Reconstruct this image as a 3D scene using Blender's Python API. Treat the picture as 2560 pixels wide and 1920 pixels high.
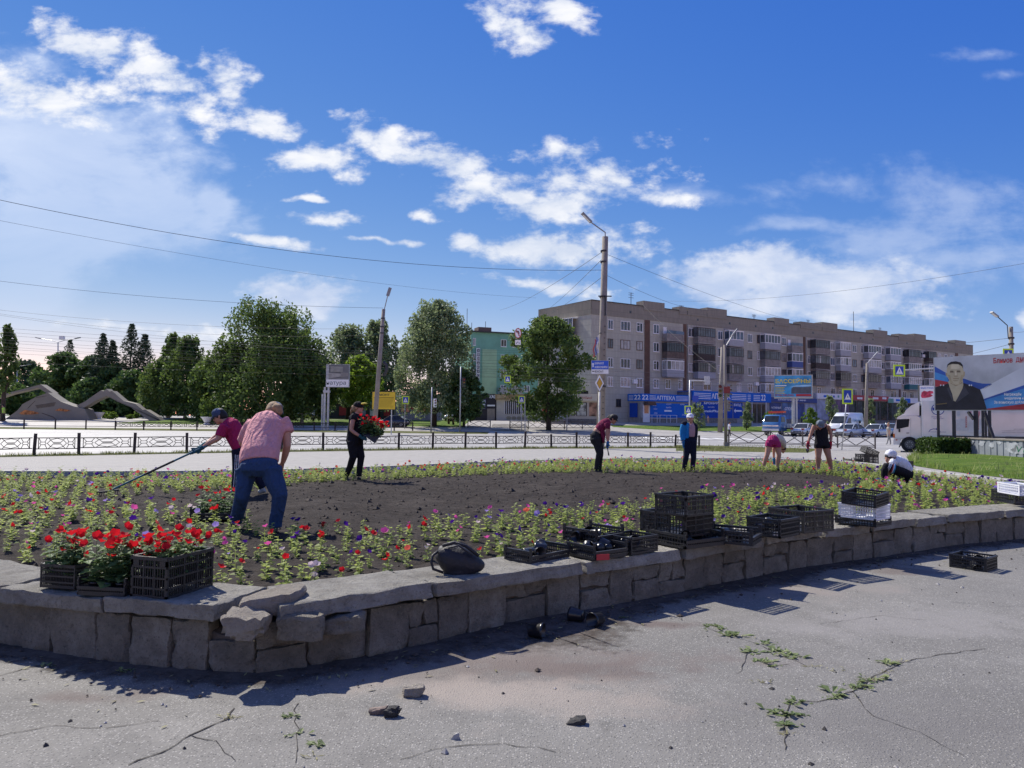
import bpy, bmesh, math, random
import numpy as np
from mathutils import Vector, Matrix, noise
R = math.radians
for o in list(bpy.data.objects): bpy.data.objects.remove(o)
scene = bpy.context.scene
COL = scene.collection

# ------------------------------------------------------------------ camera
F = 1880.0                       # focal length in photo pixels (photo 2560 x 1920)
CAMZ = 1.65
PITCH = math.atan((1046 - 960) / F)
ROLL = R(0.6)
camd = bpy.data.cameras.new('camera'); camd.sensor_fit = 'HORIZONTAL'; camd.sensor_width = 36
camd.lens = F / 2560 * 36; camd.clip_start = 0.05; camd.clip_end = 3000
cam = bpy.data.objects.new('camera', camd); COL.objects.link(cam); scene.camera = cam
CROT = Matrix.Rotation(math.pi / 2 + PITCH, 3, 'X') @ Matrix.Rotation(ROLL, 3, 'Z')
CPOS = Vector((0, 0, CAMZ))
cam.matrix_world = Matrix.Translation(CPOS) @ CROT.to_4x4()

def ray(u, v): return (CROT @ Vector(((u - 1280) / F, -(v - 960) / F, -1))).normalized()
def G(u, v, z=0.0):              # photo pixel -> point on the horizontal plane at height z
    d = ray(u, v); return CPOS + d * ((z - CAMZ) / d.z)
def D(u, v, y):                  # photo pixel -> point at distance y in front of the camera
    d = ray(u, v); return CPOS + d * (y / d.y)
def proj(p):
    q = CROT.transposed() @ (Vector(p) - CPOS)
    return (1280 + F * q.x / -q.z, 960 - F * q.y / -q.z)

# ------------------------------------------------------------------ world and sun
SUN_AZ, SUN_EL = R(-41), R(46)
world = bpy.data.worlds.new('World'); scene.world = world; world.use_nodes = True
wt = world.node_tree; wn = wt.nodes; wl = wt.links
sky = wn.new('ShaderNodeTexSky'); sky.sky_type = 'NISHITA'; sky.sun_disc = False
sky.sun_elevation = SUN_EL; sky.sun_rotation = SUN_AZ
sky.air_density = 0.5; sky.dust_density = 0.0; sky.ozone_density = 8.0; sky.altitude = 0
SKY_STRENGTH = 0.1
bg = wn['Background']; bg.inputs[1].default_value = SKY_STRENGTH
def wmath(op, a, b=None, c=None, clamp=False):
    n = wn.new('ShaderNodeMath'); n.operation = op; n.use_clamp = clamp
    for i, x in enumerate((a, b, c)):
        if x is None: continue
        if isinstance(x, (int, float)): n.inputs[i].default_value = x
        else: wl.new(x, n.inputs[i])
    return n.outputs[0]
def wvec(op, a, b=None):
    n = wn.new('ShaderNodeVectorMath'); n.operation = op
    for i, x in enumerate((a, b)):
        if x is None: continue
        if isinstance(x, tuple): n.inputs[i].default_value = x
        else: wl.new(x, n.inputs[i])
    return n.outputs[1] if op == 'LENGTH' else n.outputs[0]
def wsmooth(x, a, b, lo=0.0, hi=1.0):
    n = wn.new('ShaderNodeMapRange'); n.interpolation_type = 'SMOOTHSTEP'
    wl.new(x, n.inputs[0]); n.inputs[1].default_value = a; n.inputs[2].default_value = b
    n.inputs[3].default_value = lo; n.inputs[4].default_value = hi
    return n.outputs[0]
def wmix(f, a, b):
    n = wn.new('ShaderNodeMix'); n.data_type = 'RGBA'
    if isinstance(f, (int, float)): n.inputs[0].default_value = f
    else: wl.new(f, n.inputs[0])
    for i, x in ((6, a), (7, b)):
        if isinstance(x, tuple): n.inputs[i].default_value = x
        else: wl.new(x, n.inputs[i])
    return n.outputs[2]
tc = wn.new('ShaderNodeTexCoord'); sep = wn.new('ShaderNodeSeparateXYZ'); wl.new(tc.outputs['Generated'], sep.inputs[0])
ay = wmath('ADD', wmath('ABSOLUTE', sep.outputs[1]), 0.03)
gx = wmath('DIVIDE', sep.outputs[0], ay); gz = wmath('DIVIDE', sep.outputs[2], ay)
cmb = wn.new('ShaderNodeCombineXYZ'); wl.new(gx, cmb.inputs[0]); wl.new(gz, cmb.inputs[1]); gp = cmb.outputs[0]
def wnoise(vec, scale, detail, rough=0.55, dist=0.0, off=(0, 0, 0), stretch=(1, 1, 1)):
    v = wvec('MULTIPLY', wvec('ADD', vec, off), stretch)
    n = wn.new('ShaderNodeTexNoise'); wl.new(v, n.inputs['Vector']); n.inputs['Scale'].default_value = scale
    n.inputs['Detail'].default_value = detail; n.inputs['Roughness'].default_value = rough; n.inputs['Distortion'].default_value = dist
    return n.outputs[0]
wob = wn.new('ShaderNodeTexNoise'); wl.new(gp, wob.inputs['Vector']); wob.inputs['Scale'].default_value = 7; wob.inputs['Detail'].default_value = 4
gw = wvec('ADD', gp, wvec('MULTIPLY', wvec('SUBTRACT', wob.outputs['Color'], (.5, .5, .5)), (.10, .07, 0)))
def gcoord(u, v):
    d = ray(u, v); return d.x / (d.y + .03), d.z / (d.y + .03)
def ellipse(cx, cy, rx, ry, rot=0.0, soft=0.0, grow=1.0):
    # a cloud's place in the sky (direction), with radii as directions too
    k = 1.1573
    a, b = gcoord(cx * k, cy * k)
    v = wvec('SUBTRACT', gw if soft < 1 else gp, (a, b, 0))
    if rot:
        n = wn.new('ShaderNodeVectorRotate'); n.rotation_type = 'Z_AXIS'; wl.new(v, n.inputs['Vector']); n.inputs['Angle'].default_value = R(rot); v = n.outputs[0]
    v = wvec('MULTIPLY', v, (F / (rx * k * grow), F / (ry * k * grow), 0))
    return wmath('SUBTRACT', 1.0, wvec('LENGTH', v))          # 1 at the centre, 0 at the rim
def union(lst):
    o = lst[0]
    for x in lst[1:]: o = wmath('SMOOTH_MAX', o, x, 0.25)
    return o
PUFF = [(235, 105, 150, 42, 25), (340, 170, 170, 55, 25), (480, 165, 70, 45, 30), (560, 255, 80, 40, 25), (100, 200, 200, 55, 12),
        (690, 345, 110, 34, -4), (840, 300, 100, 38, 22), (960, 355, 100, 45, 25), (1010, 415, 80, 34, -10),
        (1290, 375, 150, 62, -12), (1195, 440, 125, 42, -8), (1235, 320, 50, 24, 0), (1215, 532, 190, 46, -2), (1120, 425, 50, 40, 0),
        (1105, 55, 85, 45, 38), (1200, 30, 60, 40, 30), (590, 528, 90, 14, 8), (720, 474, 75, 18, 0), (1455, 420, 62, 18, 5),
        (1190, 620, 110, 18, 8), (870, 527, 40, 9, 0), (790, 525, 45, 9, 5), (300, 702, 150, 15, 2), (915, 465, 40, 11, 10), (1000, 522, 45, 24, 0), (665, 428, 30, 8, 0)]
CUM = [(1560, 610, 150, 62, 0), (1690, 600, 170, 70, 5), (1840, 620, 190, 62, 5), (1740, 655, 300, 45, 3), (640, 645, 118, 46, 0), (690, 650, 60, 44, 0), (2230, 690, 40, 26, 0)]
VEIL = [(150, 330, 330, 190, 18), (330, 430, 230, 120, 20), (120, 480, 240, 110, -12), (40, 620, 130, 100, 30), (250, 405, 150, 16, 6), (470, 430, 90, 60, 35)]
WISP = [(1790, 415, 190, 42, 3), (2080, 470, 260, 80, 8), (2150, 540, 160, 70, 0), (2130, 118, 110, 22, -5), (1720, 490, 130, 20, 0), (1990, 560, 260, 120, 0), (2180, 165, 50, 18, 0), (1480, 410, 160, 26, 4)]
n1 = wnoise(gp, 11, 7, .6, .3, stretch=(1, 2.0, 1)); n2 = wnoise(gp, 3.2, 4, .5, 0, (3, 7, 0), (1, 1.5, 1)); n3 = wnoise(gp, 5, 7, .6, .3, (5, 1, 2), (1, 2.2, 1))
n4 = wnoise(gp, 26, 7, .6, 0, (1, 2, 0), (1, 1.5, 1))
def nz(n, k): return wmath('MULTIPLY', wmath('SUBTRACT', n, .5), k)
det = wmath('ADD', nz(n1, 3.4), wmath('ADD', nz(n4, 3.2), nz(n3, 1.6)))
puff = wsmooth(wmath('ADD', wmath('MULTIPLY', union([ellipse(*e, grow=1.16) for e in PUFF]), 1.35), det), -0.10, 1.25)
cum = wsmooth(wmath('ADD', wmath('MULTIPLY', union([ellipse(*e, grow=1.12) for e in CUM]), 1.3), wmath('ADD', nz(n1, 1.7), nz(n4, 1.6))), -0.05, 0.75)
veil = wsmooth(wmath('ADD', union([ellipse(*e, grow=1.12) for e in VEIL]), wmath('ADD', nz(n3, 1.8), nz(n4, .5))), -0.05, 0.6)
wisp = wsmooth(wmath('ADD', union([ellipse(*e, grow=1.15) for e in WISP]), wmath('ADD', nz(n3, 3.4), nz(n4, 1.4))), 0.0, 1.3)
# the same broken fair-weather cloud goes on over the rest of the dome
away = wsmooth(wmath('ABSOLUTE', gx), 0.72, 1.3); up = wsmooth(gz, 0.58, 0.9)
rest = wmath('MULTIPLY', wmath('MAXIMUM', away, up), wsmooth(wmath('ADD', n2, wmath('MULTIPLY', wmath('SUBTRACT', n1, .5), .5)), 0.50, 0.72))
def scl(c): return tuple(x * .80 / SKY_STRENGTH for x in c) + (1,)
# the clear sky keeps its own gradient, graded per channel like the photograph's tone curve
spc = wn.new('ShaderNodeSeparateColor'); wl.new(sky.outputs[0], spc.inputs[0]); cbc = wn.new('ShaderNodeCombineColor')
for i, (k_, g_) in enumerate(((6.7, 1.72), (1.24, 1.0), (.695, .28))):
    wl.new(wmath('MULTIPLY', wmath('POWER', wmath('MULTIPLY', spc.outputs[i], SKY_STRENGTH), g_), k_ / SKY_STRENGTH), cbc.inputs[i])
clear = cbc.outputs[0]
thick = wsmooth(wmath('ADD', n1, wmath('MULTIPLY', n2, .4)), .48, .92)
cwhite = wmix(thick, scl((.62, .70, .86)), scl((1.0, 1.0, 1.02)))
col = wmix(wmath('MULTIPLY', wmath('MULTIPLY', veil, wsmooth(gz, .14, .36, .42, 1.05)), wmath('ADD', .40, wmath('MULTIPLY', n3, .75))), clear, scl((.66, .76, .97)))
col = wmix(wmath('MULTIPLY', wisp, .42), col, scl((.66, .75, .95)))
col = wmix(wmath('MULTIPLY', cum, .86), col, wmix(thick, scl((.52, .62, .84)), scl((.86, .89, .97))))
col = wmix(wmath('MULTIPLY', wmath('MAXIMUM', puff, rest), .95), col, cwhite)
above = wsmooth(sep.outputs[2], -0.02, 0.03)
col = wmix(above, clear, col)
wl.new(col, bg.inputs[0])
world.cycles.sampling_method = 'MANUAL'; world.cycles.sample_map_resolution = 256
sund = bpy.data.lights.new('sun', 'SUN'); sund.energy = 5.0; sund.angle = R(0.53); sund.color = (1.0, 0.945, 0.85)
sun = bpy.data.objects.new('sun', sund); COL.objects.link(sun)
SUNV = Vector((math.sin(SUN_AZ) * math.cos(SUN_EL), math.cos(SUN_AZ) * math.cos(SUN_EL), math.sin(SUN_EL)))
sun.rotation_euler = (-SUNV).to_track_quat('-Z', 'Y').to_euler(); sun.location = (-20, 10, 40)
vs = scene.view_settings; vs.view_transform = 'Standard'; vs.look = 'None'; vs.gamma = 1; vs.exposure = 0.36; vs.use_curve_mapping = False
scene.cycles.use_denoising = True; scene.cycles.max_bounces = 5; scene.cycles.transparent_max_bounces = 6
# ------------------------------------------------------------------ helpers
ORG = {}                                         # world origin that a thing's parts are measured from
def set_props(o, label=None, cat=None, group=None, kind=None):
    if label: o['label'] = label
    if cat: o['category'] = cat
    if group: o['group'] = group
    if kind: o['kind'] = kind
    return o
def thing(name, label, cat, loc=(0, 0, 0), group=None):
    o = bpy.data.objects.new(name, None); o.empty_display_size = .1; COL.objects.link(o)
    o.location = loc; ORG[o.name] = Vector(loc)
    return set_props(o, label, cat, group)
def org(o): return ORG.get(o.name, Vector((0, 0, 0))) if o else Vector((0, 0, 0))
def link_mesh(name, me, parent=None, origin=None):
    o = bpy.data.objects.new(name, me); COL.objects.link(o)
    if parent:
        o.parent = parent; ORG[o.name] = org(parent)
    elif origin is not None:
        o.location = origin; ORG[o.name] = Vector(origin)
    return o
class Fr:                                        # upright drawing plane: a along, z up, n towards the viewer
    def __init__(s, O, ex, ez=(0, 0, 1)):
        s.O = Vector(O); s.ex = Vector(ex).normalized(); s.ez = Vector(ez).normalized(); s.en = s.ex.cross(s.ez).normalized()
    def p(s, a, z, n=0.0): return s.O + s.ex * a + s.ez * z + s.en * n
    def hit(s, u, v, n=0.0):
        d = ray(u, v); t = (s.O + s.en * n - CPOS).dot(s.en) / d.dot(s.en); q = CPOS + d * t - s.O
        return q.dot(s.ex), q.dot(s.ez)
def frame(x, y, z, ang=0.0): return Fr((x, y, z), (math.cos(ang), math.sin(ang), 0))
LOCAL = Fr((0, 0, 0), (1, 0, 0))
class MB:
    def __init__(s): s.v = []; s.f = []; s.m = []
    def add(s, vs, fs, mi=0):
        b = len(s.v); s.v += [tuple(x) for x in vs]; s.f += [tuple(i + b for i in f) for f in fs]; s.m += [mi] * len(fs); return s
    def box(s, a0, a1, z0, z1, n0, n1, fr=LOCAL, mi=0):
        q = [fr.p(a, z, n) for n in (n0, n1) for z in (z0, z1) for a in (a0, a1)]
        return s.add(q, [(0, 2, 3, 1), (4, 5, 7, 6), (0, 1, 5, 4), (2, 6, 7, 3), (0, 4, 6, 2), (1, 3, 7, 5)], mi)
    def poly(s, pts, n0, n1, fr=LOCAL, mi=0):     # outline (a,z) extruded from n0 to n1
        k = len(pts); q = [fr.p(a, z, n0) for a, z in pts] + [fr.p(a, z, n1) for a, z in pts]
        return s.add(q, [tuple(range(k))[::-1], tuple(range(k, 2 * k))] + [(i, (i + 1) % k, k + (i + 1) % k, k + i) for i in range(k)], mi)
    def bar(s, p0, p1, w, h=None, mi=0, ref=None):        # square bar between two points
        p0, p1 = Vector(p0), Vector(p1); h = h or w; t = (p1 - p0).normalized()
        r = Vector(ref) if ref else (Vector((0, 0, 1)) if abs(t.z) < .9 else Vector((0, 1, 0)))
        x = t.cross(r).normalized() * w / 2; y = x.cross(t).normalized() * h / 2
        q = [p + i + j for p in (p0, p1) for i, j in ((-x, -y), (x, -y), (x, y), (-x, y))]
        return s.add(q, [(0, 1, 2, 3), (7, 6, 5, 4), (0, 4, 5, 1), (1, 5, 6, 2), (2, 6, 7, 3), (3, 7, 4, 0)], mi)
    def tube(s, pts, rad, n=8, mi=0, cap=True):
        pts = [Vector(p) for p in pts]; k = len(pts)
        if isinstance(rad, (int, float)): rad = [rad] * k
        b = []; fs = []; prev = None
        for i in range(k):
            t = (pts[min(i + 1, k - 1)] - pts[max(i - 1, 0)]).normalized()
            if prev is None: x = t.cross(Vector((0, 1, 0)) if abs(t.y) < .9 else Vector((1, 0, 0))).normalized()
            else: x = (prev - t * prev.dot(t)).normalized()
            prev = x; y = t.cross(x)
            b += [pts[i] + (x * math.cos(2 * math.pi * j / n) + y * math.sin(2 * math.pi * j / n)) * rad[i] for j in range(n)]
        for i in range(k - 1):
            fs += [(i * n + j, i * n + (j + 1) % n, (i + 1) * n + (j + 1) % n, (i + 1) * n + j) for j in range(n)]
        if cap: fs += [tuple(range(n))[::-1], tuple(range((k - 1) * n, k * n))]
        return s.add(b, fs, mi)
    def ring(s, secs, mi=0):                      # loft through closed cross-sections with equal point counts
        n = len(secs[0]); k = len(secs); b = [p for q in secs for p in q]
        fs = [(i * n + j, i * n + (j + 1) % n, (i + 1) * n + (j + 1) % n, (i + 1) * n + j) for i in range(k - 1) for j in range(n)]
        return s.add(b, fs + [tuple(range(n))[::-1], tuple(range((k - 1) * n, k * n))], mi)
    def limb(s, nodes, n=12, mi=0):               # nodes: (point, r_side, r_depth); closed, for remeshing
        k = len(nodes); b = []; fs = []
        for i in range(k):
            t = (Vector(nodes[min(i + 1, k - 1)][0]) - Vector(nodes[max(i - 1, 0)][0])).normalized()
            ref = Vector((0, 1, 0)) if abs(t.y) < .92 else Vector((0, 0, 1))
            x = t.cross(ref).normalized(); y = x.cross(t).normalized()
            p, r1, r2 = nodes[i]
            b += [Vector(p) + x * math.cos(2 * math.pi * j / n) * r1 + y * math.sin(2 * math.pi * j / n) * r2 for j in range(n)]
        for i in range(k - 1):
            fs += [(i * n + j, i * n + (j + 1) % n, (i + 1) * n + (j + 1) % n, (i + 1) * n + j) for j in range(n)]
        return s.add(b, fs + [tuple(range(n))[::-1], tuple(range((k - 1) * n, k * n))], mi)
    def ball(s, c, r, seg=12, rings=8, mi=0):
        c = Vector(c); r = r if isinstance(r, (tuple, list)) else (r, r, r); b = [c + Vector((0, 0, r[2]))]; fs = []
        for i in range(1, rings):
            a = math.pi * i / rings
            b += [c + Vector((r[0] * math.sin(a) * math.cos(2 * math.pi * j / seg), r[1] * math.sin(a) * math.sin(2 * math.pi * j / seg), r[2] * math.cos(a))) for j in range(seg)]
        b.append(c - Vector((0, 0, r[2]))); L = len(b) - 1
        fs += [(0, 1 + j, 1 + (j + 1) % seg) for j in range(seg)]
        for i in range(rings - 2):
            fs += [(1 + i * seg + j, 1 + (i + 1) * seg + j, 1 + (i + 1) * seg + (j + 1) % seg, 1 + i * seg + (j + 1) % seg) for j in range(seg)]
        fs += [(L, 1 + (rings - 2) * seg + (j + 1) % seg, 1 + (rings - 2) * seg + j) for j in range(seg)]
        return s.add(b, fs, mi)
    def mesh(s, name, mats, origin, smooth=False):
        me = bpy.data.meshes.new(name)
        me.from_pydata([(x - origin[0], y - origin[1], z - origin[2]) for x, y, z in s.v], [], s.f)
        for m in (mats if isinstance(mats, (list, tuple)) else [mats]): me.materials.append(m)
        if isinstance(mats, (list, tuple)) and len(mats) > 1: me.polygons.foreach_set('material_index', s.m)
        me.polygons.foreach_set('use_smooth', [smooth] * len(me.polygons))
        me.update(); return me
    def build(s, name, mats, parent=None, smooth=False, origin=None):
        if parent is not None: og = org(parent)
        elif origin is not None: og = Vector(origin)
        else: og = Vector((0, 0, 0))
        return link_mesh(name, s.mesh(name, mats, og, smooth), parent, None if parent is not None else og)
def fix_normals(o):
    bm = bmesh.new(); bm.from_mesh(o.data); bmesh.ops.recalc_face_normals(bm, faces=bm.faces); bm.to_mesh(o.data); bm.free(); return o
def copy_tree(o, parent=None):
    c = o.copy(); COL.objects.link(c)
    if parent: c.parent = parent
    for ch in list(o.children): copy_tree(ch, c)
    return c
def place(o, loc, rz=0, rx=0, ry=0): o.location = loc; o.rotation_euler = (rx, ry, rz); return o
def np_mesh(name, V, Fq, mats, mi=None, smooth=False):
    V = np.asarray(V, dtype=np.float32); Fq = np.asarray(Fq, dtype=np.int32); k = Fq.shape[1]
    me = bpy.data.meshes.new(name); me.vertices.add(len(V)); me.vertices.foreach_set('co', V.ravel())
    me.loops.add(Fq.size); me.loops.foreach_set('vertex_index', Fq.ravel()); me.polygons.add(len(Fq))
    me.polygons.foreach_set('loop_start', np.arange(0, Fq.size, k, dtype=np.int32))
    for m in (mats if isinstance(mats, (list, tuple)) else [mats]): me.materials.append(m)
    if mi is not None: me.polygons.foreach_set('material_index', np.asarray(mi, dtype=np.int32))
    me.polygons.foreach_set('use_smooth', [smooth] * len(Fq)); me.update(calc_edges=True); me.validate(); return me
def smoothstep(a, b, x):
    t = min(max((x - a) / (b - a), 0), 1); return t * t * (3 - 2 * t)
def terr(y): return 1.25 * smoothstep(78, 112, y)
def GT(u, v):                                     # pixel -> point on the ground, which rises gently far away
    lo, hi = 2.0, 400.0
    d = ray(u, v)
    for i in range(60):
        m = (lo + hi) / 2; p = CPOS + d * (m / d.y)
        if p.z > terr(m): lo = m
        else: hi = m
    return CPOS + d * (lo / d.y)
def DT(u, y):                                     # foot point on the ground in the direction of column u at distance y
    p = D(u, 1046, y); p.z = terr(y); return p

# ---- deferred: text and remeshed bodies are evaluated once at the end
TEXTS = []; BODIES = []
def text(s, fr, box, n, mat, parent, name='lettering', depth=.004, bold=False, shear=0.0):
    if len(s) == 2:                               # two big characters: one part each
        a0, a1, z0, z1 = box; w = (a1 - a0) * .47
        text(s[0], fr, (a0, a0 + w, z0, z1), n, mat, parent, name, depth, bold, shear); text(s[1], fr, (a1 - w, a1, z0, z1), n, mat, parent, name, depth, bold, shear); return
    TEXTS.append((s, fr, box, n, mat, parent, name, depth, shear, bold))
def remesh(mb, name, mat, parent, voxel=.014, smooth=3):
    BODIES.append((mb, name, mat, parent, voxel, smooth))
def islands(me, name):
    # one mesh per loose piece: a left and a right shoe, a left and a right glove
    n = len(me.vertices); e = np.zeros(len(me.edges) * 2, dtype=np.int32); me.edges.foreach_get('vertices', e); e = e.reshape(-1, 2); lab = np.arange(n)
    while True:
        m = np.minimum(lab[e[:, 0]], lab[e[:, 1]]); new = lab.copy(); np.minimum.at(new, e[:, 0], m); np.minimum.at(new, e[:, 1], m); new = new[new]
        if (new == lab).all(): break
        lab = new
    ids = [i for i in np.unique(lab) if (lab == i).sum() > 12]
    if len(ids) < 2: return [me]
    out = []
    for i in ids:
        bm = bmesh.new(); bm.from_mesh(me); bm.verts.ensure_lookup_table()
        bmesh.ops.delete(bm, geom=[v for v in bm.verts if lab[v.index] != i], context='VERTS'); q = bpy.data.meshes.new(name); bm.to_mesh(q); bm.free()
        q.materials.append(me.materials[0]); q.update(); out.append(q)
    return out
def run_deferred():
    tmp = []
    for (s, fr, box, n, mat, parent, name, depth, shear, bold) in TEXTS:
        cu = bpy.data.curves.new('tmp_text', 'FONT'); cu.body = s; cu.shear = shear; cu.resolution_u = 3
        if bold: cu.offset = .022
        o = bpy.data.objects.new('tmp_text', cu); COL.objects.link(o); tmp.append(o)
    tb = []
    for (mb, name, mat, parent, voxel, smooth) in BODIES:
        o = bpy.data.objects.new('tmp_body', mb.mesh('tmp_body', mat, (0, 0, 0))); COL.objects.link(o); tb.append(o)
        fix_normals(o)
        m = o.modifiers.new('r', 'REMESH'); m.mode = 'VOXEL'; m.voxel_size = voxel; m.use_smooth_shade = True
        m = o.modifiers.new('s', 'SMOOTH'); m.factor = .5; m.iterations = smooth
    dg = bpy.context.evaluated_depsgraph_get(); dg.update()
    for o, (s, fr, box, n, mat, parent, name, depth, shear, bold) in zip(tmp, TEXTS):
        me = bpy.data.meshes.new_from_object(o.evaluated_get(dg))
        co = np.zeros(len(me.vertices) * 3, dtype=np.float32); me.vertices.foreach_get('co', co); co = co.reshape(-1, 3)
        if len(co) == 0: continue
        lo = co.min(0); hi = co.max(0); a0, a1, z0, z1 = box
        A = a0 + (co[:, 0] - lo[0]) / max(hi[0] - lo[0], 1e-6) * (a1 - a0); Z = z0 + (co[:, 1] - lo[1]) / max(hi[1] - lo[1], 1e-6) * (z1 - z0)
        og = org(parent); P = np.array(fr.O - og) + np.outer(A, fr.ex) + np.outer(Z, fr.ez) + np.array(fr.en * (n + depth))
        me.vertices.foreach_set('co', P.astype(np.float32).ravel()); me.materials.clear(); me.materials.append(mat); me.update()
        link_mesh(name, me, parent)
    for o, (mb, name, mat, parent, voxel, smooth) in zip(tb, BODIES):
        me = bpy.data.meshes.new_from_object(o.evaluated_get(dg)); og = org(parent)
        me.transform(Matrix.Translation(-og)); me.materials.clear(); me.materials.append(mat)
        me.polygons.foreach_set('use_smooth', [True] * len(me.polygons)); me.update()
        if name in ('shoes', 'gloves'):
            for piece in islands(me, name[:-1]): link_mesh(name[:-1], piece, parent)
        else: link_mesh(name, me, parent)
    for o in tmp:
        cu = o.data; bpy.data.objects.remove(o); bpy.data.curves.remove(cu)
    for o in tb:
        me = o.data; bpy.data.objects.remove(o); bpy.data.meshes.remove(me)

# ------------------------------------------------------------------ materials
MATS = {}
def srgb(r, g, b):
    f = lambda c: (c / 255 / 12.92) if c / 255 <= .04045 else ((c / 255 + .055) / 1.055) ** 2.4
    return (f(r), f(g), f(b))
class NT:
    def __init__(s, name):
        s.m = bpy.data.materials.new(name); s.m.use_nodes = True; s.t = s.m.node_tree; s.n = s.t.nodes; s.l = s.t.links; s.b = s.n['Principled BSDF']
    def new(s, ty, **kw):
        n = s.n.new(ty)
        for k, v in kw.items(): setattr(n, k, v)
        return n
    def put(s, sock, x):
        if isinstance(x, bpy.types.NodeSocket): s.l.new(x, sock)
        elif isinstance(x, tuple) and len(x) == 3 and sock.type == 'RGBA': sock.default_value = x + (1,)
        else: sock.default_value = x
    def coord(s, kind='Object', scale=None):
        if kind == 'World': o = s.new('ShaderNodeNewGeometry').outputs['Position']
        else: o = s.new('ShaderNodeTexCoord').outputs[kind]
        if scale:
            v = s.new('ShaderNodeVectorMath', operation='MULTIPLY'); s.put(v.inputs[0], o); v.inputs[1].default_value = scale; o = v.outputs[0]
        return o
    def noise(s, vec, scale, detail=4, rough=.55, dist=0):
        n = s.new('ShaderNodeTexNoise'); s.put(n.inputs['Vector'], vec); n.inputs['Scale'].default_value = scale; n.inputs['Detail'].default_value = detail
        n.inputs['Roughness'].default_value = rough; n.inputs['Distortion'].default_value = dist; return n.outputs[0]
    def voro(s, vec, scale, feature='F1', out='Distance', rnd=1.0):
        n = s.new('ShaderNodeTexVoronoi', feature=feature); s.put(n.inputs['Vector'], vec); n.inputs['Scale'].default_value = scale; n.inputs['Randomness'].default_value = rnd; return n.outputs[out]
    def rng(s, x, a, b, lo=0., hi=1., smooth=True):
        n = s.new('ShaderNodeMapRange'); n.interpolation_type = 'SMOOTHSTEP' if smooth else 'LINEAR'; s.put(n.inputs[0], x)
        for i, k in enumerate((a, b, lo, hi)): n.inputs[i + 1].default_value = k
        return n.outputs[0]
    def math(s, op, a, b=0., clamp=False):
        n = s.new('ShaderNodeMath', operation=op, use_clamp=clamp); s.put(n.inputs[0], a); s.put(n.inputs[1], b); return n.outputs[0]
    def mix(s, f, a, b, mode='MIX'):
        n = s.new('ShaderNodeMix', data_type='RGBA', blend_type=mode); s.put(n.inputs[0], f); s.put(n.inputs[6], a); s.put(n.inputs[7], b); return n.outputs[2]
    def bump(s, h, strength=.5, dist=.01, prev=None):
        n = s.new('ShaderNodeBump'); s.put(n.inputs['Height'], h); n.inputs['Strength'].default_value = strength; n.inputs['Distance'].default_value = dist
        if prev is not None: s.l.new(prev, n.inputs['Normal'])
        s.l.new(n.outputs[0], s.b.inputs['Normal']); return n.outputs[0]
    def fin(s, color=None, rough=.8, metal=0., spec=.5):
        if color is not None: s.put(s.b.inputs['Base Color'], color)
        s.put(s.b.inputs['Roughness'], rough); s.b.inputs['Metallic'].default_value = metal; s.b.inputs['Specular IOR Level'].default_value = spec
        return s.m
def M(name, col, rough=.75, var=.18, scale=6., bump=0., bscale=60., metal=0., spec=.4, dirt=0., coord='Object'):
    if name in MATS: return MATS[name]
    t = NT(name); c = t.coord(coord); n = t.noise(c, scale, 5, .6)
    k = t.rng(n, .3, .7); dark = tuple(x * (1 - var) for x in col); lite = tuple(min(x * (1 + var), 1) for x in col)
    q = t.mix(k, dark, lite)
    if dirt:
        d = t.rng(t.noise(c, scale * .35, 6, .65), .5, .75); q = t.mix(t.math('MULTIPLY', d, dirt), q, tuple(x * .45 for x in col))
    if bump: t.bump(t.noise(c, bscale, 6, .6), bump, .02)
    MATS[name] = t.fin(q, t.rng(n, .2, .8, rough * .9, min(rough * 1.1, 1)), metal, spec); return MATS[name]
def leafmat(name, c1, c2, c3, trans=.35, scale=.6, fine=9.):
    if name in MATS: return MATS[name]
    t = NT(name); p = t.coord('World'); a = t.rng(t.noise(p, scale, 3), .35, .65); b = t.rng(t.noise(p, fine, 2), .35, .65)
    q = t.mix(b, t.mix(a, c1, c2), t.mix(a, c2, c3)); t.fin(q, .6, 0, .25)
    tr = t.new('ShaderNodeBsdfTranslucent'); t.put(tr.inputs[0], t.mix(.5, q, tuple(min(1, x * 1.6) for x in c3)))
    ms = t.new('ShaderNodeMixShader'); ms.inputs[0].default_value = trans; t.l.new(t.b.outputs[0], ms.inputs[1]); t.l.new(tr.outputs[0], ms.inputs[2])
    t.l.new(ms.outputs[0], t.n['Material Output'].inputs[0]); MATS[name] = t.m; return t.m
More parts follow.
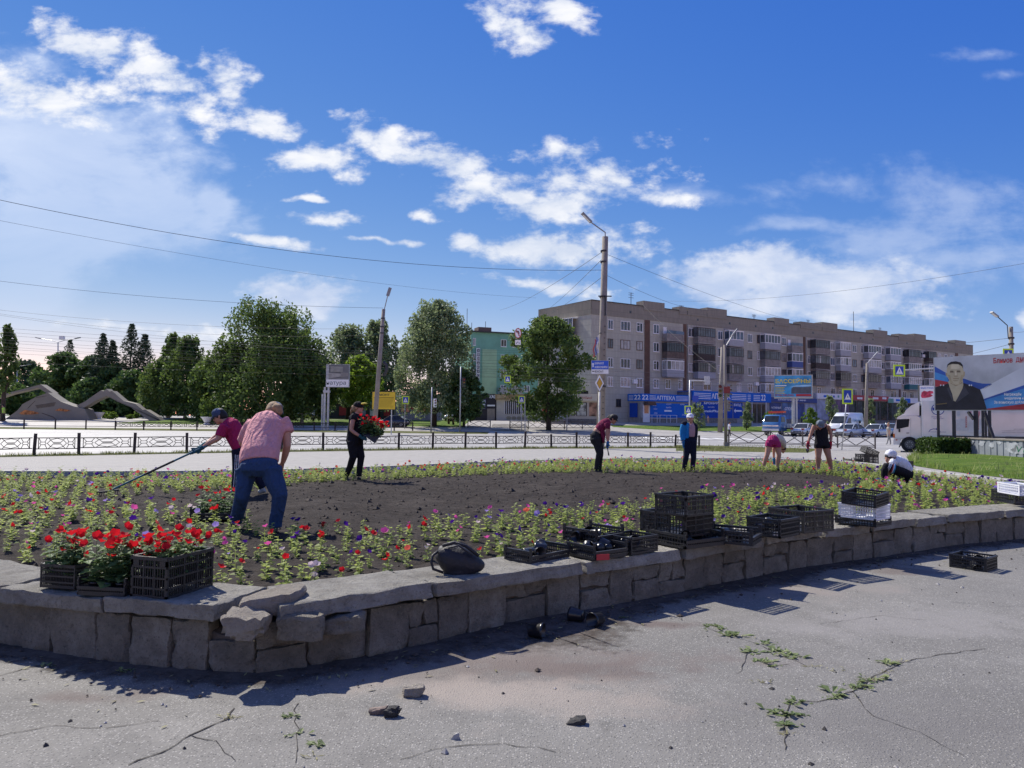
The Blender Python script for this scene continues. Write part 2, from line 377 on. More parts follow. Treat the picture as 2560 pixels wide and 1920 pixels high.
# ------------------------------------------------------------------ ground, road, lawns
def asphalt(name, base, far=None, stains=(), gloss=.85, agg=1.0, streak=False):
    t = NT(name); p = t.coord('World'); big = t.noise(p, .35, 6, .62); mid = t.noise(p, 2.2, 5, .6)
    q = t.mix(t.rng(big, .3, .7), tuple(x * .86 for x in base), tuple(x * 1.14 for x in base))
    q = t.mix(t.math('MULTIPLY', t.rng(mid, .45, .75), .4), q, tuple(x * .66 for x in base)); q = t.mix(t.math('MULTIPLY', t.rng(t.noise(p, .9, 8, .75), .52, .62), .45), q, tuple(x * 1.28 for x in base)); q = t.mix(t.math('MULTIPLY', t.rng(t.noise(p, 1.4, 7, .7, 1.), .58, .66), .5), q, tuple(x * .62 for x in base))
    v = t.voro(p, 75., out='Color'); sepc = t.new('ShaderNodeSeparateColor'); t.put(sepc.inputs[0], v)
    dist = t.voro(p, 75.)
    stone = t.math('MULTIPLY', t.rng(sepc.outputs[0], .45, .85), t.rng(dist, .5, .25))
    q = t.mix(t.math('MULTIPLY', stone, .72 * agg, True), q, tuple(min(1, x * 2.5) for x in base))
    darkp = t.math('MULTIPLY', t.rng(sepc.outputs[1], .6, .95), t.rng(dist, .45, .2))
    q = t.mix(t.math('MULTIPLY', darkp, .8 * agg, True), q, tuple(x * .32 for x in base))
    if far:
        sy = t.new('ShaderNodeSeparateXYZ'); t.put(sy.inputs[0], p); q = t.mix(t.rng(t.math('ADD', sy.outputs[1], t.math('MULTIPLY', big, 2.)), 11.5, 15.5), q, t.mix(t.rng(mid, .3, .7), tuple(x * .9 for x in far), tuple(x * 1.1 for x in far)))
    def ell(cx, cy, rx, ry):
        m = t.new('ShaderNodeVectorMath', operation='SUBTRACT'); t.put(m.inputs[0], p); m.inputs[1].default_value = (cx, cy, 0)
        k = t.new('ShaderNodeVectorMath', operation='MULTIPLY'); t.put(k.inputs[0], m.outputs[0]); k.inputs[1].default_value = (1 / rx, 1 / ry, 0)
        l = t.new('ShaderNodeVectorMath', operation='LENGTH'); t.put(l.inputs[0], k.outputs[0])
        return t.rng(t.math('ADD', l.outputs['Value'], t.math('MULTIPLY', t.math('SUBTRACT', mid, .5), 3.2)), 1.25, .2)
    for (cx, cy, rx, ry, c, f) in stains: q = t.mix(t.math('MULTIPLY', ell(cx, cy, rx, ry), f), q, c)
    if streak:
        sv = t.new('ShaderNodeVectorMath', operation='MULTIPLY'); t.put(sv.inputs[0], p); sv.inputs[1].default_value = (.035, .7, 0); sn = t.noise(sv.outputs[0], 1.0, 6, .65); q = t.mix(t.math('MULTIPLY', t.rng(sn, .48, .62), .55), q, tuple(x * .68 for x in base)); q = t.mix(t.math('MULTIPLY', t.rng(sn, .44, .34), .5), q, tuple(min(1, x * 1.3) for x in base))
    h = t.math('ADD', t.math('MULTIPLY', t.rng(dist, .5, .05), .6 * agg), t.math('MULTIPLY', t.noise(p, 40, 5, .6), .7))
    t.bump(h, .6, .008); return t.fin(q, t.rng(mid, .3, .7, gloss * .92, gloss), 0, .35)
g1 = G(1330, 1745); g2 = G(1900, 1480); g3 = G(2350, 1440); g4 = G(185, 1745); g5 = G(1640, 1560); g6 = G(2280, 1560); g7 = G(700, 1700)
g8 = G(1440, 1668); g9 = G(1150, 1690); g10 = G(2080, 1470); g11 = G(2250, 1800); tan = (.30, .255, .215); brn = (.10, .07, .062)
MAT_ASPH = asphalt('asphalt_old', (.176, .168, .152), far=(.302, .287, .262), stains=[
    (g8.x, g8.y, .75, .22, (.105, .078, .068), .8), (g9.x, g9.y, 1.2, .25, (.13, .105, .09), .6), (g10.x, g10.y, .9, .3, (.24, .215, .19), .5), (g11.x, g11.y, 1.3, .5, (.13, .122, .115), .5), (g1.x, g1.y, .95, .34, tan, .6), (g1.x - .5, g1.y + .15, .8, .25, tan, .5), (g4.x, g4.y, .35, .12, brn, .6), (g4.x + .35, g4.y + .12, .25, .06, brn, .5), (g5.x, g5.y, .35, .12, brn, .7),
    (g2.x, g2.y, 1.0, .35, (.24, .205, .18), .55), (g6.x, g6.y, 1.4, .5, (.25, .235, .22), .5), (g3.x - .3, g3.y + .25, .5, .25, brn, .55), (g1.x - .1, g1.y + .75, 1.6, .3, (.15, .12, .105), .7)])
MAT_ROAD = asphalt('road_surface', (.35, .335, .308), gloss=.55, agg=.3, streak=True)
MAT_PATH = asphalt('path_concrete', (.33, .31, .285), gloss=.7, agg=.3)
def grassmat(name, c1, c2, dirtc, dirt=.3):
    t = NT(name); p = t.coord('World'); a = t.rng(t.noise(p, 1.3, 5, .65), .35, .65); b = t.noise(p, 30, 4, .7)
    q = t.mix(t.rng(b, .35, .65), t.mix(a, c1, c2), tuple(x * .6 for x in c1)); q = t.mix(t.math('MULTIPLY', t.rng(t.noise(p, .8, 5, .65), .5, .72), dirt), q, dirtc)
    t.bump(b, .8, .05); return t.fin(q, .9, 0, .1)
MAT_GRASS = grassmat('lawn_grass', (.07, .135, .018), (.16, .225, .035), (.22, .20, .10), .35)
MAT_VERGE = grassmat('verge_grass', (.10, .12, .035), (.15, .15, .05), (.22, .19, .14), .95)
MAT_PAINT = M('road_paint', (.78, .78, .76), .7, .1, 3., dirt=.35, coord='Object')
ys = [-60, 0, 20, 40, 60, 76] + [78 + i * 2 for i in range(19)] + [130, 180, 300, 700, 1600]
def strip(name, rows, dz, mat, kind='structure', label=None):
    m = MB(); vs = []
    for (y, x0, x1) in rows: vs += [(x0, y, terr(y) + dz), (x1, y, terr(y) + dz)]
    m.add(vs, [(2 * i, 2 * i + 1, 2 * i + 3, 2 * i + 2) for i in range(len(rows) - 1)])
    return set_props(m.build(name, mat), label, None, None, kind)
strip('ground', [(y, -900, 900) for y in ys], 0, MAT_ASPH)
# fence line on the near side of the road (posts measured in the photograph)
FPOST = [(-65, 1143), (69.4, 1139.6), (212, 1135), (348, 1132.5), (475, 1130.5), (592, 1129), (703, 1127.5), (807, 1126), (905, 1124.5), (998, 1123), (1082, 1122.3), (1162.5, 1122), (1240, 1121),
         (1312, 1120.6), (1378.7, 1120.2), (1442, 1119.8), (1507, 1119.5), (1570.5, 1119.2), (1626.6, 1119), (1686.5, 1118.6), (1744, 1118.3)]
FP = []
for i, (u, v) in enumerate(FPOST):
    p = G(u, v); FP.append(p)
fx = [p.x for p in FP]; fyy = [p.y for p in FP]; kf = np.polyfit(fx, fyy, 2)
FP = [Vector((p.x, float(np.polyval(kf, p.x)), 0)) for p in FP]
def fence_y(x): return float(np.polyval(kf, min(max(x, -40), 14)))
m = MB(); xs = [-60 + i * 3 for i in range(60)]; vs = []; fs = []
for i, x in enumerate(xs):
    y0 = fence_y(x) + .75 if x < 11.5 else 44.2 + (x - 11.5) * -.05
    vs += [(x, y0, .004), (x, 77.5, .004)]
for i in range(len(xs) - 1): fs.append((2 * i, 2 * i + 2, 2 * i + 3, 2 * i + 1))
set_props(m.add(vs, fs).build('road', MAT_ROAD), kind='structure')
strip('side_road', [(y, -2.5, 140) for y in (77.5, 78, 80, 82, 84, 86, 88, 90)], .004, MAT_ROAD)
strip('side_road', [(y, -2.5, 9.5) for y in (90.004, 92, 94, 96, 98, 100, 102, 104, 106)], .004, MAT_PATH)
def mark(x0, x1, y0, y1, slope=0.0):
    q = MB().add([(x0, y0, terr(y0) + .009), (x1, y0 + slope * (x1 - x0), terr(y0) + .009), (x1, y1 + slope * (x1 - x0), terr(y1) + .009), (x0, y1, terr(y1) + .009)], [(0, 1, 2, 3)])
    set_props(q.build('road_marking', MAT_PAINT), kind='structure')
for x0, x1, y in [(-52, -30, 57.5), (-27, -6, 57.5), (-3, 14, 57.5), (-50, -20, 69), (-15, 5, 69)]: mark(x0, x1, y, y + .35)
for i in range(9): mark(16 + i * 3.1, 17.6 + i * 3.1, 58 + i * .5, 58.45 + i * .5)
for i in range(10): mark(12 + i * 1.3, 12.6 + i * 1.3, 66, 70.5)
mark(14, 60, 76.6, 76.9)
# grassy verges along the fences, lawn on the right, bank by the shops, park lawn on the left
m = MB(); vs = []; fs = []
for i, x in enumerate(xs[12:26]):
    w = .35 * noise.noise((x * .6, 3, 0)); y = fence_y(x); vs += [(x, y - 1.2 - w, .006), (x, y + .55 + w * .6, .006)]
for i in range(len(vs) // 2 - 1): fs.append((2 * i, 2 * i + 2, 2 * i + 3, 2 * i + 1))
set_props(m.add(vs, fs).build('grass_verge', MAT_VERGE), kind='structure')
set_props(MB().add([G(1690, 1127), G(2020, 1132), G(2050, 1122), G(1690, 1112)], [(0, 1, 2, 3)]).build('grass_verge', MAT_VERGE), kind='structure'); bpy.context.view_layer.objects
for o in bpy.data.objects:
    if o.name == 'grass_verge.001': o.location.z = .006
strip('far_verge', [(y, -80, -2.5) for y in (78.2, 80, 82, 84)], .006, MAT_VERGE)
strip('park_path', [(y, -200, 2) for y in (84.01, 86, 88, 90, 92, 94, 96, 98, 100, 104, 108, 112, 130)], .004, MAT_PATH)
strip('park_lawn', [(y, -48 + (y - 98) * .25, -6) for y in (93, 96, 99, 102, 105, 108, 112, 130, 170)], .008, MAT_GRASS)
strip('park_lawn', [(y, -190, -75) for y in (116, 130, 170)], .008, MAT_GRASS)
strip('shop_lawn', [(y, 13 + max(0, 96 - y) * 1.2, 36 + (y - 91) * .2) for y in (90.5, 92, 94, 96, 98, 100)], .008, MAT_GRASS)
strip('shop_lawn', [(y, 36 + (y - 91) * .2, 120) for y in (91.5, 92.5, 94, 96)], .010, MAT_GRASS)
# right lawn: outline from the photograph, a low mound
LAWN = [(2268, 1144), (2290, 1130), (2360, 1122), (2480, 1128), (2640, 1145), (2760, 1190), (2640, 1213), (2560, 1200), (2440, 1187), (2330, 1172), (2280, 1164)]
lw = [G(u, v) for u, v in LAWN]; c = sum(lw, Vector()) / len(lw); m = MB(); vs = []; fs = []; NR = 7
for k in range(NR + 1):
    f = k / NR
    for p in lw: q = p.lerp(c, f); vs.append((q.x, q.y, .012 + .16 * smoothstep(0, .5, f)))
L = len(lw)
for k in range(NR): fs += [(k * L + i, k * L + (i + 1) % L, (k + 1) * L + (i + 1) % L, (k + 1) * L + i) for i in range(L)]
set_props(m.add(vs, fs).build('lawn', MAT_GRASS, smooth=True), kind='structure')
def lawn_z(x, y):
    # approximate height of the mound for things that stand on it
    d = (Vector((x, y, 0)) - Vector((c.x, c.y, 0))).length; return .012 + .16 * smoothstep(4.5, 1.5, d)

# ------------------------------------------------------------------ flower bed geometry
def soilz(y): return .355 if y < 8 else .355 - .0117 * (y - 8)
def PS(u, v, off=0.0):
    z = .3
    for i in range(12): p = G(u, v, z); z = soilz(p.y) + off
    return p
WBASE = [(0, 1609), (325, 1657), (600, 1684), (687, 1681), (976, 1630), (1204, 1573), (1303, 1549), (1560, 1508), (1825, 1454), (2006, 1418), (2194, 1393), (2393, 1362), (2560, 1347)]
wb = [G(u, v) for u, v in WBASE]
near = [Vector((-8.6, 9.0, 0)), Vector((-6.2, 6.9, 0))] + wb + [Vector((9.4, 12.0, 0)), Vector((11.4, 13.8, 0))]
class Path:
    def __init__(s, pts):
        s.p = pts; s.L = [0]
        for i in range(1, len(pts)): s.L.append(s.L[-1] + (pts[i] - pts[i - 1]).length)
    def at(s, d):
        d = min(max(d, 0), s.L[-1] - 1e-6)
        i = max(j for j in range(len(s.L) - 1) if s.L[j] <= d); f = (d - s.L[i]) / (s.L[i + 1] - s.L[i])
        return s.p[i].lerp(s.p[i + 1], f), (s.p[i + 1] - s.p[i]).normalized()
    def pt(s, d, n=0.0, z=0.0):
        p, t = s.at(d); a, ta = s.at(d - .12); b, tb = s.at(d + .12); t = (ta + tb).normalized()
        return Vector((p.x + t.y * n, p.y - t.x * n, z))
WP = Path(near)
ss = [WP.L[-1] * i / 400 for i in range(401)]; uu = [proj(WP.pt(s, .06, .42))[0] for s in ss]
def s_of_u(u): return float(np.interp(u, uu, ss))
FAR = [(2560, 1206), (2440, 1193), (2360, 1183), (2285, 1174), (2200, 1162), (2100, 1152), (1900, 1146), (1600, 1146), (1400, 1149), (1240, 1154), (960, 1166), (640, 1176), (300, 1179), (0, 1178)]
farp = [PS(u, v, .10) for u, v in FAR]
for p in farp: p.z = 0
closing_r = [Vector((12.6, 15.2, 0)), Vector((12.5, 16.6, 0))]; closing_l = [Vector((-14.6, 16.2, 0)), Vector((-14.6, 13.2, 0)), Vector((-11.6, 11.0, 0))]
OUT = [WP.pt(s, -.22) for s in ss[::4]] + closing_r + farp + closing_l
OUTA = np.array([(p.x, p.y) for p in OUT])
def inside(poly, X, Y):
    r = np.zeros(X.shape, bool); n = len(poly); j = n - 1
    for i in range(n):
        xi, yi = poly[i]; xj, yj = poly[j]
        k = ((yi > Y) != (yj > Y)) & (X < (xj - xi) * (Y - yi) / (yj - yi + 1e-12) + xi); r ^= k; j = i
    return r
BARE = [(225, 1243), (420, 1236), (585, 1226), (660, 1231), (760, 1206), (900, 1203), (1050, 1196), (1250, 1187), (1450, 1182), (1700, 1182), (1950, 1180), (2080, 1190), (2185, 1210), (2110, 1226), (1900, 1236), (1700, 1252), (1600, 1264), (1400, 1284), (1250, 1298), (1000, 1328), (750, 1338), (620, 1322), (450, 1288), (300, 1268)]
BAREW = np.array([(p.x, p.y) for p in (PS(u, v) for u, v in BARE)])
def soil_h(x, y):
    h = soilz(y) + .03 * noise.noise((x * 1.3, y * 1.3, 0)) + .022 * noise.noise((x * 5, y * 5, 2)) + .019 * noise.noise((x * 12, y * 12, 4))
    return h
t = NT('tilled_soil'); p = t.coord('World'); n1_ = t.noise(p, 9, 7, .7); n2_ = t.noise(p, 1.1, 4); n3_ = t.noise(p, 55, 4, .7)
q = t.mix(t.rng(n1_, .3, .7), (.016, .0125, .0108), (.054, .043, .037)); q = t.mix(t.math('MULTIPLY', t.rng(n2_, .45, .7), .5), q, (.072, .060, .052)); q = t.mix(t.math('MULTIPLY', t.rng(n3_, .66, .8), .5), q, (.16, .13, .11))
t.bump(t.math('ADD', t.math('MULTIPLY', n1_, 1.0), t.math('MULTIPLY', n3_, .35)), 1.0, .05); MAT_SOIL = t.fin(q, .95, 0, .15)
st = .11; gxs = np.arange(-15, 13, st); gys = np.arange(4.5, 27.5, st); GX, GY = np.meshgrid(gxs, gys)
ZZ = np.array([[soil_h(x, y) for x in gxs] for y in gys]); V = np.stack([GX, GY, ZZ], -1).reshape(-1, 3); nx = len(gxs); ny = len(gys)
ii, jj = np.meshgrid(np.arange(ny - 1), np.arange(nx - 1), indexing='ij'); a = (ii * nx + jj).ravel()
ok = inside(OUTA, (GX[:-1, :-1] + st / 2).ravel(), (GY[:-1, :-1] + st / 2).ravel()); a = a[ok]; Q = np.stack([a, a + 1, a + nx + 1, a + nx], 1)
used = np.unique(Q); remap = np.zeros(len(V), int); remap[used] = np.arange(len(used))
soil = link_mesh('flower_bed_soil', np_mesh('flower_bed_soil', V[used], remap[Q], MAT_SOIL, smooth=True)); set_props(soil, kind='structure')

# ------------------------------------------------------------------ retaining wall of stones with coping slabs
def stonemat(name, c1, c2, c3):
    t = NT(name); p = t.coord('World'); a = t.noise(p, 7, 8, .72); b = t.noise(p, 45, 5, .75); d = t.noise(p, 2.2, 6, .68)
    q = t.mix(t.rng(a, .32, .68), c1, c2); q = t.mix(t.math('MULTIPLY', t.rng(d, .45, .7), .6), q, c3); q = t.mix(t.math('MULTIPLY', t.rng(b, .52, .68), .7), q, tuple(x * .42 for x in c1)); q = t.mix(t.math('MULTIPLY', t.rng(t.noise(p, 60, 3, .7), .6, .72), .5), q, tuple(min(1, x * 1.35) for x in c2)); oi = t.new('ShaderNodeObjectInfo'); q = t.mix(t.rng(oi.outputs['Random'], 0, 1, 0, .45, False), q, c3)
    t.bump(t.math('ADD', t.math('ADD', t.math('MULTIPLY', a, 1.2), t.math('MULTIPLY', b, .7)), t.math('MULTIPLY', t.noise(p, 110, 3, .7), .35)), 1.0, .045); return t.fin(q, .92, 0, .2)
MAT_STONE = stonemat('wall_stone', (.25, .225, .18), (.42, .38, .305), (.14, .126, .102))
MAT_SLAB = stonemat('coping_concrete', (.335, .315, .272), (.51, .485, .425), (.185, .170, .143))
MAT_RUBBLE = stonemat('broken_stone', (.38, .335, .28), (.52, .475, .40), (.28, .245, .20))
MAT_MORTAR = M('wall_core', (.10, .085, .072), .95, .3, 8, .8, 30)
def rough_block(P, cuts=3, amp=.008, seed=0, rnd=.12):
    # P: eight corners, order (a,z,n) with a fastest then z then n
    bm = bmesh.new(); bmesh.ops.create_cube(bm, size=2.0); bmesh.ops.subdivide_edges(bm, edges=bm.edges[:], cuts=cuts, use_grid_fill=True)
    for v in bm.verts:
        x, y, z = v.co
        k = sum(1 for c in (x, y, z) if abs(c) > .98)
        if k >= 2:
            f = 1 - rnd * (.35 if k == 2 else .6); x *= f if abs(x) > .98 else 1; y *= f if abs(y) > .98 else 1; z *= f if abs(z) > .98 else 1
        a, zz, nn = (x + 1) / 2, (z + 1) / 2, (y + 1) / 2
        q = Vector((0, 0, 0))
        for i in range(8):
            w = (a if i & 1 else 1 - a) * (zz if i & 2 else 1 - zz) * (nn if i & 4 else 1 - nn); q += P[i] * w
        ctr_ = sum(P, Vector()) / 8
        q += noise.noise_vector(q * 5 + Vector((seed, 0, 0))) * amp * .8 + noise.noise_vector(q * 16 + Vector((0, seed, 0))) * amp * .8 + noise.noise_vector(q * 41 + Vector((0, seed, 3))) * amp * .55
        if k >= 2:
            ch = max(0., noise.noise(q * 9 + Vector((seed, seed, 0))) - .08); q -= (q - ctr_).normalized() * ch * amp * 4.5
        v.co = q
    bmesh.ops.recalc_face_normals(bm, faces=bm.faces); return bm
def bm_part(bm, name, mat, parent=None, origin=None, smooth=True):
    og = org(parent) if parent else Vector(origin); bmesh.ops.translate(bm, verts=bm.verts, vec=-og)
    me = bpy.data.meshes.new(name); bm.to_mesh(me); bm.free(); me.materials.append(mat)
    me.polygons.foreach_set('use_smooth', [True] * len(me.polygons)); me.set_sharp_from_angle(angle=R(38 if smooth else 22)); me.update(); return link_mesh(name, me, parent, None if parent else og)
rnd = random.Random(5)
wall = thing('retaining_wall', 'low grey stone retaining wall with concrete coping slabs round the flower bed', 'wall', (0, 5.4, 0))
S0, S1 = s_of_u(-160), s_of_u(2640); SG0, SG1 = s_of_u(553), s_of_u(688)
m = MB(); k = 60; sec = []
for i in range(k + 1):
    s = S0 + (S1 - S0) * i / k; zt = .30 if not (SG0 - .1 < s < SG1 + .1) else .22
    sec.append([WP.pt(s, -.035, -.02), WP.pt(s, -.035, zt), WP.pt(s, -.42, zt), WP.pt(s, -.42, -.02)])
m.ring(sec).build('wall_core', MAT_MORTAR, wall)
s = S0; i = 0
def stone(sa, sb, z0, z1, seed, dn=0.0):
    j = lambda a: rnd.uniform(-a, a)
    P = []
    for n in (-.12, .012 + dn):
        for z in (z0, z1):
            for q in (sa, sb): P.append(WP.pt(q + j(.012), n + j(.012), max(z + j(.012), -.02 if z < .01 else 0)))
    bm_part(rough_block(P, 5, .014, seed, .06), 'stone', MAT_STONE, wall)
while s < S1:
    w = rnd.uniform(.26, .44); far = s > s_of_u(1900); top = .318
    if far: w *= 1.1
    gap = rnd.uniform(.007, .018); i += 1
    if SG0 - .12 < s + w / 2 < SG1 + .02: top = .19
    if rnd.random() < (.42 if not far else .6) and top > .2:
        zc = rnd.uniform(.13, .21); stone(s, s + w - gap, -.02, zc - .006, i); h2 = w / 2 if rnd.random() < .5 else w
        if h2 < w: stone(s, s + h2 - gap * .6, zc + .004, top, i + 300); stone(s + h2, s + w - gap, zc + .004, top, i + 600)
        else: stone(s, s + w - gap, zc + .004, top, i + 300)
    else: stone(s, s + w - gap, -.02, top, i, rnd.uniform(-.01, .015))
    s += w
SLABS = [(-200, 0, 0, 0), (2, 260, 0, 0), (263, 546, .004, 0), (694, 1076, .035, .008), (1080, 1457, .004, -.006), (1460, 1703, 0, 0), (1706, 1912, -.004, 0), (1915, 2060, .004, 0), (2062, 2175, 0, .003), (2177, 2289, .002, 0), (2291, 2365, 0, 0), (2367, 2511, .003, 0), (2513, 2660, 0, 0)]
for i, (u0, u1, dz, tl) in enumerate(SLABS):
    s0, s1 = s_of_u(u0), s_of_u(u1); P = []
    for n in (-.50, .075):
        for z in (.325, .425):
            for kk, q in enumerate((s0, s1)):
                b = q
                if i == 2 and kk == 1 and n < 0: b = q + .34
                if i == 3 and kk == 0 and n < 0: b = q - .26
                P.append(WP.pt(b + (.012 if kk == 0 else -.012), n + rnd.uniform(-.022, .022) + (.02 if dz > .02 else 0), z + dz + (tl if kk else -tl) + (.012 * math.sin(i * 3.7))))
    bm_part(rough_block(P, 11, .011, i * 7 + 1, .014), 'coping_slab', MAT_SLAB, wall)
def block_at(u0, u1, v0, v1, d, depth, name, mat, label, cat, seed, tilt=0.0, amp=.02, parent=None, group=None, twist=0.0, sub=3):
    # a loose stone that fills a photographed outline at a known distance
    a = D(u0, v1, d); b = D(u1, v1, d); z1 = D(u0, v0, d).z; z0 = a.z; P = []
    for n in (depth, 0):
        for z in (z0, z1):
            for kk, q in enumerate((a, b)): P.append(Vector((q.x + rnd.uniform(-.02, .02), q.y + n + twist * kk, z + (tilt if kk else -tilt) * .5)))
    bm = rough_block(P, sub + 1, amp * 1.2, seed, .2)
    if parent: return bm_part(bm, name, mat, parent, smooth=False)
    o = bm_part(bm, name, mat, None, Vector(((a.x + b.x) / 2, d, z0)), smooth=False); return set_props(o, label, cat, group)
block_at(584, 722, 1500, 1552, 4.80, .36, 'broken_stone', MAT_RUBBLE, 'pale broken flat stone slab lying in the collapsed gap of the wall', 'stone', 11, .045, .016, twist=.12)
block_at(549, 652, 1543, 1600, 4.66, .22, 'broken_stone', MAT_RUBBLE, 'pale chunky pointed stone wedged below the broken slab in the wall gap', 'stone', 21, -.02, .026)
block_at(690, 800, 1540, 1604, 4.83, .2, 'stone', MAT_STONE, None, None, 31, 0, .02, wall)
block_at(796, 905, 1544, 1588, 5.0, .2, 'stone', MAT_STONE, None, None, 33, .03, .016, wall)
# far curb of the bed
MAT_CURB = M('curb_concrete', (.40, .385, .355), .85, .15, 4, .5, 40, dirt=.4)
curb = thing('bed_curb', 'low worn concrete curb along the far side of the flower bed', 'curb', (0, 22, 0))
CP = Path([closing_r[0]] + closing_r[1:] + farp + closing_l[:2]); n = int(CP.L[-1] / 1.0)
for i in range(n):
    a, b = CP.L[-1] * i / n + .006, CP.L[-1] * (i + 1) / n - .006; P = []
    for nn in (-.12, .12):
        for z in (-.02, 1):
            for q in (a, b):
                w = CP.pt(q, nn); w.z = -.02 if z < 0 else soilz(w.y) + .115; P.append(w)
    mm = MB(); mm.add(P, [(0, 2, 3, 1), (4, 5, 7, 6), (0, 1, 5, 4), (2, 6, 7, 3), (0, 4, 6, 2), (1, 3, 7, 5)]); mm.build('curb_stone', MAT_CURB, curb)
# smeared earth along the foot of the wall
t = NT('smeared_earth'); p = t.coord('World'); n1_ = t.noise(p, 6, 7, .7); q = t.mix(t.rng(n1_, .35, .65), (.052, .042, .035), (.12, .10, .085)); q = t.mix(t.math('MULTIPLY', t.rng(t.noise(p, 40, 4, .7), .5, .7), .6), q, (.17, .15, .13)); t.bump(n1_, .6, .008); MAT_EARTH = t.fin(q, .95, 0, .15); at_ = t.new('ShaderNodeAttribute'); at_.attribute_name = 'fade'; fd = t.rng(t.math('ADD', at_.outputs['Fac'], t.math('MULTIPLY', t.math('SUBTRACT', t.noise(p, 9, 6, .7), .5), 1.1)), .12, .75); tb_ = t.new('ShaderNodeBsdfTransparent'); ms = t.new('ShaderNodeMixShader'); t.put(ms.inputs[0], fd); t.l.new(tb_.outputs[0], ms.inputs[1]); t.l.new(t.b.outputs[0], ms.inputs[2]); t.l.new(ms.outputs[0], t.n['Material Output'].inputs[0])
m = MB(); vs = []; kk = 260
for i in range(kk + 1):
    s = S0 + (S1 - S0) * i / kk; pc = WP.pt(s, 0); bul = .48 * math.exp(-((s - s_of_u(1330)) / .75) ** 2) + .16 * math.exp(-((s - s_of_u(1900)) / .6) ** 2)
    w = .32 + bul * 1.5 + .13 * noise.noise((s * 2.3, 0, 0)) + .10 * noise.noise((s * 7, 4, 0)) + .06 * noise.noise((s * 19, 2, 0)); vs += [WP.pt(s, -.02, .0025), WP.pt(s, max(w, .08) * .45, .0025), WP.pt(s, max(w, .08) * 1.25, .0025)]
m.add(vs, [f for i in range(kk) for f in ((3 * i, 3 * i + 1, 3 * i + 4, 3 * i + 3), (3 * i + 1, 3 * i + 2, 3 * i + 5, 3 * i + 4))]); es = set_props(m.build('earth_strip', MAT_EARTH), kind='structure'); fa = es.data.attributes.new('fade', 'FLOAT', 'POINT'); fa.data.foreach_set('value', [(1.0, .62, 0.0)[i % 3] for i in range(len(es.data.vertices))])
# cracks in the asphalt
MAT_CRACK = M('crack_dirt', (.035, .03, .026), .95, .3, 20, .5, 80)
def crack(pts, w=.012):
    w *= .7
    P = [G(u, v) for u, v in pts]; fine = []
    for a, b in zip(P, P[1:]):
        k = max(2, int((b - a).length / .05))
        for i in range(k): fine.append(a.lerp(b, i / k) + Vector((noise.noise(a.lerp(b, i / k) * 9), noise.noise(a.lerp(b, i / k) * 9 + Vector((5, 5, 5))), 0)) * .03)
    m = MB(); vs = []
    for i, q in enumerate(fine):
        t = (fine[min(i + 1, len(fine) - 1)] - fine[max(i - 1, 0)]).normalized(); k = w * (.35 + abs(noise.noise(q * 14)) * 1.6) / 2
        vs += [(q.x - t.y * k, q.y + t.x * k, .0035), (q.x + t.y * k, q.y - t.x * k, .0035)]
    m.add(vs, [(2 * i, 2 * i + 1, 2 * i + 3, 2 * i + 2) for i in range(len(fine) - 1)]); set_props(m.build('asphalt_crack', MAT_CRACK), kind='structure')
crack([(590, 1770), (560, 1800), (480, 1838), (400, 1885), (290, 1920)], .016); crack([(1745, 1562), (1800, 1585), (1880, 1605), (1960, 1640), (2035, 1672)], .010)
crack([(1965, 1880), (1962, 1800), (1970, 1760), (2060, 1752), (2130, 1730), (2200, 1685), (2260, 1655), (2330, 1640), (2470, 1620)], .012)
crack([(0, 1690), (60, 1672), (140, 1658)], .012); crack([(740, 1760), (742, 1840), (738, 1920)], .010); crack([(1870, 1630), (1850, 1680), (1840, 1690)], .008); crack([(1940, 1664), (1990, 1660)], .008)
crack([(0, 1840), (120, 1815), (260, 1822), (420, 1800)], .007); crack([(1000, 1900), (1100, 1870), (1260, 1860), (1420, 1885)], .007); crack([(2050, 1560), (2200, 1540), (2330, 1552)], .006); crack([(480, 1838), (560, 1870), (600, 1915)], .008); crack([(2130, 1730), (2180, 1790), (2300, 1830), (2420, 1900)], .007)
crack([(2400, 1440), (2480, 1452), (2560, 1462)], .008)
# ------------------------------------------------------------------ buildings
def facade_mat(name, ex, c1, c2, mortar, w, h, var=.2):
    t = NT(name); p = t.coord('World'); d = t.new('ShaderNodeVectorMath', operation='DOT_PRODUCT'); t.put(d.inputs[0], p); d.inputs[1].default_value = ex
    s = t.new('ShaderNodeSeparateXYZ'); t.put(s.inputs[0], p); c = t.new('ShaderNodeCombineXYZ'); t.put(c.inputs[0], d.outputs['Value']); t.put(c.inputs[1], s.outputs[2])
    b = t.new('ShaderNodeTexBrick'); t.put(b.inputs['Vector'], c.outputs[0]); b.offset = 0; b.inputs['Scale'].default_value = 1
    b.inputs['Brick Width'].default_value = w; b.inputs['Row Height'].default_value = h; b.inputs['Mortar Size'].default_value = .022; b.inputs['Bias'].default_value = 0
    b.inputs['Color1'].default_value = c1 + (1,); b.inputs['Color2'].default_value = c2 + (1,); b.inputs['Mortar'].default_value = mortar + (1,)
    n = t.noise(p, .35, 6, .65); st = t.noise(c.outputs[0], 1.2, 4)
    q = t.mix(t.math('MULTIPLY', t.rng(n, .4, .7), var), b.outputs['Color'], tuple(x * .6 for x in c1)); q = t.mix(t.math('MULTIPLY', t.rng(st, .55, .75), .2), q, tuple(x * 1.3 for x in c1))
    t.bump(b.outputs['Fac'], -.3, .02); return t.fin(q, .85, 0, .3)
W_FRAME = M('window_white', (.80, .80, .80), .5, .05, 3); W_BROWN = M('window_brown', (.10, .055, .035), .6, .2, 3)
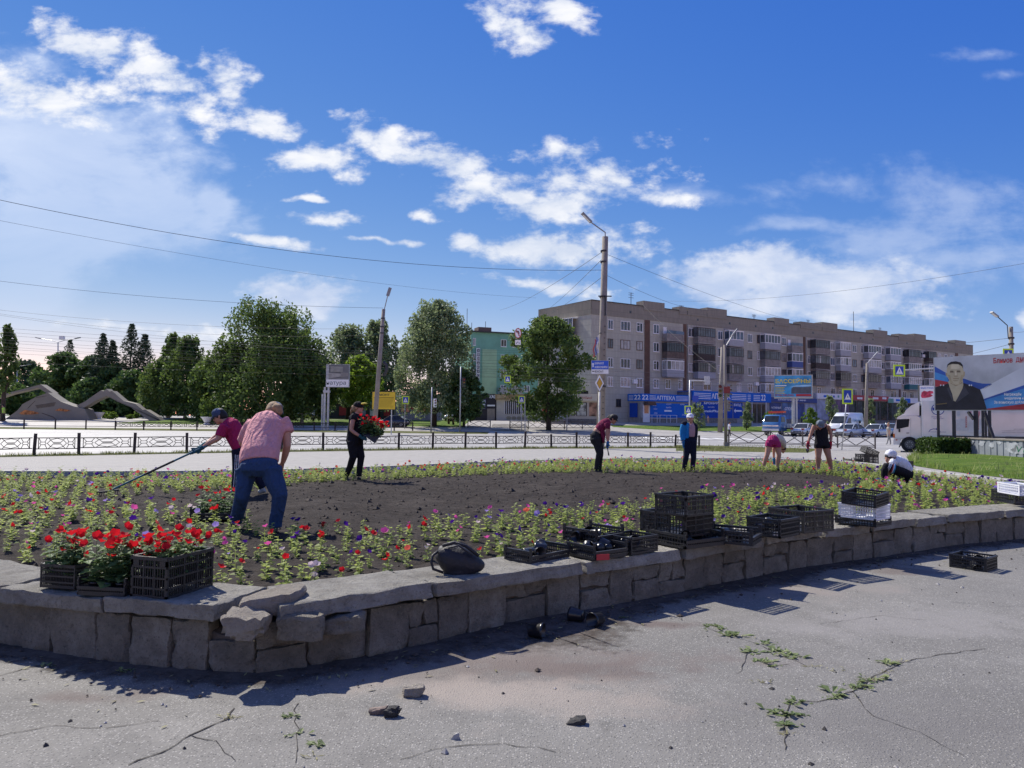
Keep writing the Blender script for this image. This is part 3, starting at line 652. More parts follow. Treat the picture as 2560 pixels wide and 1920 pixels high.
def glassmat(name, c, r=.06):
    t = NT(name); p = t.coord('World'); n = t.noise(p, .9, 3); t.fin(t.mix(t.rng(n, .35, .65), tuple(x * .5 for x in c), c), r, 0, .6); return t.m
GL = [glassmat('glass_dark', (.045, .05, .058)), glassmat('glass_grey', (.11, .12, .135)), glassmat('glass_curtain', (.42, .42, .41), .2), glassmat('glass_blue', (.10, .14, .20))]
brnd = random.Random(3)
def window(fr, a0, a1, z0, z1, parent, n=0.0, fm=None, gm=None, mull=1, f=.075, trans=False, sill=True):
    fm = fm or W_FRAME; gm = gm or GL[brnd.choice([0, 0, 1, 1, 2, 3])]
    m = MB(); m.box(a0, a1, z0, z0 + f, n, n + .05, fr).box(a0, a1, z1 - f, z1, n, n + .05, fr).box(a0, a0 + f, z0 + f, z1 - f, n, n + .05, fr).box(a1 - f, a1, z0 + f, z1 - f, n, n + .05, fr)
    for i in range(mull):
        x = a0 + (a1 - a0) * (i + 1) / (mull + 1) * (1.08 if mull == 1 else 1); m.box(x - f / 2, x + f / 2, z0 + f, z1 - f, n, n + .045, fr)
    if trans: m.box(a0 + f, a0 + (a1 - a0) * .55, z1 - .45, z1 - .40, n, n + .045, fr)
    if sill: m.box(a0 - .06, a1 + .06, z0 - .06, z0 - .002, n, n + .12, fr)
    w = m.build('window', fm, parent); MB().box(a0 + f * .9, a1 - f * .9, z0 + f * .9, z1 - f * .9, n + .002, n + .02, fr).build('pane', gm, w); return w
# --- long grey five-storey block
A = Vector((11.4, 108.3, 0)); Bp = Vector((102.6, 167.0, 0)); C = Vector((4.1, 118.0, 0)); LB = (Bp - A).length
FA = Fr(A, Bp - A); FE = Fr(C, A - C); LE = (A - C).length
apt = thing('apartment_block', 'long grey five-storey apartment block of tiled panels with many mismatched glazed balconies', 'apartment building', (A.x, A.y, 1.2))
MAPT = facade_mat('facade_tile', FA.ex, (.455, .45, .385), (.40, .395, .34), (.285, .28, .24), .28, .9); MAPTE = facade_mat('facade_tile_end', FE.ex, (.51, .495, .43), (.445, .43, .375), (.315, .305, .265), .28, .9)
MPAR = facade_mat('parapet_tile', FA.ex, (.275, .255, .21), (.24, .225, .185), (.18, .165, .14), .28, 1.1); MPARE = facade_mat('parapet_tile_end', FE.ex, (.275, .255, .21), (.24, .225, .185), (.18, .165, .14), .28, 1.1)
MBRN = M('brown_strip', (.12, .07, .05), .8, .2, 1); MROOF = M('roof_tar', (.06, .06, .06), .9)
PT = 19.0; PB = 16.85; back = FA.en * -12.0
MB().box(0, LB, 1.0, PB, -12, 0, FA).build('front_wall', MAPT, apt)
MB().box(0, LE - .01, 1.0, PB, -.3, .012, FE).build('end_wall', MAPTE, apt)
MB().box(0.02, LB - .02, PB + .003, PT - .15, -11.9, .05, FA).build('parapet', MPAR, apt); MB().box(-.02, LE - .06, PB + .003, PT - .15, -.3, .06, FE).build('parapet', MPARE, apt)
MB().box(-.05, LB, PT - .148, PT, -12, .10, FA).build('roof', MROOF, apt)
ac = lambda u, n=0.0, v=900: FA.hit(u, v, n)[0]
for u0, u1, h in [(1607, 1660, .75), (1697, 1716, .55), (1718, 1766, .55), (1767, 1816, .95), (1935, 1972, .7), (2001, 2012, .55), (2012, 2054, .55), (2055, 2093, .95), (2183, 2218, .75), (2246, 2284, .55), (2285, 2314, .95), (2387, 2414, .7)]:
    MB().box(ac(u0), ac(u1), PB + 1.5, PT + h, -1.5, .13, FA).build('parapet_block', MPAR, apt)
for u0, u1 in [(1611, 1624), (1708, 1716), (2008, 2013), (2246, 2250), (2388, 2395)]: MB().box(ac(u0), ac(u1), 1.2, PB, .0, .07, FA).build('shaded_brown_return', MBRN, apt)  # brown-red return walls as flat strips, their shade put into the dark colour
for u in (1718.5, 2015, 1812, 2094, 2316): MB().tube([FA.p(ac(u), 1.3, .12), FA.p(ac(u), PB, .12)], .07, 6).build('drainpipe', M('pipe_metal', (.36, .36, .35), .5), apt)
for u in (1573, 1742, 1822, 1887, 1930, 2031, 2150, 2181, 2222, 2266, 2341, 2364): MB().box(ac(u), ac(u) + .35, PB + .75, PB + 1.1, .052, .07, FA).build('roof_vent', GL[0], apt)
ROWZ = [14.9, 12.1, 9.3, 6.5]
WCOL = [(1519, 1532, 1), (1551, 1575, 2), (1591, 1606, 1), (1633, 1647, 1), (1720, 1734, 1), (1794, 1806, 1), (1869, 1880, 1), (1892.6, 1904, 1), (1954, 1965, 1), (2019, 2029, 1), (2075.7, 2086.5, 1), (2131, 2141, 1), (2152, 2161, 1), (2203, 2211.5, 1), (2255, 2263.5, 1), (2301, 2309.7, 1), (2346, 2352, 1), (2360.6, 2368, 1), (2375, 2383.5, 1), (2401, 2408, 1), (2418, 2426, 1)]
for k, (u0, u1, mu) in enumerate(WCOL):
    for r, z in enumerate(ROWZ):
        brown = (r == 1 and k in (0, 1, 2, 6)) or brnd.random() < .1
        window(FA, ac(u0), ac(u1), z, z + 1.42, apt, .012, W_BROWN if brown else W_FRAME, None, mu, trans=brnd.random() < .3, sill=not brown)
for (u0, u1) in [(1663, 1676), (1695, 1704), (1757, 1777), (1841, 1852), (2042, 2052), (2096, 2103), (2175, 2185), (2225, 2240), (2273, 2283)]:
    window(FA, ac(u0), ac(u1), 6.5, 7.95, apt, .012, W_FRAME, None, 1, trans=True)
# balconies
PANEL = {'grey': M('panel_grey', (.33, .34, .37), .6, .08, 2), 'wood': M('panel_wood', (.15, .115, .095), .85, .3, 2.5), 'blue': M('panel_blue', (.05, .09, .27), .6, .08, 2), 'teal': M('panel_teal', (.02, .13, .15), .6, .08, 2), 'slat': M('panel_slat', (.27, .245, .225), .85, .25, 2.5), 'dark': M('panel_dark', (.07, .055, .05), .85, .25, 2.5)}
DARKF = M('glazing_dark', (.055, .045, .04), .7, .2, 3); BCONC = M('balcony_slab', (.30, .28, .26), .9, .15, 2)
def balcony(u0, u1, r, kind, panel):
    a0, a1 = ac(u0, .6), ac(u1, .6); zf = ROWZ[r] - .95; dpt = 1.15
    bal = MB().box(a0 - .04, a1 + .04, zf - .14, zf, .075, dpt + .04, FA).build('balcony', BCONC, apt)
    pm = PANEL[panel]; m = MB()
    if panel in ('grey', 'blue', 'teal'):
        m.box(a0, a1, zf + .001, zf + 1.0, dpt - .04, dpt, FA).box(a0, a0 + .04, zf + .001, zf + 1.0, .08, dpt - .042, FA).box(a1 - .04, a1, zf + .001, zf + 1.0, .08, dpt - .042, FA)
    else:
        for i in range(5):
            z = zf + .02 + i * .2; m.box(a0, a1, z, z + .165, dpt - .04, dpt, FA).box(a0, a0 + .04, z, z + .165, .08, dpt - .042, FA).box(a1 - .04, a1, z, z + .165, .08, dpt - .042, FA)
    m.build('parapet_panel', pm, bal)
    fm = W_FRAME if kind == 'white' else DARKF; f = .09 if kind == 'white' else .07; z0, z1 = zf + 1.01, zf + 2.45; k = max(3, int((a1 - a0) / (.75 if kind == 'white' else .5))); m = MB()
    if kind != 'open':
        m.box(a0, a1, z0, z0 + f, dpt - .06, dpt, FA).box(a0, a1, z1 - f, z1, dpt - .06, dpt, FA)
        for i in range(k + 1):
            x = a0 + (a1 - a0 - f) * i / k; m.box(x, x + f, z0 + f, z1 - f, dpt - .06, dpt, FA)
        for x in (a0, a1 - f): m.box(x, x + f, z0, z1, .08, .08 + f, FA).box(x, x + f, z1 - f, z1, .08 + f, dpt - .062, FA).box(x, x + f, z0, z0 + f, .08 + f, dpt - .062, FA)
        if kind == 'dark': m.box(a0 + f, a1 - f, z1 - .42, z1 - .36, dpt - .06, dpt - .005, FA)
        m.build('glazing_frame', fm, bal)
        g = GL[{'white': brnd.choice([1, 2, 2, 3]), 'dark': brnd.choice([0, 0, 1])}[kind]]
        for i in range(k):
            x0 = a0 + (a1 - a0 - f) * i / k + f; x1 = a0 + (a1 - a0 - f) * (i + 1) / k
            MB().box(x0, x1, z0 + f, z1 - f, dpt - .04, dpt - .025, FA).build('pane', g if brnd.random() < .8 else GL[brnd.choice([0, 1, 2])], bal)
        MB().box(a0 + .01, a0 + .03, z0 + f, z1 - f, .1 + f, dpt - .07, FA).build('pane', g, bal); MB().box(a1 - .03, a1 - .01, z0 + f, z1 - f, .1 + f, dpt - .07, FA).build('pane', g, bal)
        MB().box(a0 - .05, a1 + .05, z1 + .002, z1 + .08, .075, dpt + .05, FA).build('balcony_roof', BCONC if kind == 'dark' else W_FRAME, bal)
    else:
        MB().box(a0 + .3, a0 + 1.0, zf + .3, zf + 2.1, .02, .06, FA).build('balcony_door', W_FRAME, bal); MB().box(a0, a1, zf + 1.01, zf + 1.5, dpt - .03, dpt - .01, FA).build('wind_screen', GL[3], bal)
BAL = [(1661, 1704, 'open:slat dark:wood white:grey'), (1739, 1782.5, 'dark:slat dark:dark dark:grey'), (1817, 1853, 'white:grey dark:slat dark:slat'), (1906.5, 1945, 'white:grey dark:slat white:grey'), (1974, 2001, 'open:slat white:blue white:grey'),
       (2033, 2069, 'dark:slat dark:dark dark:slat'), (2095, 2121, 'white:grey white:grey dark:slat'), (2165, 2197, 'white:grey white:grey dark:slat'), (2220, 2246, 'white:grey white:slat white:grey'), (2266, 2297, 'dark:slat white:grey white:teal'), (2316, 2335, 'dark:dark white:slat white:slat')]
for u0, u1, sp in BAL:
    for r, k in enumerate(sp.split()): balcony(u0, u1, r, *k.split(':'))
balcony(1906.5, 1945, 3, 'white', 'grey')
e0 = FE.hit(1364, 800)[0]; e1 = FE.hit(1444, 800)[0]; zz = FE.hit(1440, 797)[1]
bal = MB().box(e0, e1, zz - 2.5, zz - 2.35, .02, 1.0, FE).build('balcony', BCONC, apt); MB().box(e0, e1, zz - 2.34, zz - 1.4, .96, 1.0, FE).build('parapet_panel', PANEL['slat'], bal)
m = MB(); m.box(e0, e1, zz, zz + .1, .02, 1.05, FE)
for i in range(9): m.box(e0 + (e1 - e0 - .08) * i / 8, e0 + (e1 - e0 - .08) * i / 8 + .08, zz - 1.39, zz, .94, 1.0, FE)
m.build('glazing_frame', W_FRAME, bal)
for i in range(8): MB().box(e0 + (e1 - e0 - .08) * i / 8 + .08, e0 + (e1 - e0 - .08) * (i + 1) / 8, zz - 1.39, zz, .96, .975, FE).build('pane', GL[i % 3], bal)
for u0, u1, v0, v1 in [(1418, 1428, 893, 912), (1388, 1398, 893, 912), (1418, 1428, 845, 862)]:
    a0, z1 = FE.hit(u0, v0); a1, z0 = FE.hit(u1, v1); window(FE, a0, a1, z0, z1, apt, .014)
aa, az = FE.hit(1441, 978); MB().box(aa, FE.hit(1471, 978)[0], FE.hit(1441, 988)[1], az, .014, .05, FE).build('dark_panel', GL[0], apt)
for u, v in [(1585, 954), (1822, 878), (1889, 960), (2160, 920), (2306, 890)]:
    a0, z0 = FA.hit(u, v); m = MB(); m.box(a0 - .4, a0 + .4, z0 - .3, z0 + .3, .014, .38, FA).build('air_conditioner', W_FRAME, apt)
a0, z1 = FA.hit(1540, 997); a1, z0 = FA.hit(1552, 1017); window(FA, a0, a1, z0, z1, apt, .014, DARKF, GL[0], 1)
MB().box(FE.hit(1478, 0)[0] - .01, FE.hit(1478, 0)[0] + .0, 5, 5.1, 0, .02, FE)
for u, v, h in [(1577.5, 760, 29), (1704, 775, 14), (1885, 801, 14), (2020, 806, 18), (2134, 822, 58), (2200, 830, 22)]:
    a0, z0 = FA.hit(u, v, -1.0); hh = h * 112 / F * 1.15; m = MB().tube([FA.p(a0, PT - .2, -1.0), FA.p(a0, PT + hh, -1.0)], .05, 5)
    if h < 40:
        for q in (.6, .8, .95): m.bar(FA.p(a0 - .5, PT + hh * q, -1.0), FA.p(a0 + .5, PT + hh * q, -1.0), .05)
    m.build('antenna', DARKF, apt)
# --- blue pharmacy annex, in two parts, built against the block
NB = 2.8; BLUE = M('shop_blue', (.02, .15, .58), .7, .08, 1, spec=.15); BLUE2 = M('shop_poster_blue', (.016, .075, .42), .7, .08, 1, spec=.15); WHT = M('letter_white', (.85, .86, .88), .5, .04, 2); PLINTH = M('rubble_plinth', (.20, .19, .175), .9, .35, 5, .5, 20); GREYW = M('shop_grey', (.30, .30, .30), .8, .15, 2)
ph = thing('pharmacy_annex', 'low blue pharmacy annex with white striped fascia on the ground floor of grey block', 'shop', tuple(FA.p(18, 1.2, 2)))
p0, p1, p2, p3 = (FA.hit(u, 1000, NB)[0] for u in (1602, 1721, 1726, 1921))
ZF0, ZF1 = FA.hit(1660, 1004, NB)[1], FA.hit(1660, 986, NB)[1]
MB().box(p0, p1, 1.0, ZF1 - .1, .02, NB - .05, FA).build('wall', GREYW, ph); MB().box(p0, p1, 1.0, 2.0, NB - .04, NB + .02, FA).build('plinth', PLINTH, ph)
fas = MB().box(p0 - .1, p1, ZF0, ZF1, .03, NB + .25, FA).build('fascia', BLUE, ph)
zl = (ZF0 + ZF1) / 2; H = ZF1 - ZF0
def px(u, n): return FA.hit(u, 1000, n)[0]
n = NB + .252
text('22', FA, (px(1605, n), px(1621, n), ZF0 + .2 * H, ZF1 - .15 * H), n, WHT, fas, bold=True); text('АПТЕКА', FA, (px(1641, n), px(1688, n), ZF0 + .2 * H, ZF1 - .2 * H), n, WHT, fas, bold=True)
for u0, u1 in [(1624, 1640), (1690, 1720)]:
    for k in range(4): MB().box(px(u0, n), px(u1, n), ZF0 + H * (.18 + k * .18), ZF0 + H * (.24 + k * .18), n, n + .01, FA).build('stripe', WHT, fas)
FRt = Fr(FA.p(p0 - .1, 0, 0), FA.en)
text('22', FRt, (1.5, NB + .05, ZF0 + .2 * H, ZF1 - .15 * H), .004, WHT, fas, bold=True)
for k in range(4): MB().box(.3, 1.3, ZF0 + H * (.18 + k * .18), ZF0 + H * (.24 + k * .18), 0, .01, FRt).build('stripe', WHT, fas)
MB().box(.5, 2.2, 2.0, ZF0 - .3, 0, .03, FRt).build('poster', BLUE2, ph)
post = MB().box(px(1625, NB), p1 - .1, 2.02, ZF0 - .25, NB - .03, NB + .03, FA).build('poster', BLUE, ph)
for u, v, w, s in [(1632, 1012, 12, 'БЛИЗКО'), (1665, 1009, 18, 'ЗАКАЗЫВАЙ'), (1665, 1019, 18, 'AptekiPlus'), (1700, 1010, 16, 'ЗАКАЗЫВАЙ'), (1634, 1022, 12, 'НАДЁЖНО'), (1636, 1033, 10, 'ВЫГОДНО'), (1705, 1037, 14, 'Аптека')]:
    a_, z_ = FA.hit(u, v, NB + .03); wd = w * 112 / F; text(s, FA, (a_, a_ + wd, z_ - .16, z_ + .14), NB + .032, WHT, post)
a_, z_ = FA.hit(1661, 1027, NB + .03); MB().box(a_, a_ + 1.5, z_ - .12, z_ + .12, NB + .03, NB + .04, FA).build('price_strip', WHT, post)
dr = MB().box(px(1607, NB), px(1624, NB), 1.3, ZF0 - .5, NB - .03, NB + .06, FA).build('door', W_FRAME, ph); MB().box(px(1610, NB), px(1621, NB), 2.6, 3.9, NB + .06, NB + .075, FA).build('pane', GL[0], dr)
awn = MB().poly([(0, 0), (1.9, 0), (1.6, .5), (.3, .5)], 0, .8, Fr(FA.p(px(1608, NB), ZF0 - .6, NB + .05), FA.ex)).build('door_awning', MBRN, ph)
ramp = MB()
for u in (1630, 1643, 1650, 1667, 1676, 1692): ramp.tube([FA.p(px(u, NB + 1.5), terr(106), NB + 1.5), FA.p(px(u, NB + 1.5), 2.35, NB + 1.5)], .035, 5)
for z in (2.35, 1.9): ramp.tube([FA.p(px(1626, NB + 1.5), z, NB + 1.5), FA.p(px(1693, NB + 1.5), z, NB + 1.5)], .03, 5)
ramp.build('ramp_railing', W_FRAME, ph)
# second, slightly higher part
ZG0, ZG1 = FA.hit(1740, 997, NB + .3)[1] - .25, FA.hit(1740, 977, NB + .3)[1]; H2 = ZG1 - ZG0; n = NB + .552
MB().box(p2, p3, 1.0, ZG1 - .1, .02, NB + .2, FA).build('wall', GREYW, ph); MB().box(p2, p3 - 8, 1.0, 2.0, NB + .2, NB + .26, FA).build('plinth', PLINTH, ph)
fas2 = MB().box(p2, p3, ZG0, ZG1, .03, NB + .55, FA).build('fascia', BLUE, ph)
text('АПТЕКА', FA, (px(1779, n), px(1826, n), ZG0 + .22 * H2, ZG1 - .2 * H2), n, WHT, fas2, bold=True); text('22', FA, (px(1903, n), px(1914, n), ZG0 + .2 * H2, ZG1 - .15 * H2), n, WHT, fas2, bold=True)
for u0, u1 in [(1735, 1777), (1829, 1866), (1869, 1877), (1884, 1900)]:
    for k in range(4): MB().box(px(u0, n), px(u1, n), ZG0 + H2 * (.18 + k * .18), ZG0 + H2 * (.24 + k * .18), n, n + .01, FA).build('stripe', WHT, fas2)
po2 = MB().box(px(1739, NB + .2), px(1831, NB + .2), 2.05, ZG0 - .15, NB + .2, NB + .24, FA).build('poster', BLUE2, ph); n = NB + .242
def ptext(s, u0, u1, v0, v1, parent, n, bold=True, mat=None, shear=0.0, fr=None):
    fr = fr or FA; a0, z1 = fr.hit(u0, v0, n); a1, z0 = fr.hit(u1, v1, n); text(s, fr, (a0, a1, z0, z1), n, mat or WHT, parent, bold=bold, shear=shear)
ptext('БРОНИРУЙ', 1760, 1806, 1003, 1011.5, po2, n); ptext('НА САЙТЕ', 1770, 1786, 1015, 1020, po2, n, False); ptext('AptekiPlus.RU', 1748, 1818, 1024, 1033, po2, n, True, None, .2)
po3 = MB().box(px(1833, NB + .2), px(1856, NB + .2), 2.05, ZG0 - .15, NB + .2, NB + .24, FA).build('poster', BLUE2, ph); ptext('ВХОД', 1835, 1853, 1009, 1017, po3, n)
a0, z0 = FA.hit(1835, 1027, n); a1 = FA.hit(1854, 1027, n)[0]; MB().poly([(a0, z0), (a0 + .35, z0 + .35), (a0 + .35, z0 + .12), (a1, z0 + .12), (a1, z0 - .12), (a0 + .35, z0 - .12), (a0 + .35, z0 - .35)], n, n + .01, FA).build('arrow', WHT, po3)
for u in (1862, 1872, 1882, 1893, 1904):
    dr = MB().box(px(u, NB + .2), px(u + 9, NB + .2), 1.35, ZG0 - .3, NB + .2, NB + .24, FA).build('entrance_bay', DARKF, ph); MB().box(px(u + 1, NB + .2), px(u + 8, NB + .2), 1.6, ZG0 - .5, NB + .24, NB + .25, FA).build('pane', GL[0], dr)
for u in (1880, 1915): MB().tube([FA.p(px(u, NB + .5), 1.2, NB + .5), FA.p(px(u, NB + .5), ZG0, NB + .5)], .06, 6).build('canopy_post', W_FRAME, ph)
# --- row of further shop fronts
def shopfront(name, label, u0, u1, fascia, vz0, vz1, bays, n0=2.2):
    t_ = thing(name, label, 'shop', tuple(FA.p(px(u0, n0), 1.2, n0)))
    a0, a1 = px(u0, n0), px(u1, n0); um = (u0 + u1) / 2; z0 = FA.hit(um, vz1, n0)[1]; z1 = FA.hit(um, vz0, n0)[1]
    MB().box(a0, a1, 1.0, z1 - .05, .02, n0 - .1, FA).build('wall', GREYW, t_); MB().box(a0, a1, 1.0, 2.0, n0 - .09, n0 - .04, FA).build('plinth', PLINTH, t_)
    f_ = MB().box(a0, a1, z0, z1, .03, n0 + .2, FA).build('fascia', fascia, t_); k = len(bays)
    for i, mt in enumerate(bays):
        b0, b1 = a0 + (a1 - a0) * i / k + .12, a0 + (a1 - a0) * (i + 1) / k - .12
        w_ = MB().box(b0, b1, 2.02, z0 - .1, n0 - .095, n0 - .02, FA).build('window_bay', mt, t_)
        if mt is DARKF: 
            for q in range(3): MB().box(b0 + .1 + (b1 - b0 - .1) * q / 3, b0 + (b1 - b0 - .1) * (q + 1) / 3, 2.15, z0 - .25, n0 - .02, n0 - .008, FA).build('pane', GL[brnd.choice([0, 1])], w_)
    return t_, f_, n0 + .202
PSP = [M('poster_sport_a', (.03, .06, .22), .5, .5, .6), M('poster_sport_b', (.10, .20, .42), .5, .6, .5), M('poster_pale', (.32, .36, .48), .5, .4, .5), M('poster_violet', (.12, .07, .14), .5, .5, .6)]
NAVY = M('fascia_navy', (.02, .05, .22), .5, .1, 1); REDF = M('fascia_red', (.36, .03, .045), .5, .15, 1); WHF = M('fascia_white', (.70, .72, .75), .5, .06, 1); GRNF = M('fascia_green', (.10, .30, .24), .5, .15, 1)
t_, f_, n = shopfront('sports_shop', 'shop front with navy fascia and blue sports posters behind the pool billboard', 1924, 2040, NAVY, 995, 1006, [PSP[0], PSP[1], PSP[0], PSP[2]])
ptext('СПОРТИВНЫЙ МИР', 1945, 2015, 996, 1003, f_, n); ptext('АКТИВНЫЙ', 1927, 1953, 1015, 1022, t_, 2.19, True, None, .2); ptext('СПОРТ', 1962, 1985, 1018, 1026, t_, 2.19, True, None, .2)
t_, f_, n = shopfront('service_shop', 'shop front with plain white fascia and pale posters beside navy shop', 2041, 2102, WHF, 984, 998, [PSP[2], PSP[3]])
MB().box(px(2059, n), px(2070, n), FA.hit(2064, 993, n)[1], FA.hit(2064, 988, n)[1], n, n + .01, FA).build('logo', BLUE, f_); MB().box(px(2083, n), px(2087, n), FA.hit(2064, 993, n)[1], FA.hit(2064, 988, n)[1], n, n + .01, FA).build('logo', BLUE2, f_); MB().box(px(2094, n), px(2098, n), FA.hit(2064, 993, n)[1], FA.hit(2064, 987, n)[1], n, n + .01, FA).build('logo', GRNF, f_)
t_, f_, n = shopfront('red_shop', 'shop front with long red fascia and dark barred windows', 2103, 2219, REDF, 989, 1001, [PSP[3], DARKF, DARKF, PANEL['dark'], DARKF, DARKF])
for u0, u1 in [(2143, 2156), (2182, 2196), (2206, 2216)]: MB().box(px(u0, n), px(u1, n), FA.hit(u0, 998, n)[1], FA.hit(u0, 993, n)[1], n, n + .01, FA).build('fascia_lettering', WHF, f_)
t_, f_, n = shopfront('corner_shop', 'shop front with green, white and blue fascia near the truck', 2220, 2340, WHF, 995, 1008, [DARKF, PSP[2], DARKF, PSP[2], DARKF])
for u0, u1, mm in [(2220, 2234, GRNF), (2262, 2276, BLUE), (2240, 2256, BLUE)]: MB().box(px(u0, n), px(u1, n), FA.hit(u0, 1007 if mm is not BLUE or u0 > 2250 else 1003, n)[1], FA.hit(u0, 996 if u0 != 2240 else 998, n)[1], n, n + .01, FA).build('fascia_panel', mm, f_)
# --- cream bakery kiosk at the block's end
FK = Fr(D(1352, 1050, 104), D(1500, 1052, 101.5) - D(1352, 1050, 104)); FK.ex.z = 0; FK.ex.normalize(); FK.en = FK.ex.cross(FK.ez)
CREAM = M('kiosk_cream', (.52, .48, .40), .7, .08, 1); KP = [M('poster_bread', (.34, .19, .12), .6, .8, 1.4), M('poster_table', (.42, .42, .36), .6, .7, 1.6), M('poster_red', (.42, .04, .04), .6, .5, 1.5)]; REDL = M('letter_rust', (.40, .10, .06), .6)
kio = thing('bakery_kiosk', 'single-storey cream kiosk with food posters and white door beside grey block', 'kiosk', tuple(FK.p(4, terr(102) - FK.O.z, -1)))
kh = lambda u, v: FK.hit(u, v)
kz0 = terr(102) - FK.O.z - .05; ku = lambda u: kh(u, 1030)[0]; kv = lambda v: kh(1440, v)[1]
MB().box(ku(1352), ku(1499), kz0, kv(987), -4, 0, FK).build('wall', CREAM, kio); MB().box(ku(1352) - .1, ku(1499) + .1, kv(1002), kv(985), -.5, .25, FK).build('fascia', M('kiosk_fascia', (.60, .56, .46), .7, .06, 1), kio)
MB().box(ku(1352), ku(1499), kz0, kv(1047), .0, .06, FK).build('plinth', PLINTH, kio)
text('Хлебный', FK, (ku(1450), ku(1481), kv(998), kv(990)), .252, REDL, kio, shear=.3)
for u0, u1, mt in [(1419, 1437, KP[1]), (1441, 1467, KP[1]), (1473, 1497, KP[0]), (1356, 1380, KP[2])]:
    w_ = MB().box(ku(u0), ku(u1), kv(1040), kv(1006), .0, .05, FK).build('poster_window', DARKF if u0 in (1419, 1441) else mt, kio)
    if u0 in (1419, 1441): MB().box(ku(u0) + .12, ku(u1) - .12, kv(1039), kv(1008), .05, .06, FK).build('poster', mt, w_)
dr = MB().box(ku(1386), ku(1415), kv(1047), kv(1009), .0, .08, FK).build('door', W_FRAME, kio); MB().box(ku(1390), ku(1401), kv(1030), kv(1013), .08, .09, FK).build('pane', GL[1], dr); MB().box(ku(1404), ku(1411), kv(1030), kv(1013), .08, .09, FK).build('pane', GL[0], dr)
m = MB()
for i in range(9): m.tube([FK.p(ku(1386) + i * .2, kv(1049), 1.2), FK.p(ku(1386) + i * .2, kv(1033), 1.2)], .025, 4)
for v in (1033, 1048): m.tube([FK.p(ku(1386), kv(v), 1.2), FK.p(ku(1386) + 1.6, kv(v), 1.2)], .03, 4)
m.tube([FK.p(ku(1386), kv(1033), 1.2), FK.p(ku(1378), kv(1042), 1.2)], .03, 4); m.tube([FK.p(ku(1386) + 1.6, kv(1033), 1.2), FK.p(ku(1386) + 2.2, kv(1045), 1.2)], .03, 4); m.build('porch_railing', M('railing_grey', (.5, .52, .55), .5), kio)
m = MB()
for i in range(3): m.box(ku(1382) - i * .3, ku(1416) + i * .3, kz0, kz0 + .75 - i * .25, .06, 1.4 + i * .3, FK)
m.build('steps', BCONC, kio)
# --- green block behind the trees
FG = Fr(D(1170, 1046, 135), D(1420, 1049, 142) - D(1170, 1046, 135)); FG.ex.z = 0; FG.ex.normalize(); FG.en = FG.ex.cross(FG.ez); gh = FG.hit
TEAL = M('green_wall', (.17, .37, .29), .85, .12, .5); LIME = M('pale_green_wall', (.32, .49, .32), .85, .1, .5)
gb = thing('green_block', 'four-storey turquoise and pale green apartment block rising behind the trees', 'apartment building', tuple(FG.p(8, terr(140) - FG.O.z, -3)))
gu = lambda u: gh(u, 950)[0]; gv = lambda v: gh(1240, v)[1]; gz0 = terr(140) - FG.O.z
MB().box(gu(1176), gu(1420), gz0, gv(833), -10, 0, FG).build('wall', TEAL, gb); MB().box(gu(1205), gu(1241), gv(985), gv(874), 0, .06, FG).build('pale_wall_panel', LIME, gb)
MB().box(gu(1176) - .2, gu(1420), gv(833) + .002, gv(830), -10, .5, FG).build('roof', MROOF, gb)
MB().box(gu(1201), gu(1234), gv(829), gv(817), -4, -1.5, FG).build('roof_house', M('roof_brick', (.14, .10, .085), .9, .2, 1), gb)
for v0, v1 in [(848, 866), (886, 904), (924, 943), (962, 978)]:
    for u0, u1 in [(1251, 1265), (1280, 1294), (1181, 1188), (1310, 1324)]: window(FG, gu(u0), gu(u1), gv(v1), gv(v0), gb, .01)
for u0, u1 in [(1244, 1276), (1279, 1300)]: MB().box(gu(u0), gu(u1), gv(985), gv(969), .02, 1.4, FG).build('balcony_panel', PANEL['grey'], gb)
for u, h in [(1221, 30), (1186, 25), (1174, 60)]: MB().tube([FG.p(gu(u), gv(831), -2), FG.p(gu(u), gv(831) + h * 136 / F, -2)], .05, 5).build('antenna', DARKF, gb)
av = thing('ticket_sign', 'tall narrow vertical sign with white letters on dark squares beside green wall', 'sign', tuple(FG.p(gu(1193), gv(950), .5)))
MB().box(gu(1188), gu(1197), gv(952), gv(873), .35, .5, FG).build('sign_panel', WHF, av)
NAVS = M('sign_navy', (.025, .03, .09), .5, .1, 2)
for i, ch in enumerate('АВИАКАССА'):
    v0 = 875 + i * 10.2
    if v0 > 948: break
    MB().box(gu(1190), gu(1196), gv(v0 + 8.2), gv(v0), .5, .515, FG).build('letter_square', NAVS, av); text(ch, FG, (gu(1191.3), gu(1194.7), gv(v0 + 7), gv(v0 + 1.2)), .517, WHT, av)
# --- flower shop and dark shop in front of the green block
FS = Fr(D(1210, 1050, 122), D(1420, 1052, 117) - D(1210, 1050, 122)); FS.ex.z = 0; FS.ex.normalize(); FS.en = FS.ex.cross(FS.ez)
su = lambda u, v=1020: FS.hit(u, v)[0]; sv = lambda v: FS.hit(1280, v)[1]; sz0 = terr(120) - FS.O.z
fl = thing('flower_shop', 'low flower shop with tan sign band and white window bars behind street trees', 'shop', tuple(FS.p(su(1300), sz0, -2)))
TANB = M('sign_tan', (.30, .21, .10), .6, .15, 1); GOLD = M('letter_gold', (.62, .50, .28), .5)
MB().box(su(1241), su(1400), sz0, sv(988), -5, 0, FS).build('wall', CREAM, fl); MB().box(su(1240), su(1330), sv(999), sv(986), .02, .4, FS).build('sign_band', TANB, fl); text('ЦВЕТЫ', FS, (su(1245), su(1266), sv(997), sv(988)), .402, GOLD, fl, bold=True)
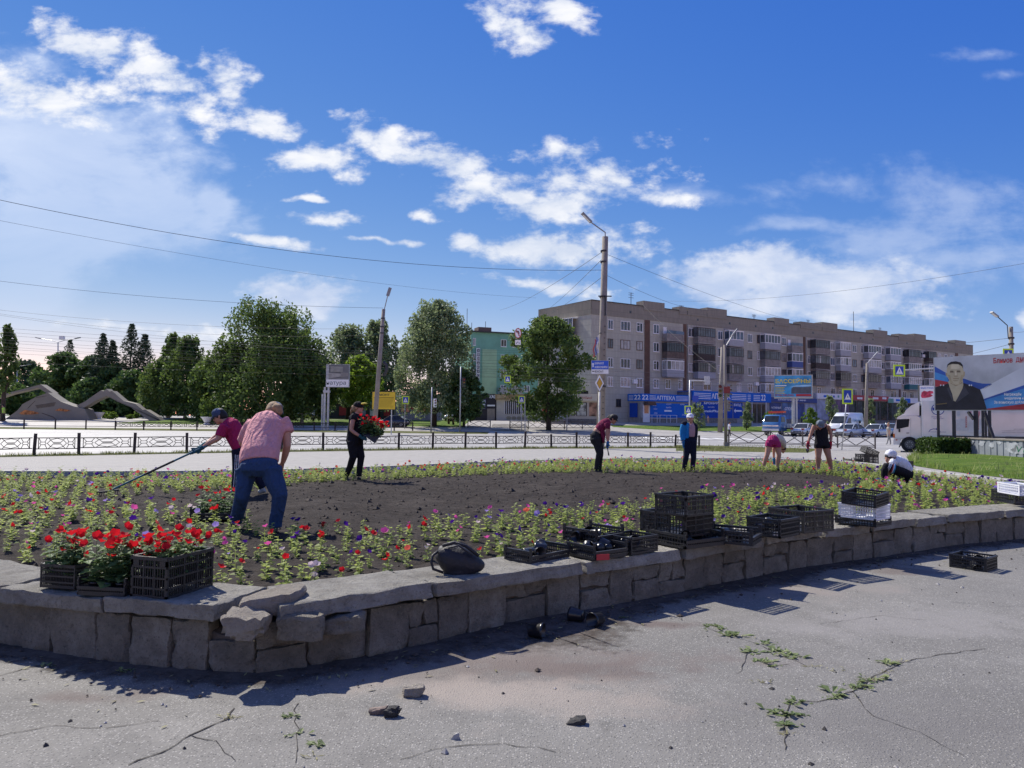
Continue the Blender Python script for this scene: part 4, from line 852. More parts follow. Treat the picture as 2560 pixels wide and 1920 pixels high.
for i in range(4):
    w_ = MB().box(su(1262 + i * 20), su(1280 + i * 20), sv(1035), sv(1002), .0, .05, FS).build('window_bay', DARKF, fl)
    for q in range(4): MB().box(su(1262 + i * 20 + q * 4.6), su(1262.9 + i * 20 + q * 4.6), sv(1035), sv(1002), .05, .1, FS).build('window_bar', W_FRAME, w_)
for i in range(9): MB().poly([(su(1272 + i * 13) + .45 * math.cos(k * 1.047), sv(1045) + .3 * math.sin(k * 1.047)) for k in range(6)], .0, .02, FS).build('wall_medallion', M('medallion', (.30, .27, .18), .8), fl)
ds = thing('dark_shop', 'dark fronted shop with white latin letters and a black board beside flower shop', 'shop', tuple(FS.p(su(1220), sz0, -2)))
DARKW = M('shop_dark', (.035, .03, .035), .7, .2, 1)
MB().box(su(1180), su(1239.5), sz0, sv(985), -4, .1, FS).build('wall', DARKW, ds); text('VAI', FS, (su(1222), su(1238), sv(996), sv(987)), .102, WHT, ds, bold=True)
bo = MB().box(su(1202), su(1216), sv(1024), sv(998), .102, .2, FS).build('board', NAVS, ds); text('OWG', FS, (su(1205), su(1215), sv(1006), sv(1000)), .202, WHT, bo, bold=True)
for k in range(3): MB().box(su(1205), su(1214), sv(1012.5 + k * 4.5), sv(1010 + k * 4.5), .2, .21, FS).build('board_line', WHT, bo)
MB().box(su(1219), su(1238), sv(1052), sv(1022), .1, .16, FS).build('shutter', M('shutter_tan', (.28, .24, .19), .8), ds); MB().box(su(1219), su(1238), sv(1016), sv(1012), .1, .15, FS).build('strip_sign', W_FRAME, ds)
# --- low shop with red panel behind the poplars, and the low red kiosk row further left
FL = Fr(D(985, 1050, 112), (1, .02, 0)); lu = lambda u: FL.hit(u, 1015)[0]; lv = lambda v: FL.hit(1040, v)[1]; lz0 = terr(112) - FL.O.z
ls = thing('low_shop', 'low flat-roofed shop with dark windows and one red panel behind the trees', 'shop', tuple(FL.p(3, lz0, -2)))
MB().box(lu(990), lu(1100), lz0, lv(1000), -5, 0, FL).build('wall', GREYW, ls); MB().box(lu(986), lu(1104), lv(1000) + .002, lv(988), -5.2, .6, FL).build('roof_band', WHF, ls); MB().box(lu(1027), lu(1040), lv(1024), lv(1000), .0, .05, FL).build('red_panel', REDF, ls)
for u in (1001, 1014, 1042, 1055, 1068, 1082):
    w_ = MB().box(lu(u), lu(u + 11), lv(1031), lv(1004), .0, .04, FL).build('window_bay', DARKF, ls); MB().box(lu(u) + .1, lu(u + 11) - .1, lv(1030), lv(1005), .04, .05, FL).build('pane', GL[0], w_)
FR2 = Fr(D(730, 1048, 126), (1, .03, 0)); ru = lambda u: FR2.hit(u, 1020)[0]; rv = lambda v: FR2.hit(820, v)[1]
rk = thing('red_market_row', 'dark low market row with red panels seen under the birches', 'shop', tuple(FR2.p(5, terr(126) - FR2.O.z, -2)))
MB().box(ru(742), ru(985), terr(126) - FR2.O.z, rv(1006), -4, 0, FR2).build('wall', M('market_dark', (.05, .045, .05), .8, .3, .6), rk); MB().box(ru(742), ru(985), rv(1006) + .002, rv(1002), -4.2, .5, FR2).build('roof_band', MBRN, rk)
for u0, u1, mm in [(766, 774, REDF), (750, 757, GRNF), (782, 806, PANEL['grey']), (848, 880, REDF), (900, 915, PSP[2]), (925, 950, WHF), (960, 975, REDF)]: MB().box(ru(u0), ru(u1), rv(1038), rv(1016), 0, .04, FR2).build('wall_panel', mm, rk)
# ------------------------------------------------------------------ trees and shrubs
LF_BIRCH = leafmat('leaf_birch', (0.0324, 0.0647, 0.0242), (0.0710, 0.1277, 0.0364), (0.1520, 0.2211, 0.0445), .28, .5, 4)
LF_POPLAR = leafmat('leaf_poplar', (0.0606, 0.1040, 0.0545), (0.1378, 0.1983, 0.0969), (0.3307, 0.3966, 0.1816), .25, .5, 4)
LF_DARK = leafmat('leaf_dark', (0.0257, 0.0608, 0.0252), (0.0567, 0.1123, 0.0337), (0.1287, 0.2106, 0.0527), .2, .4, 4)
LF_SPRUCE = leafmat('needle_spruce', (0.0180, 0.0408, 0.0239), (0.0337, 0.0653, 0.0367), (0.0673, 0.1122, 0.0551), .08, .4, 4)
LF_MAPLE = leafmat('leaf_maple', (0.0572, 0.1105, 0.0140), (0.1144, 0.1950, 0.0211), (0.2145, 0.3120, 0.0351), .4, .6, 4)
LF_SHRUB = leafmat('leaf_shrub', (0.0462, 0.0910, 0.0151), (0.0924, 0.1680, 0.0252), (0.1848, 0.2800, 0.0378), .3, 2, 12)
LF_FAR = leafmat('leaf_far', (0.0360, 0.0720, 0.0360), (0.0600, 0.1020, 0.0480), (0.0960, 0.1440, 0.0600), .15, .2, 3)
BARK = M('bark', (.055, .043, .034), .95, .3, 3, .6, 20); BARKW = M('bark_birch', (.30, .29, .27), .9, .6, 4)
def leaves(P, size, rng, up=.3, aspect=.6):
    # one diamond-shaped leaf cluster per point
    n = len(P); d = rng.normal(size=(n, 3)); d[:, 2] *= up + .4; d /= np.linalg.norm(d, axis=1)[:, None]
    e = rng.normal(size=(n, 3)); e -= d * (e * d).sum(1)[:, None]; e /= np.linalg.norm(e, axis=1)[:, None]
    s = size * rng.uniform(.55, 1.35, n)[:, None]; a = d * s; b = e * s * aspect
    V = np.stack([P - a, P - b * .9, P + a, P + b * .9], 1).reshape(-1, 3); return V, np.arange(4 * n).reshape(-1, 4)
def in_blob(c, r, n, rng):
    d = rng.normal(size=(n, 3)); d /= np.linalg.norm(d, axis=1)[:, None]; k = rng.uniform(0, 1, n) ** .45
    return np.array(c) + d * k[:, None] * np.array(r)
def tree(u, vtop, vbase_d, wpx, d, kind, label, mat, seed, nleaf=7000, leaf=.26, clear=.12, name='tree', bark=None, group='trees across the road', base=None, cat='tree', skirt=1.0):
    rng = np.random.default_rng(seed); foot = DT(u, d) if base is None else base; H = D(u, vtop, d).z - foot.z; Wd = wpx * d / F / 2 * {'round': 1.16, 'birch': 1.42, 'poplar': 1.3, 'spruce': 1.35}.get(kind, 1.0)
    t_ = thing(name, label, cat, tuple(foot), group); P = []; bark = bark or BARK
    m = MB(); tilt = rng.uniform(-.03, .03, 2) * H
    axis = lambda f: Vector((foot.x + tilt[0] * f, foot.y + tilt[1] * f, foot.z + H * f)); r0 = max(.04, .022 * H)
    if kind == 'spruce':
        m.tube([axis(0) - Vector((0, 0, .05)), axis(.5), axis(.97)], [r0 * .8, r0 * .45, .02], 7)
        lv = int(H / .42)
        for i in range(lv):
            f = clear + (1 - clear) * i / lv; rr = Wd * (1 - f) ** .82 / (1 - clear) ** .82 * rng.uniform(.8, 1.12) + .12; c = axis(f)
            k = max(5, int(nleaf / lv * (1 - f * .6)))
            th = rng.uniform(0, 6.283, k); nb = 9; th = np.round(th / 6.283 * nb) / nb * 6.283 + rng.normal(0, .13, k) + i; q = rng.uniform(.08, 1, k) ** .7 * rr * (1 + .14 * np.sin(th * 3 + i))
            P.append(np.stack([c.x + np.cos(th) * q, c.y + np.sin(th) * q, c.z - q * .28 + rng.normal(0, .10, k)], 1))
        P = np.concatenate(P); V, Q = leaves(P, leaf, rng, .1, .35)
    else:
        prof = {'round': lambda f: math.sin(math.pi * min(max((f - clear) / (1 - clear), 0), 1) ** .75) ** .6, 'birch': lambda f: (1 - f) ** .45 * min(1, (f + .15) * 2.2) if f < .98 else .1, 'poplar': lambda f: (math.sin(math.pi * (.12 + .86 * (f - clear) / (1 - clear))) ** .5) * (1.05 - .5 * f), 'column': lambda f: math.sin(math.pi * (.08 + .88 * f)) ** .6, 'hedge': lambda f: 1.0}[kind]
        nb = {'round': 95, 'birch': 92, 'poplar': 84, 'column': 30, 'hedge': 30}[kind]; limbs = []
        for i in range(nb):
            f = clear + (1 - clear) * rng.uniform(0, 1) ** (.8 if kind == 'birch' else .95); R_ = prof(f) * Wd; th = rng.uniform(0, 6.283); q = R_ * rng.uniform(.2, .9)
            c = axis(f) + Vector((math.cos(th) * q, math.sin(th) * q, 0)); br = Wd * rng.uniform(.12, .28)
            rad = {'birch': (br * .75, br * .75, br * 1.7), 'poplar': (br * .85, br * .85, br * 1.45), 'round': (br * 1.1, br * 1.1, br * .9), 'column': (br * 1.3, br * 1.3, br * 1.8), 'hedge': (br, br, br)}[kind]
            top = foot.z + H; hz = rad[2]
            if c.z + hz > top + .4: c.z = top + .4 - hz
            if c.z - hz < foot.z + H * clear * .45: c.z = foot.z + H * clear * .45 + hz
            k = int(nleaf / nb * rng.uniform(.6, 1.4)); pts = in_blob(c, rad, k, rng)
            if kind == 'birch':                       # hanging strands
                drop = rng.uniform(0, 1, k) ** 2 * br * 1.8; pts[:, 2] -= drop
                pts = pts[pts[:, 2] > foot.z + .3]
            P.append(pts); limbs.append((f, c))
        for i in range(int(nb * .3)):                      # feathery tips
            f = rng.uniform(.45, 1.0); R_ = prof(min(f, .97)) * Wd; th = rng.uniform(0, 6.283); c = axis(f) + Vector((math.cos(th) * R_ * .95, math.sin(th) * R_ * .95, 0)); P.append(in_blob(c, (Wd * .10, Wd * .10, Wd * (.2 if kind != 'round' else .1)), int(nleaf / nb * .35), rng))
        P = np.concatenate(P); V, Q = leaves(P, leaf, rng, .7 if kind == 'birch' else .5)
        m.tube([axis(0) - Vector((0, 0, .05)), axis(clear * 1.2), axis(.55), axis(.9)], [r0 * 1.15, r0 * .8, r0 * .45, .02], 8)
        for f, c in limbs[::max(1, nb // 14)]:
            s = axis(max(clear * .7, f - .22)); m.tube([s, s.lerp(c, .5) + Vector((0, 0, .12 * Wd)), c], [r0 * .32, r0 * .2, .015], 5)
    m.build('trunk', bark, t_, True)
    link_mesh('crown', np_mesh('crown', V - np.array(foot), Q, mat), t_); return t_
T = tree
T(505, 905, 0, 130, 114, 'round', 'dark broadleaf closing the gap behind the low birch', LF_DARK, 28, 5500, .28, .04)
T(292, 912, 0, 110, 119, 'round', 'dark broadleaf between the two spruce pairs', LF_DARK, 29, 5000, .28, .04)
T(185, 905, 0, 120, 126, 'round', 'dark broadleaf behind the first spruces by the lamp', LF_DARK, 30, 5000, .3, .04)
T(30, 960, 0, 90, 125, 'round', 'low dark shrubbery tree behind the rock of the monument', LF_DARK, 27, 3500, .3, .03)
T(6, 815, 0, 60, 95, 'birch', 'birch branches at the edge of the park beside the far street lamp', LF_BIRCH, 1, 2500, .25, .35)
T(60, 905, 0, 120, 165, 'round', 'pale distant rounded tree behind the bird-shaped monument', LF_FAR, 2, 3500, .42, .1); T(110, 930, 0, 70, 160, 'round', 'small pale distant tree beside the dark rounded tree', LF_FAR, 3, 2500, .4, .1)
T(150, 885, 0, 130, 124, 'round', 'broad dark rounded tree behind the double-armed street lamp', LF_DARK, 4, 8000, .32, .12); T(228, 893, 0, 120, 122, 'round', 'dark rounded tree standing before the first spruces', LF_DARK, 5, 7000, .32, .12)
SP = 'tall dark spruce of the park group behind the concrete wing'
T(168, 846, 0, 75, 130, 'spruce', 'slim spruce whose tip shows above the dark rounded tree', LF_SPRUCE, 6, 3500, .26, .08)
for u, v, w, s in [(247, 830, 90, 7), (275, 847, 70, 8), (319, 806, 105, 9), (353, 832, 95, 10)]: T(u, v, 0, w, 116 + s * .4, 'spruce', SP, LF_SPRUCE, s, 7000, .27, .05, group='spruces in the park')
T(330, 930, 0, 120, 114, 'round', 'low dark broadleaf filling under the spruces', LF_DARK, 11, 5000, .3, .04); T(230, 950, 0, 110, 116, 'round', 'low dark broadleaf filling under the slim spruce pair', LF_DARK, 12, 4500, .3, .04)
T(420, 833, 0, 70, 110, 'birch', 'slender birch with a wispy narrow top beside the spruces', LF_BIRCH, 13, 4500, .24, .15, bark=BARKW); T(462, 842, 0, 110, 106, 'birch', 'weeping birch with hanging strands between spruces and the great birch', LF_BIRCH, 14, 7500, .24, .04, bark=BARKW); T(395, 900, 0, 110, 108, 'birch', 'low weeping birch in the shade by the spruces', LF_BIRCH, 15, 6000, .24, .02, bark=BARKW)
T(672, 748, 0, 270, 96, 'birch', 'great weeping birch, the tallest and widest tree in the park', LF_BIRCH, 16, 28000, .20, .03, bark=BARKW); T(575, 850, 0, 160, 97, 'birch', 'lower weeping birch leaning on the great birch toward the park', LF_BIRCH, 17, 10000, .23, .02, bark=BARKW); T(755, 835, 0, 150, 98, 'birch', 'weeping birch shading the market row beside the sofa billboard', LF_BIRCH, 18, 9000, .23, .04, bark=BARKW)
T(525, 900, 0, 120, 102, 'birch', 'low birch filling the gap left of the great birch', LF_BIRCH, 26, 6500, .24, .02, bark=BARKW)
T(870, 815, 0, 150, 118, 'poplar', 'grey-green poplar behind the sofa billboard', LF_POPLAR, 19, 10000, .27, .15); T(945, 808, 0, 130, 116, 'poplar', 'grey-green poplar behind the leaning concrete pole', LF_POPLAR, 20, 10000, .27, .15)
T(893, 893, 0, 110, 100, 'round', 'bright yellow-green maple behind the yellow notice board', LF_MAPLE, 21, 5000, .24, .25, cat='tree'); T(820, 905, 0, 80, 102, 'round', 'half shaded tree with crooked trunk by the billboard posts', LF_BIRCH, 22, 4000, .24, .3)
T(1085, 757, 0, 215, 94, 'poplar', 'large grey-green poplar between yellow notice and green block', LF_POPLAR, 23, 25000, .20, .12); T(1160, 930, 0, 105, 93, 'round', 'lower dark maple at the foot of the large poplar', LF_DARK, 24, 6000, .24, .16)
T(1372, 800, 0, 215, 89, 'round', 'bushy dark green tree in front of the end wall of the grey block', LF_BIRCH, 25, 27000, .185, .13)
SH = [(1740, 1012, 46, 90.5, 'wispy willow shrub right behind the crossing sign by the pharmacy', LF_POPLAR, 'column'), (1866, 1008, 32, 93, 'pointed grey-green shrub on the lawn by the pharmacy arrow poster', LF_POPLAR, 'column'), (1925, 1030, 42, 94, 'bright loose shrub behind the blue truck', LF_SHRUB, 'round'), (2025, 1022, 40, 93, 'bright rounded shrub under the pool billboard', LF_SHRUB, 'round'),
      (2078, 992, 38, 94, 'tall columnar shrub before the white fascia shop', LF_POPLAR, 'column'), (2172, 1000, 34, 94, 'columnar shrub half hidden by a concrete pole before the red shop', LF_POPLAR, 'column'), (2254, 997, 34, 94, 'columnar shrub beside the white truck roof', LF_POPLAR, 'column')]
for i, (u, v, w, d, lb, mt, kd) in enumerate(SH): T(u, v, 0, w, d, kd, lb, mt, 40 + i, 1600, .13, .06, name='shrub', group='shrubs before the shops', cat='shrub')
for i, (u, v, w, d) in enumerate([(262, 1028, 20, 104), (272, 1030, 18, 103), (282, 1031, 22, 102), (326, 1037, 18, 103), (340, 1034, 16, 105)]): T(u, v, 0, w, d, 'round', 'small clipped round bush on the park lawn behind the concrete wing', LF_SHRUB, 60 + i, 700, .12, .02, name='bush', group='clipped park bushes', cat='bush')
# clipped hedge on the right lawn: a box of small leaves
def hedge():
    a, b = G(2318, 1140), G(2412, 1143); d = (a.y + b.y) / 2 + .6; foot = D(2364, 1142, d); foot.z = .1; H = D(2364, 1098, d).z - .1; W2 = (2412 - 2316) * d / F / 2
    t_ = thing('clipped_hedge', 'dense dark green clipped hedge block on the lawn before the corrugated fence', 'hedge', tuple(foot)); rng = np.random.default_rng(77); n = 9000
    f = rng.uniform(-1, 1, (n, 3)); k = rng.integers(0, 3, n); s = rng.choice([-1, 1], n); f[np.arange(n), k] = s * rng.uniform(.82, 1.05, n); f[:, 2] = np.abs(f[:, 2])
    P = np.stack([foot.x + f[:, 0] * W2 * (1 - .12 * f[:, 2] ** 4), foot.y + f[:, 1] * .9, foot.z + f[:, 2] * H], 1) + rng.normal(0, .03, (n, 3)); V, Q = leaves(P, .075, rng, .6)
    link_mesh('foliage', np_mesh('foliage', V - np.array(foot), Q, leafmat('leaf_hedge', (.012, .03, .008), (.03, .065, .013), (.09, .15, .025), .2, 3, 20)), t_)
    m = MB()
    for i in range(7): m.tube([(foot.x + (i - 3) * W2 / 4, foot.y, foot.z - .1), (foot.x + (i - 3) * W2 / 3.8, foot.y, foot.z + H * .8)], [.03, .012], 5)
    m.build('stems', BARK, t_)
hedge()
# far wood that closes the horizon
rng = np.random.default_rng(9); n = 26000; th = rng.uniform(-1.35, 1.35, n); rr = rng.uniform(330, 420, n); hh = 9 + 5 * np.sin(th * 23) + 4 * np.sin(th * 61 + 1); P = np.stack([np.sin(th) * rr, np.cos(th) * rr, 1.2 + rng.uniform(0, 1, n) ** .8 * hh], 1); V, Q = leaves(P, 2.2, rng, .6)
set_props(link_mesh('far_wood', np_mesh('far_wood', V, Q, LF_FAR)), 'distant belt of trees closing the horizon beyond the streets', 'trees', None, 'stuff')
# ------------------------------------------------------------------ fences
IRON = M('fence_iron', (.045, .032, .030), .7, .25, 4, .4, 40); IRONG = M('fence_iron_grey', (.10, .085, .08), .7, .25, 4)
def ornament(m, P, L, z0, z1, x0=0.0, w=.022):
    # P(a,z) -> point; lens and diamond pattern of flat bar
    zm = (z0 + z1) / 2; h = z1 - z0; x = x0 + .10; ref = (0, 0, 1)
    def seg(pts):
        for a, b in zip(pts, pts[1:]): m.bar(P(*a), P(*b), w, w)
    m.bar(P(x, z0), P(x, z1), w, w); x += .0; end = x0 + L - .10
    kinds = ['d', 'l', 'd', 'p', 'd', 'l'] if L > 2.2 else ['d', 'l', 'd']
    wd = {'d': .42, 'l': .95, 'p': .16}; tot = sum(wd[k] for k in kinds); sc = (end - x) / tot
    for k in kinds:
        c = wd[k] * sc
        if k == 'd':
            seg([(x, z1), (x + c * .28, zm + h * .12), (x + c * .72, zm + h * .12), (x + c, z1)]); seg([(x, z0), (x + c * .28, zm - h * .12), (x + c * .72, zm - h * .12), (x + c, z0)]); seg([(x + c * .28, zm + h * .12), (x + c * .12, zm), (x + c * .28, zm - h * .12)]); seg([(x + c * .72, zm + h * .12), (x + c * .88, zm), (x + c * .72, zm - h * .12)])
        elif k == 'l':
            seg([(x, zm), (x + c * .18, zm + h * .32), (x + c * .5, z1 - .02), (x + c * .82, zm + h * .32), (x + c, zm)]); seg([(x, zm), (x + c * .18, zm - h * .32), (x + c * .5, z0 + .02), (x + c * .82, zm - h * .32), (x + c, zm)])
            seg([(x + c * .05, z1), (x + c * .3, zm + h * .08), (x + c * .7, zm + h * .08), (x + c * .95, z1)]); seg([(x + c * .05, z0), (x + c * .3, zm - h * .08), (x + c * .7, zm - h * .08), (x + c * .95, z0)]); seg([(x + c * .3, zm), (x + c * .7, zm)])
        else:
            m.bar(P(x, z0), P(x, z1), w, w); m.bar(P(x + c, z0), P(x + c, z1), w, w)
        x += c
    m.bar(P(end, z0), P(end, z1), w, w)
def post(m, p, h, r=.062, lean=(0, 0)):
    p = Vector(p); m.tube([p - Vector((0, 0, .1)), p + Vector((lean[0], lean[1], h))], r, 8)
frnd = random.Random(8)
fn = thing('ornamental_fence', 'low dark iron fence with lens-pattern panels along the near road edge', 'fence', tuple(FP[10]))
HT = [.86, .86, .88, .88, .87, .86, .86, .87, .86, .86, .88, .90, .90, .92, .78, .90, .88, .90, .92, .78, .74]
for i, p in enumerate(FP): mb = MB(); post(mb, p, HT[i], .062, (frnd.uniform(-.02, .05), 0)); mb.build('post', IRON, fn)
for i in range(len(FP) - 1):
    a, b = FP[i], FP[i + 1]; L = (b - a).length; t = (b - a).normalized(); za = .27 + frnd.uniform(-.02, .02); zb = .68 + frnd.uniform(-.02, .02); sag = frnd.uniform(-.02, .02)
    P = lambda x, z: a + t * x + Vector((0, 0, z + sag * x / L))
    mb = MB(); mb.bar(P(.06, za), P(L - .06, za), .035, .035); pn = mb.build('rail', IRON, fn); mb = MB(); mb.bar(P(.06, zb), P(L - .06, zb), .035, .035); mb.build('rail', IRON, fn)
    mb = MB(); ornament(mb, P, L - .1, za, zb, .05); mb.build('lattice_panel', IRON, fn)
ff = thing('far_fence', 'low dark iron fence with gaps along the far side of the wide road', 'fence', tuple(DT(600, 79)))
fpu = [-20, 60.7, 139, 215.5, 289, 360, 428, 493, 556, 616, 675, 731, 786, 838, 889, 938, 986, 1032, 1077.5]
FF = [DT(u, 77.8 + i * .42) for i, u in enumerate(fpu)]
for p in FF: mb = MB(); post(mb, p, 1.0, .075); mb.build('post', IRON, ff)
for i in range(len(FF) - 1):
    a, b = FF[i], FF[i + 1]; L = (b - a).length; t = (b - a).normalized(); P = lambda x, z: a + t * x + Vector((0, 0, z))
    for z in (.36, .82): mb = MB(); mb.bar(P(.06, z), P(L - .06, z), .05, .05); mb.build('rail', IRON, ff)
    if i in (4, 5, 6, 7, 8, 9, 10, 11, 13, 16): mb = MB(); ornament(mb, P, L * (1 if i not in (11, 13, 16) else .55), .36, .82, .0, .032); mb.build('lattice_panel', IRON, ff)
def xfence(name, label, a, b, n, h, mat, w=.03, parts=None):
    t_ = thing(name, label, 'railing', tuple(a), None); L = (b - a).length; t = (b - a).normalized()
    P = lambda x, z: a + t * x + Vector((0, 0, z))
    for z in (.12 * h, .16 * h + .04, .96 * h): mb = MB(); mb.bar(P(0, z), P(L, z), w, w); mb.build('rail', mat, t_)
    k = n * 2; mb = MB()
    for i in range(k):
        x0, x1 = L * i / k, L * (i + 1) / k; mb.bar(P(x0, .2 * h), P(x1, .95 * h), w, w); mb.bar(P(x0, .95 * h), P(x1, .2 * h), w, w)
    mb.build('cross_bars', mat, t_)
    for i in range(n + 1): mb = MB(); mb.tube([P(L * i / n, -.1), P(L * i / n, h * 1.06)], w * 1.3, 6); mb.build('post', mat, t_)
    return t_
xfence('crossing_railing', 'thin dark metal railing of crossed bars beside the crossing signs', G(1822, 1115), G(1920, 1113), 1, .95, IRONG, .04)
xfence('crossing_railing', 'thin dark metal railing of crossed bars behind the woman in black shorts', G(1926, 1113), G(2188, 1123), 3, .95, IRONG, .04)
xfence('shop_railing', 'thin railing of crossed bars in front of the bushy tree and kiosk', DT(1275, 90), DT(1500, 92), 5, .95, IRONG, .045); xfence('shop_railing', 'thin dark railing of crossed bars under the large poplar', DT(1170, 92), DT(1226, 91), 1, .9, IRONG, .045)
# ------------------------------------------------------------------ poles, lamps, signals
CONC = M('pole_concrete', (.25, .225, .195), .9, .15, 2, .4, 30, dirt=.3); GALV = M('galvanised', (.46, .47, .48), .45, .1, 3, metal=.3); LAMPG = M('lamp_body', (.22, .23, .25), .5); DARKM = M('dark_metal', (.035, .035, .04), .6); LENS = M('lamp_lens', (.6, .6, .6), .3)
def lamp_head(m_parent, p, q, s=1.0):
    # slim luminaire from p (arm end) pointing towards q
    p, q = Vector(p), Vector(q); t = (q - p).normalized(); o = MB().bar(p, p + t * .75 * s, .26 * s, .10 * s).build('lamp_head', LAMPG, m_parent); MB().bar(p + t * .1 * s - Vector((0, 0, .055 * s)), p + t * .65 * s - Vector((0, 0, .055 * s)), .2 * s, .02).build('lamp_lens', LENS, o)
def pole(name, label, base, top, r0, r1, cat='pole', mat=None, group=None):
    t_ = thing(name, label, cat, tuple(base), group); MB().tube([Vector(base) - Vector((0, 0, .2)), Vector(base).lerp(Vector(top), .5), top], [r0, (r0 + r1) / 2, r1], 14).build('shaft', mat or CONC, t_, True); return t_
b = G(1500, 1122); dm = b.y; tp = D(1513, 592, dm)
mp = pole('lamp_pole', 'tall concrete lamp pole carrying the blue direction sign', b, tp, .25, .17, 'lamp post')
for v, rr in [(742, .22), (655, .2), (628, .2), (966, .25)]:
    c = D(1508 + (742 - v) * .018, v, dm); MB().tube([c - Vector((0, 0, .05)), c + Vector((0, 0, .05))], rr, 14).build('clamp_band', DARKM, mp)
c = D(1510, 742, dm); MB().bar(c + Vector((-.35, -.22, 0)), c + Vector((.4, -.22, 0)), .06, .06).build('bracket', DARKM, mp); MB().bar(c + Vector((.05, -.25, 0)), c + Vector((.05, -.25, -1.1)), .07, .07).build('bracket', DARKM, mp)
arm = D(1478, 556, dm - .2); MB().tube([tp - Vector((0, 0, .3)), tp + Vector((0, 0, .25)), arm.lerp(tp, .5) + Vector((0, 0, .12)), arm], .035, 6).build('lamp_arm', LAMPG, mp); lamp_head(mp, arm, arm + (arm - tp) * Vector((1, 1, 1)).x)
m = MB()
for i in range(20): z = .6 + i * .33; q = b.lerp(tp, z / (tp.z)); m.box(-.03, .03, -.02, .02, .2, .26, Fr(q + Vector((.08, 0, 0)), (1, 0, 0)))
m.build('step_holes', DARKM, mp)
bl = thing('small_flag', 'faded tricolour flag hanging limp on the concrete lamp pole', 'flag', tuple(D(1500, 880, dm - .3)))
FLG = [M('flag_white', (.55, .55, .60), .8), M('flag_blue', (.10, .13, .32), .8), M('flag_red', (.42, .10, .10), .8)]
for k in range(3):
    m = MB(); vs = []
    for i in range(9):
        v = 838 + i * 5.6; off = 2.2 * math.sin(i * 1.1); u = 1497 + k * -3.4 - i * (.2 + .25 * k) + off * .8
        for kk in (0, 1): q = D(u + (-3.4 if kk else 0), v + k * 5, dm - .3); vs.append((q.x, q.y + .06 * math.sin(i * 1.3 + k), q.z))
    m.add(vs, [(2 * i, 2 * i + 1, 2 * i + 3, 2 * i + 2) for i in range(8)]); m.build('flag_stripe', FLG[k], bl)
MB().bar(D(1497, 833, dm - .3), D(1505, 833, dm - .15), .03).build('flag_holder', DARKM, bl)
# second concrete pole and other lamps
b = DT(935, 64); tp = D(959, 773, 64); p2_ = pole('lamp_pole', 'concrete lamp pole standing before the yellow notice', b, tp, .22, .15, 'lamp post'); arm = D(969, 740, 63.6); MB().tube([tp - Vector((0, 0, .3)), arm], .04, 6).build('lamp_arm', LAMPG, p2_); lamp_head(p2_, arm, arm + Vector((.15, 0, .5)))
for v in (795, 815, 830): c = b.lerp(tp, (1075 - v) / 302); MB().tube([c - Vector((0, 0, .05)), c + Vector((0, 0, .05))], .19, 12).build('clamp_band', DARKM, p2_)
m = MB().tube([D(958, 905, 63.6), D(966, 912, 63.6), D(967, 925, 63.6), D(960, 940, 63.6)], .12, 7); m.build('cable_loop', DARKM, p2_, True)
def double_lamp(u, vt, d, hw, label):
    b = DT(u, d); tp = D(u, vt, d); t_ = pole('street_lamp', label, b, tp, .14, .09, 'lamp post', GALV)
    for s in (-1, 1):
        e = D(u + s * hw, vt - hw * .22, d); MB().tube([tp, tp.lerp(e, .35) + Vector((0, 0, .1)), e], .05, 6).build('lamp_arm', GALV, t_); lamp_head(t_, e, e + (e - tp).normalized(), 1.3)
    return t_
dl = double_lamp(145, 856, 128, 42, 'tall double-armed street lamp with a small box on top by the dark tree'); MB().box(-.35, .35, 0, .6, -.3, .3, Fr(D(155, 849, 128), (1, 0, 0))).build('camera_box', W_FRAME, dl)
double_lamp(43, 918, 160, 22, 'smaller distant double-armed street lamp beyond the monument')
def signal(p, fr_dir, parent_label, label, s=1.0, mat=None, group='traffic lights'):
    t_ = thing('traffic_light', label, 'traffic light', tuple(p), group); fr = Fr(p, fr_dir); mat = mat or M('signal_housing', (.30, .28, .25), .7, .15, 3)
    MB().box(-.15 * s, .15 * s, 0, .95 * s, -.22 * s, 0, fr).build('housing', mat, t_)
    for i, cc in enumerate(((.02, .10, .04), (.16, .12, .02), (.16, .02, .02))):
        c = fr.p(0, (.17 + i * .3) * s, 0); MB().tube([c - fr.en * .01, c + fr.en * .02 * s], .105 * s, 12).build('lens', M('lens_%d' % i, cc, .3), t_)
        m = MB(); sec = [[c + fr.ex * math.cos(a) * r * s + fr.ez * math.sin(a) * r * s + fr.en * n * s for a in [math.pi * (k / 6) for k in range(7)]] for n, r in ((.0, .125), (.24, .115))]
        m.add([q for z in sec for q in z], [(k, k + 1, k + 8, k + 7) for k in range(6)]); m.build('visor', mat, t_)
    return t_
# slim leaning pole with traffic lights by the near road edge, and the stout pole behind it
b = G(1815, 1116); ds_ = b.y; tp = D(1812, 862, ds_); sp = pole('signal_pole', 'slim pale pole with a small lamp arm holding the two beige traffic lights', b, tp, .11, .085, 'pole', CONC)
MB().tube([b - Vector((0, 0, .1)), b + Vector((0, 0, .28))], .16, 10).build('footing', CONC, sp); e = D(1831, 838, ds_); MB().tube([tp - Vector((0, 0, .2)), e], .03, 6).build('lamp_arm', GALV, sp); lamp_head(sp, e.lerp(tp, .1), e + (e - tp), .8)
signal(D(1801, 995, ds_), (1, -.35, 0), '', 'beige traffic light on the left of the slim signal pole', .95); signal(D(1821, 993, ds_ - .1), (.8, .6, 0), '', 'beige traffic light on the right of the slim signal pole', .9); signal(D(1823, 1028, ds_ - .1), (.8, .6, 0), '', 'lower small traffic light on the slim signal pole above the fence', .75)
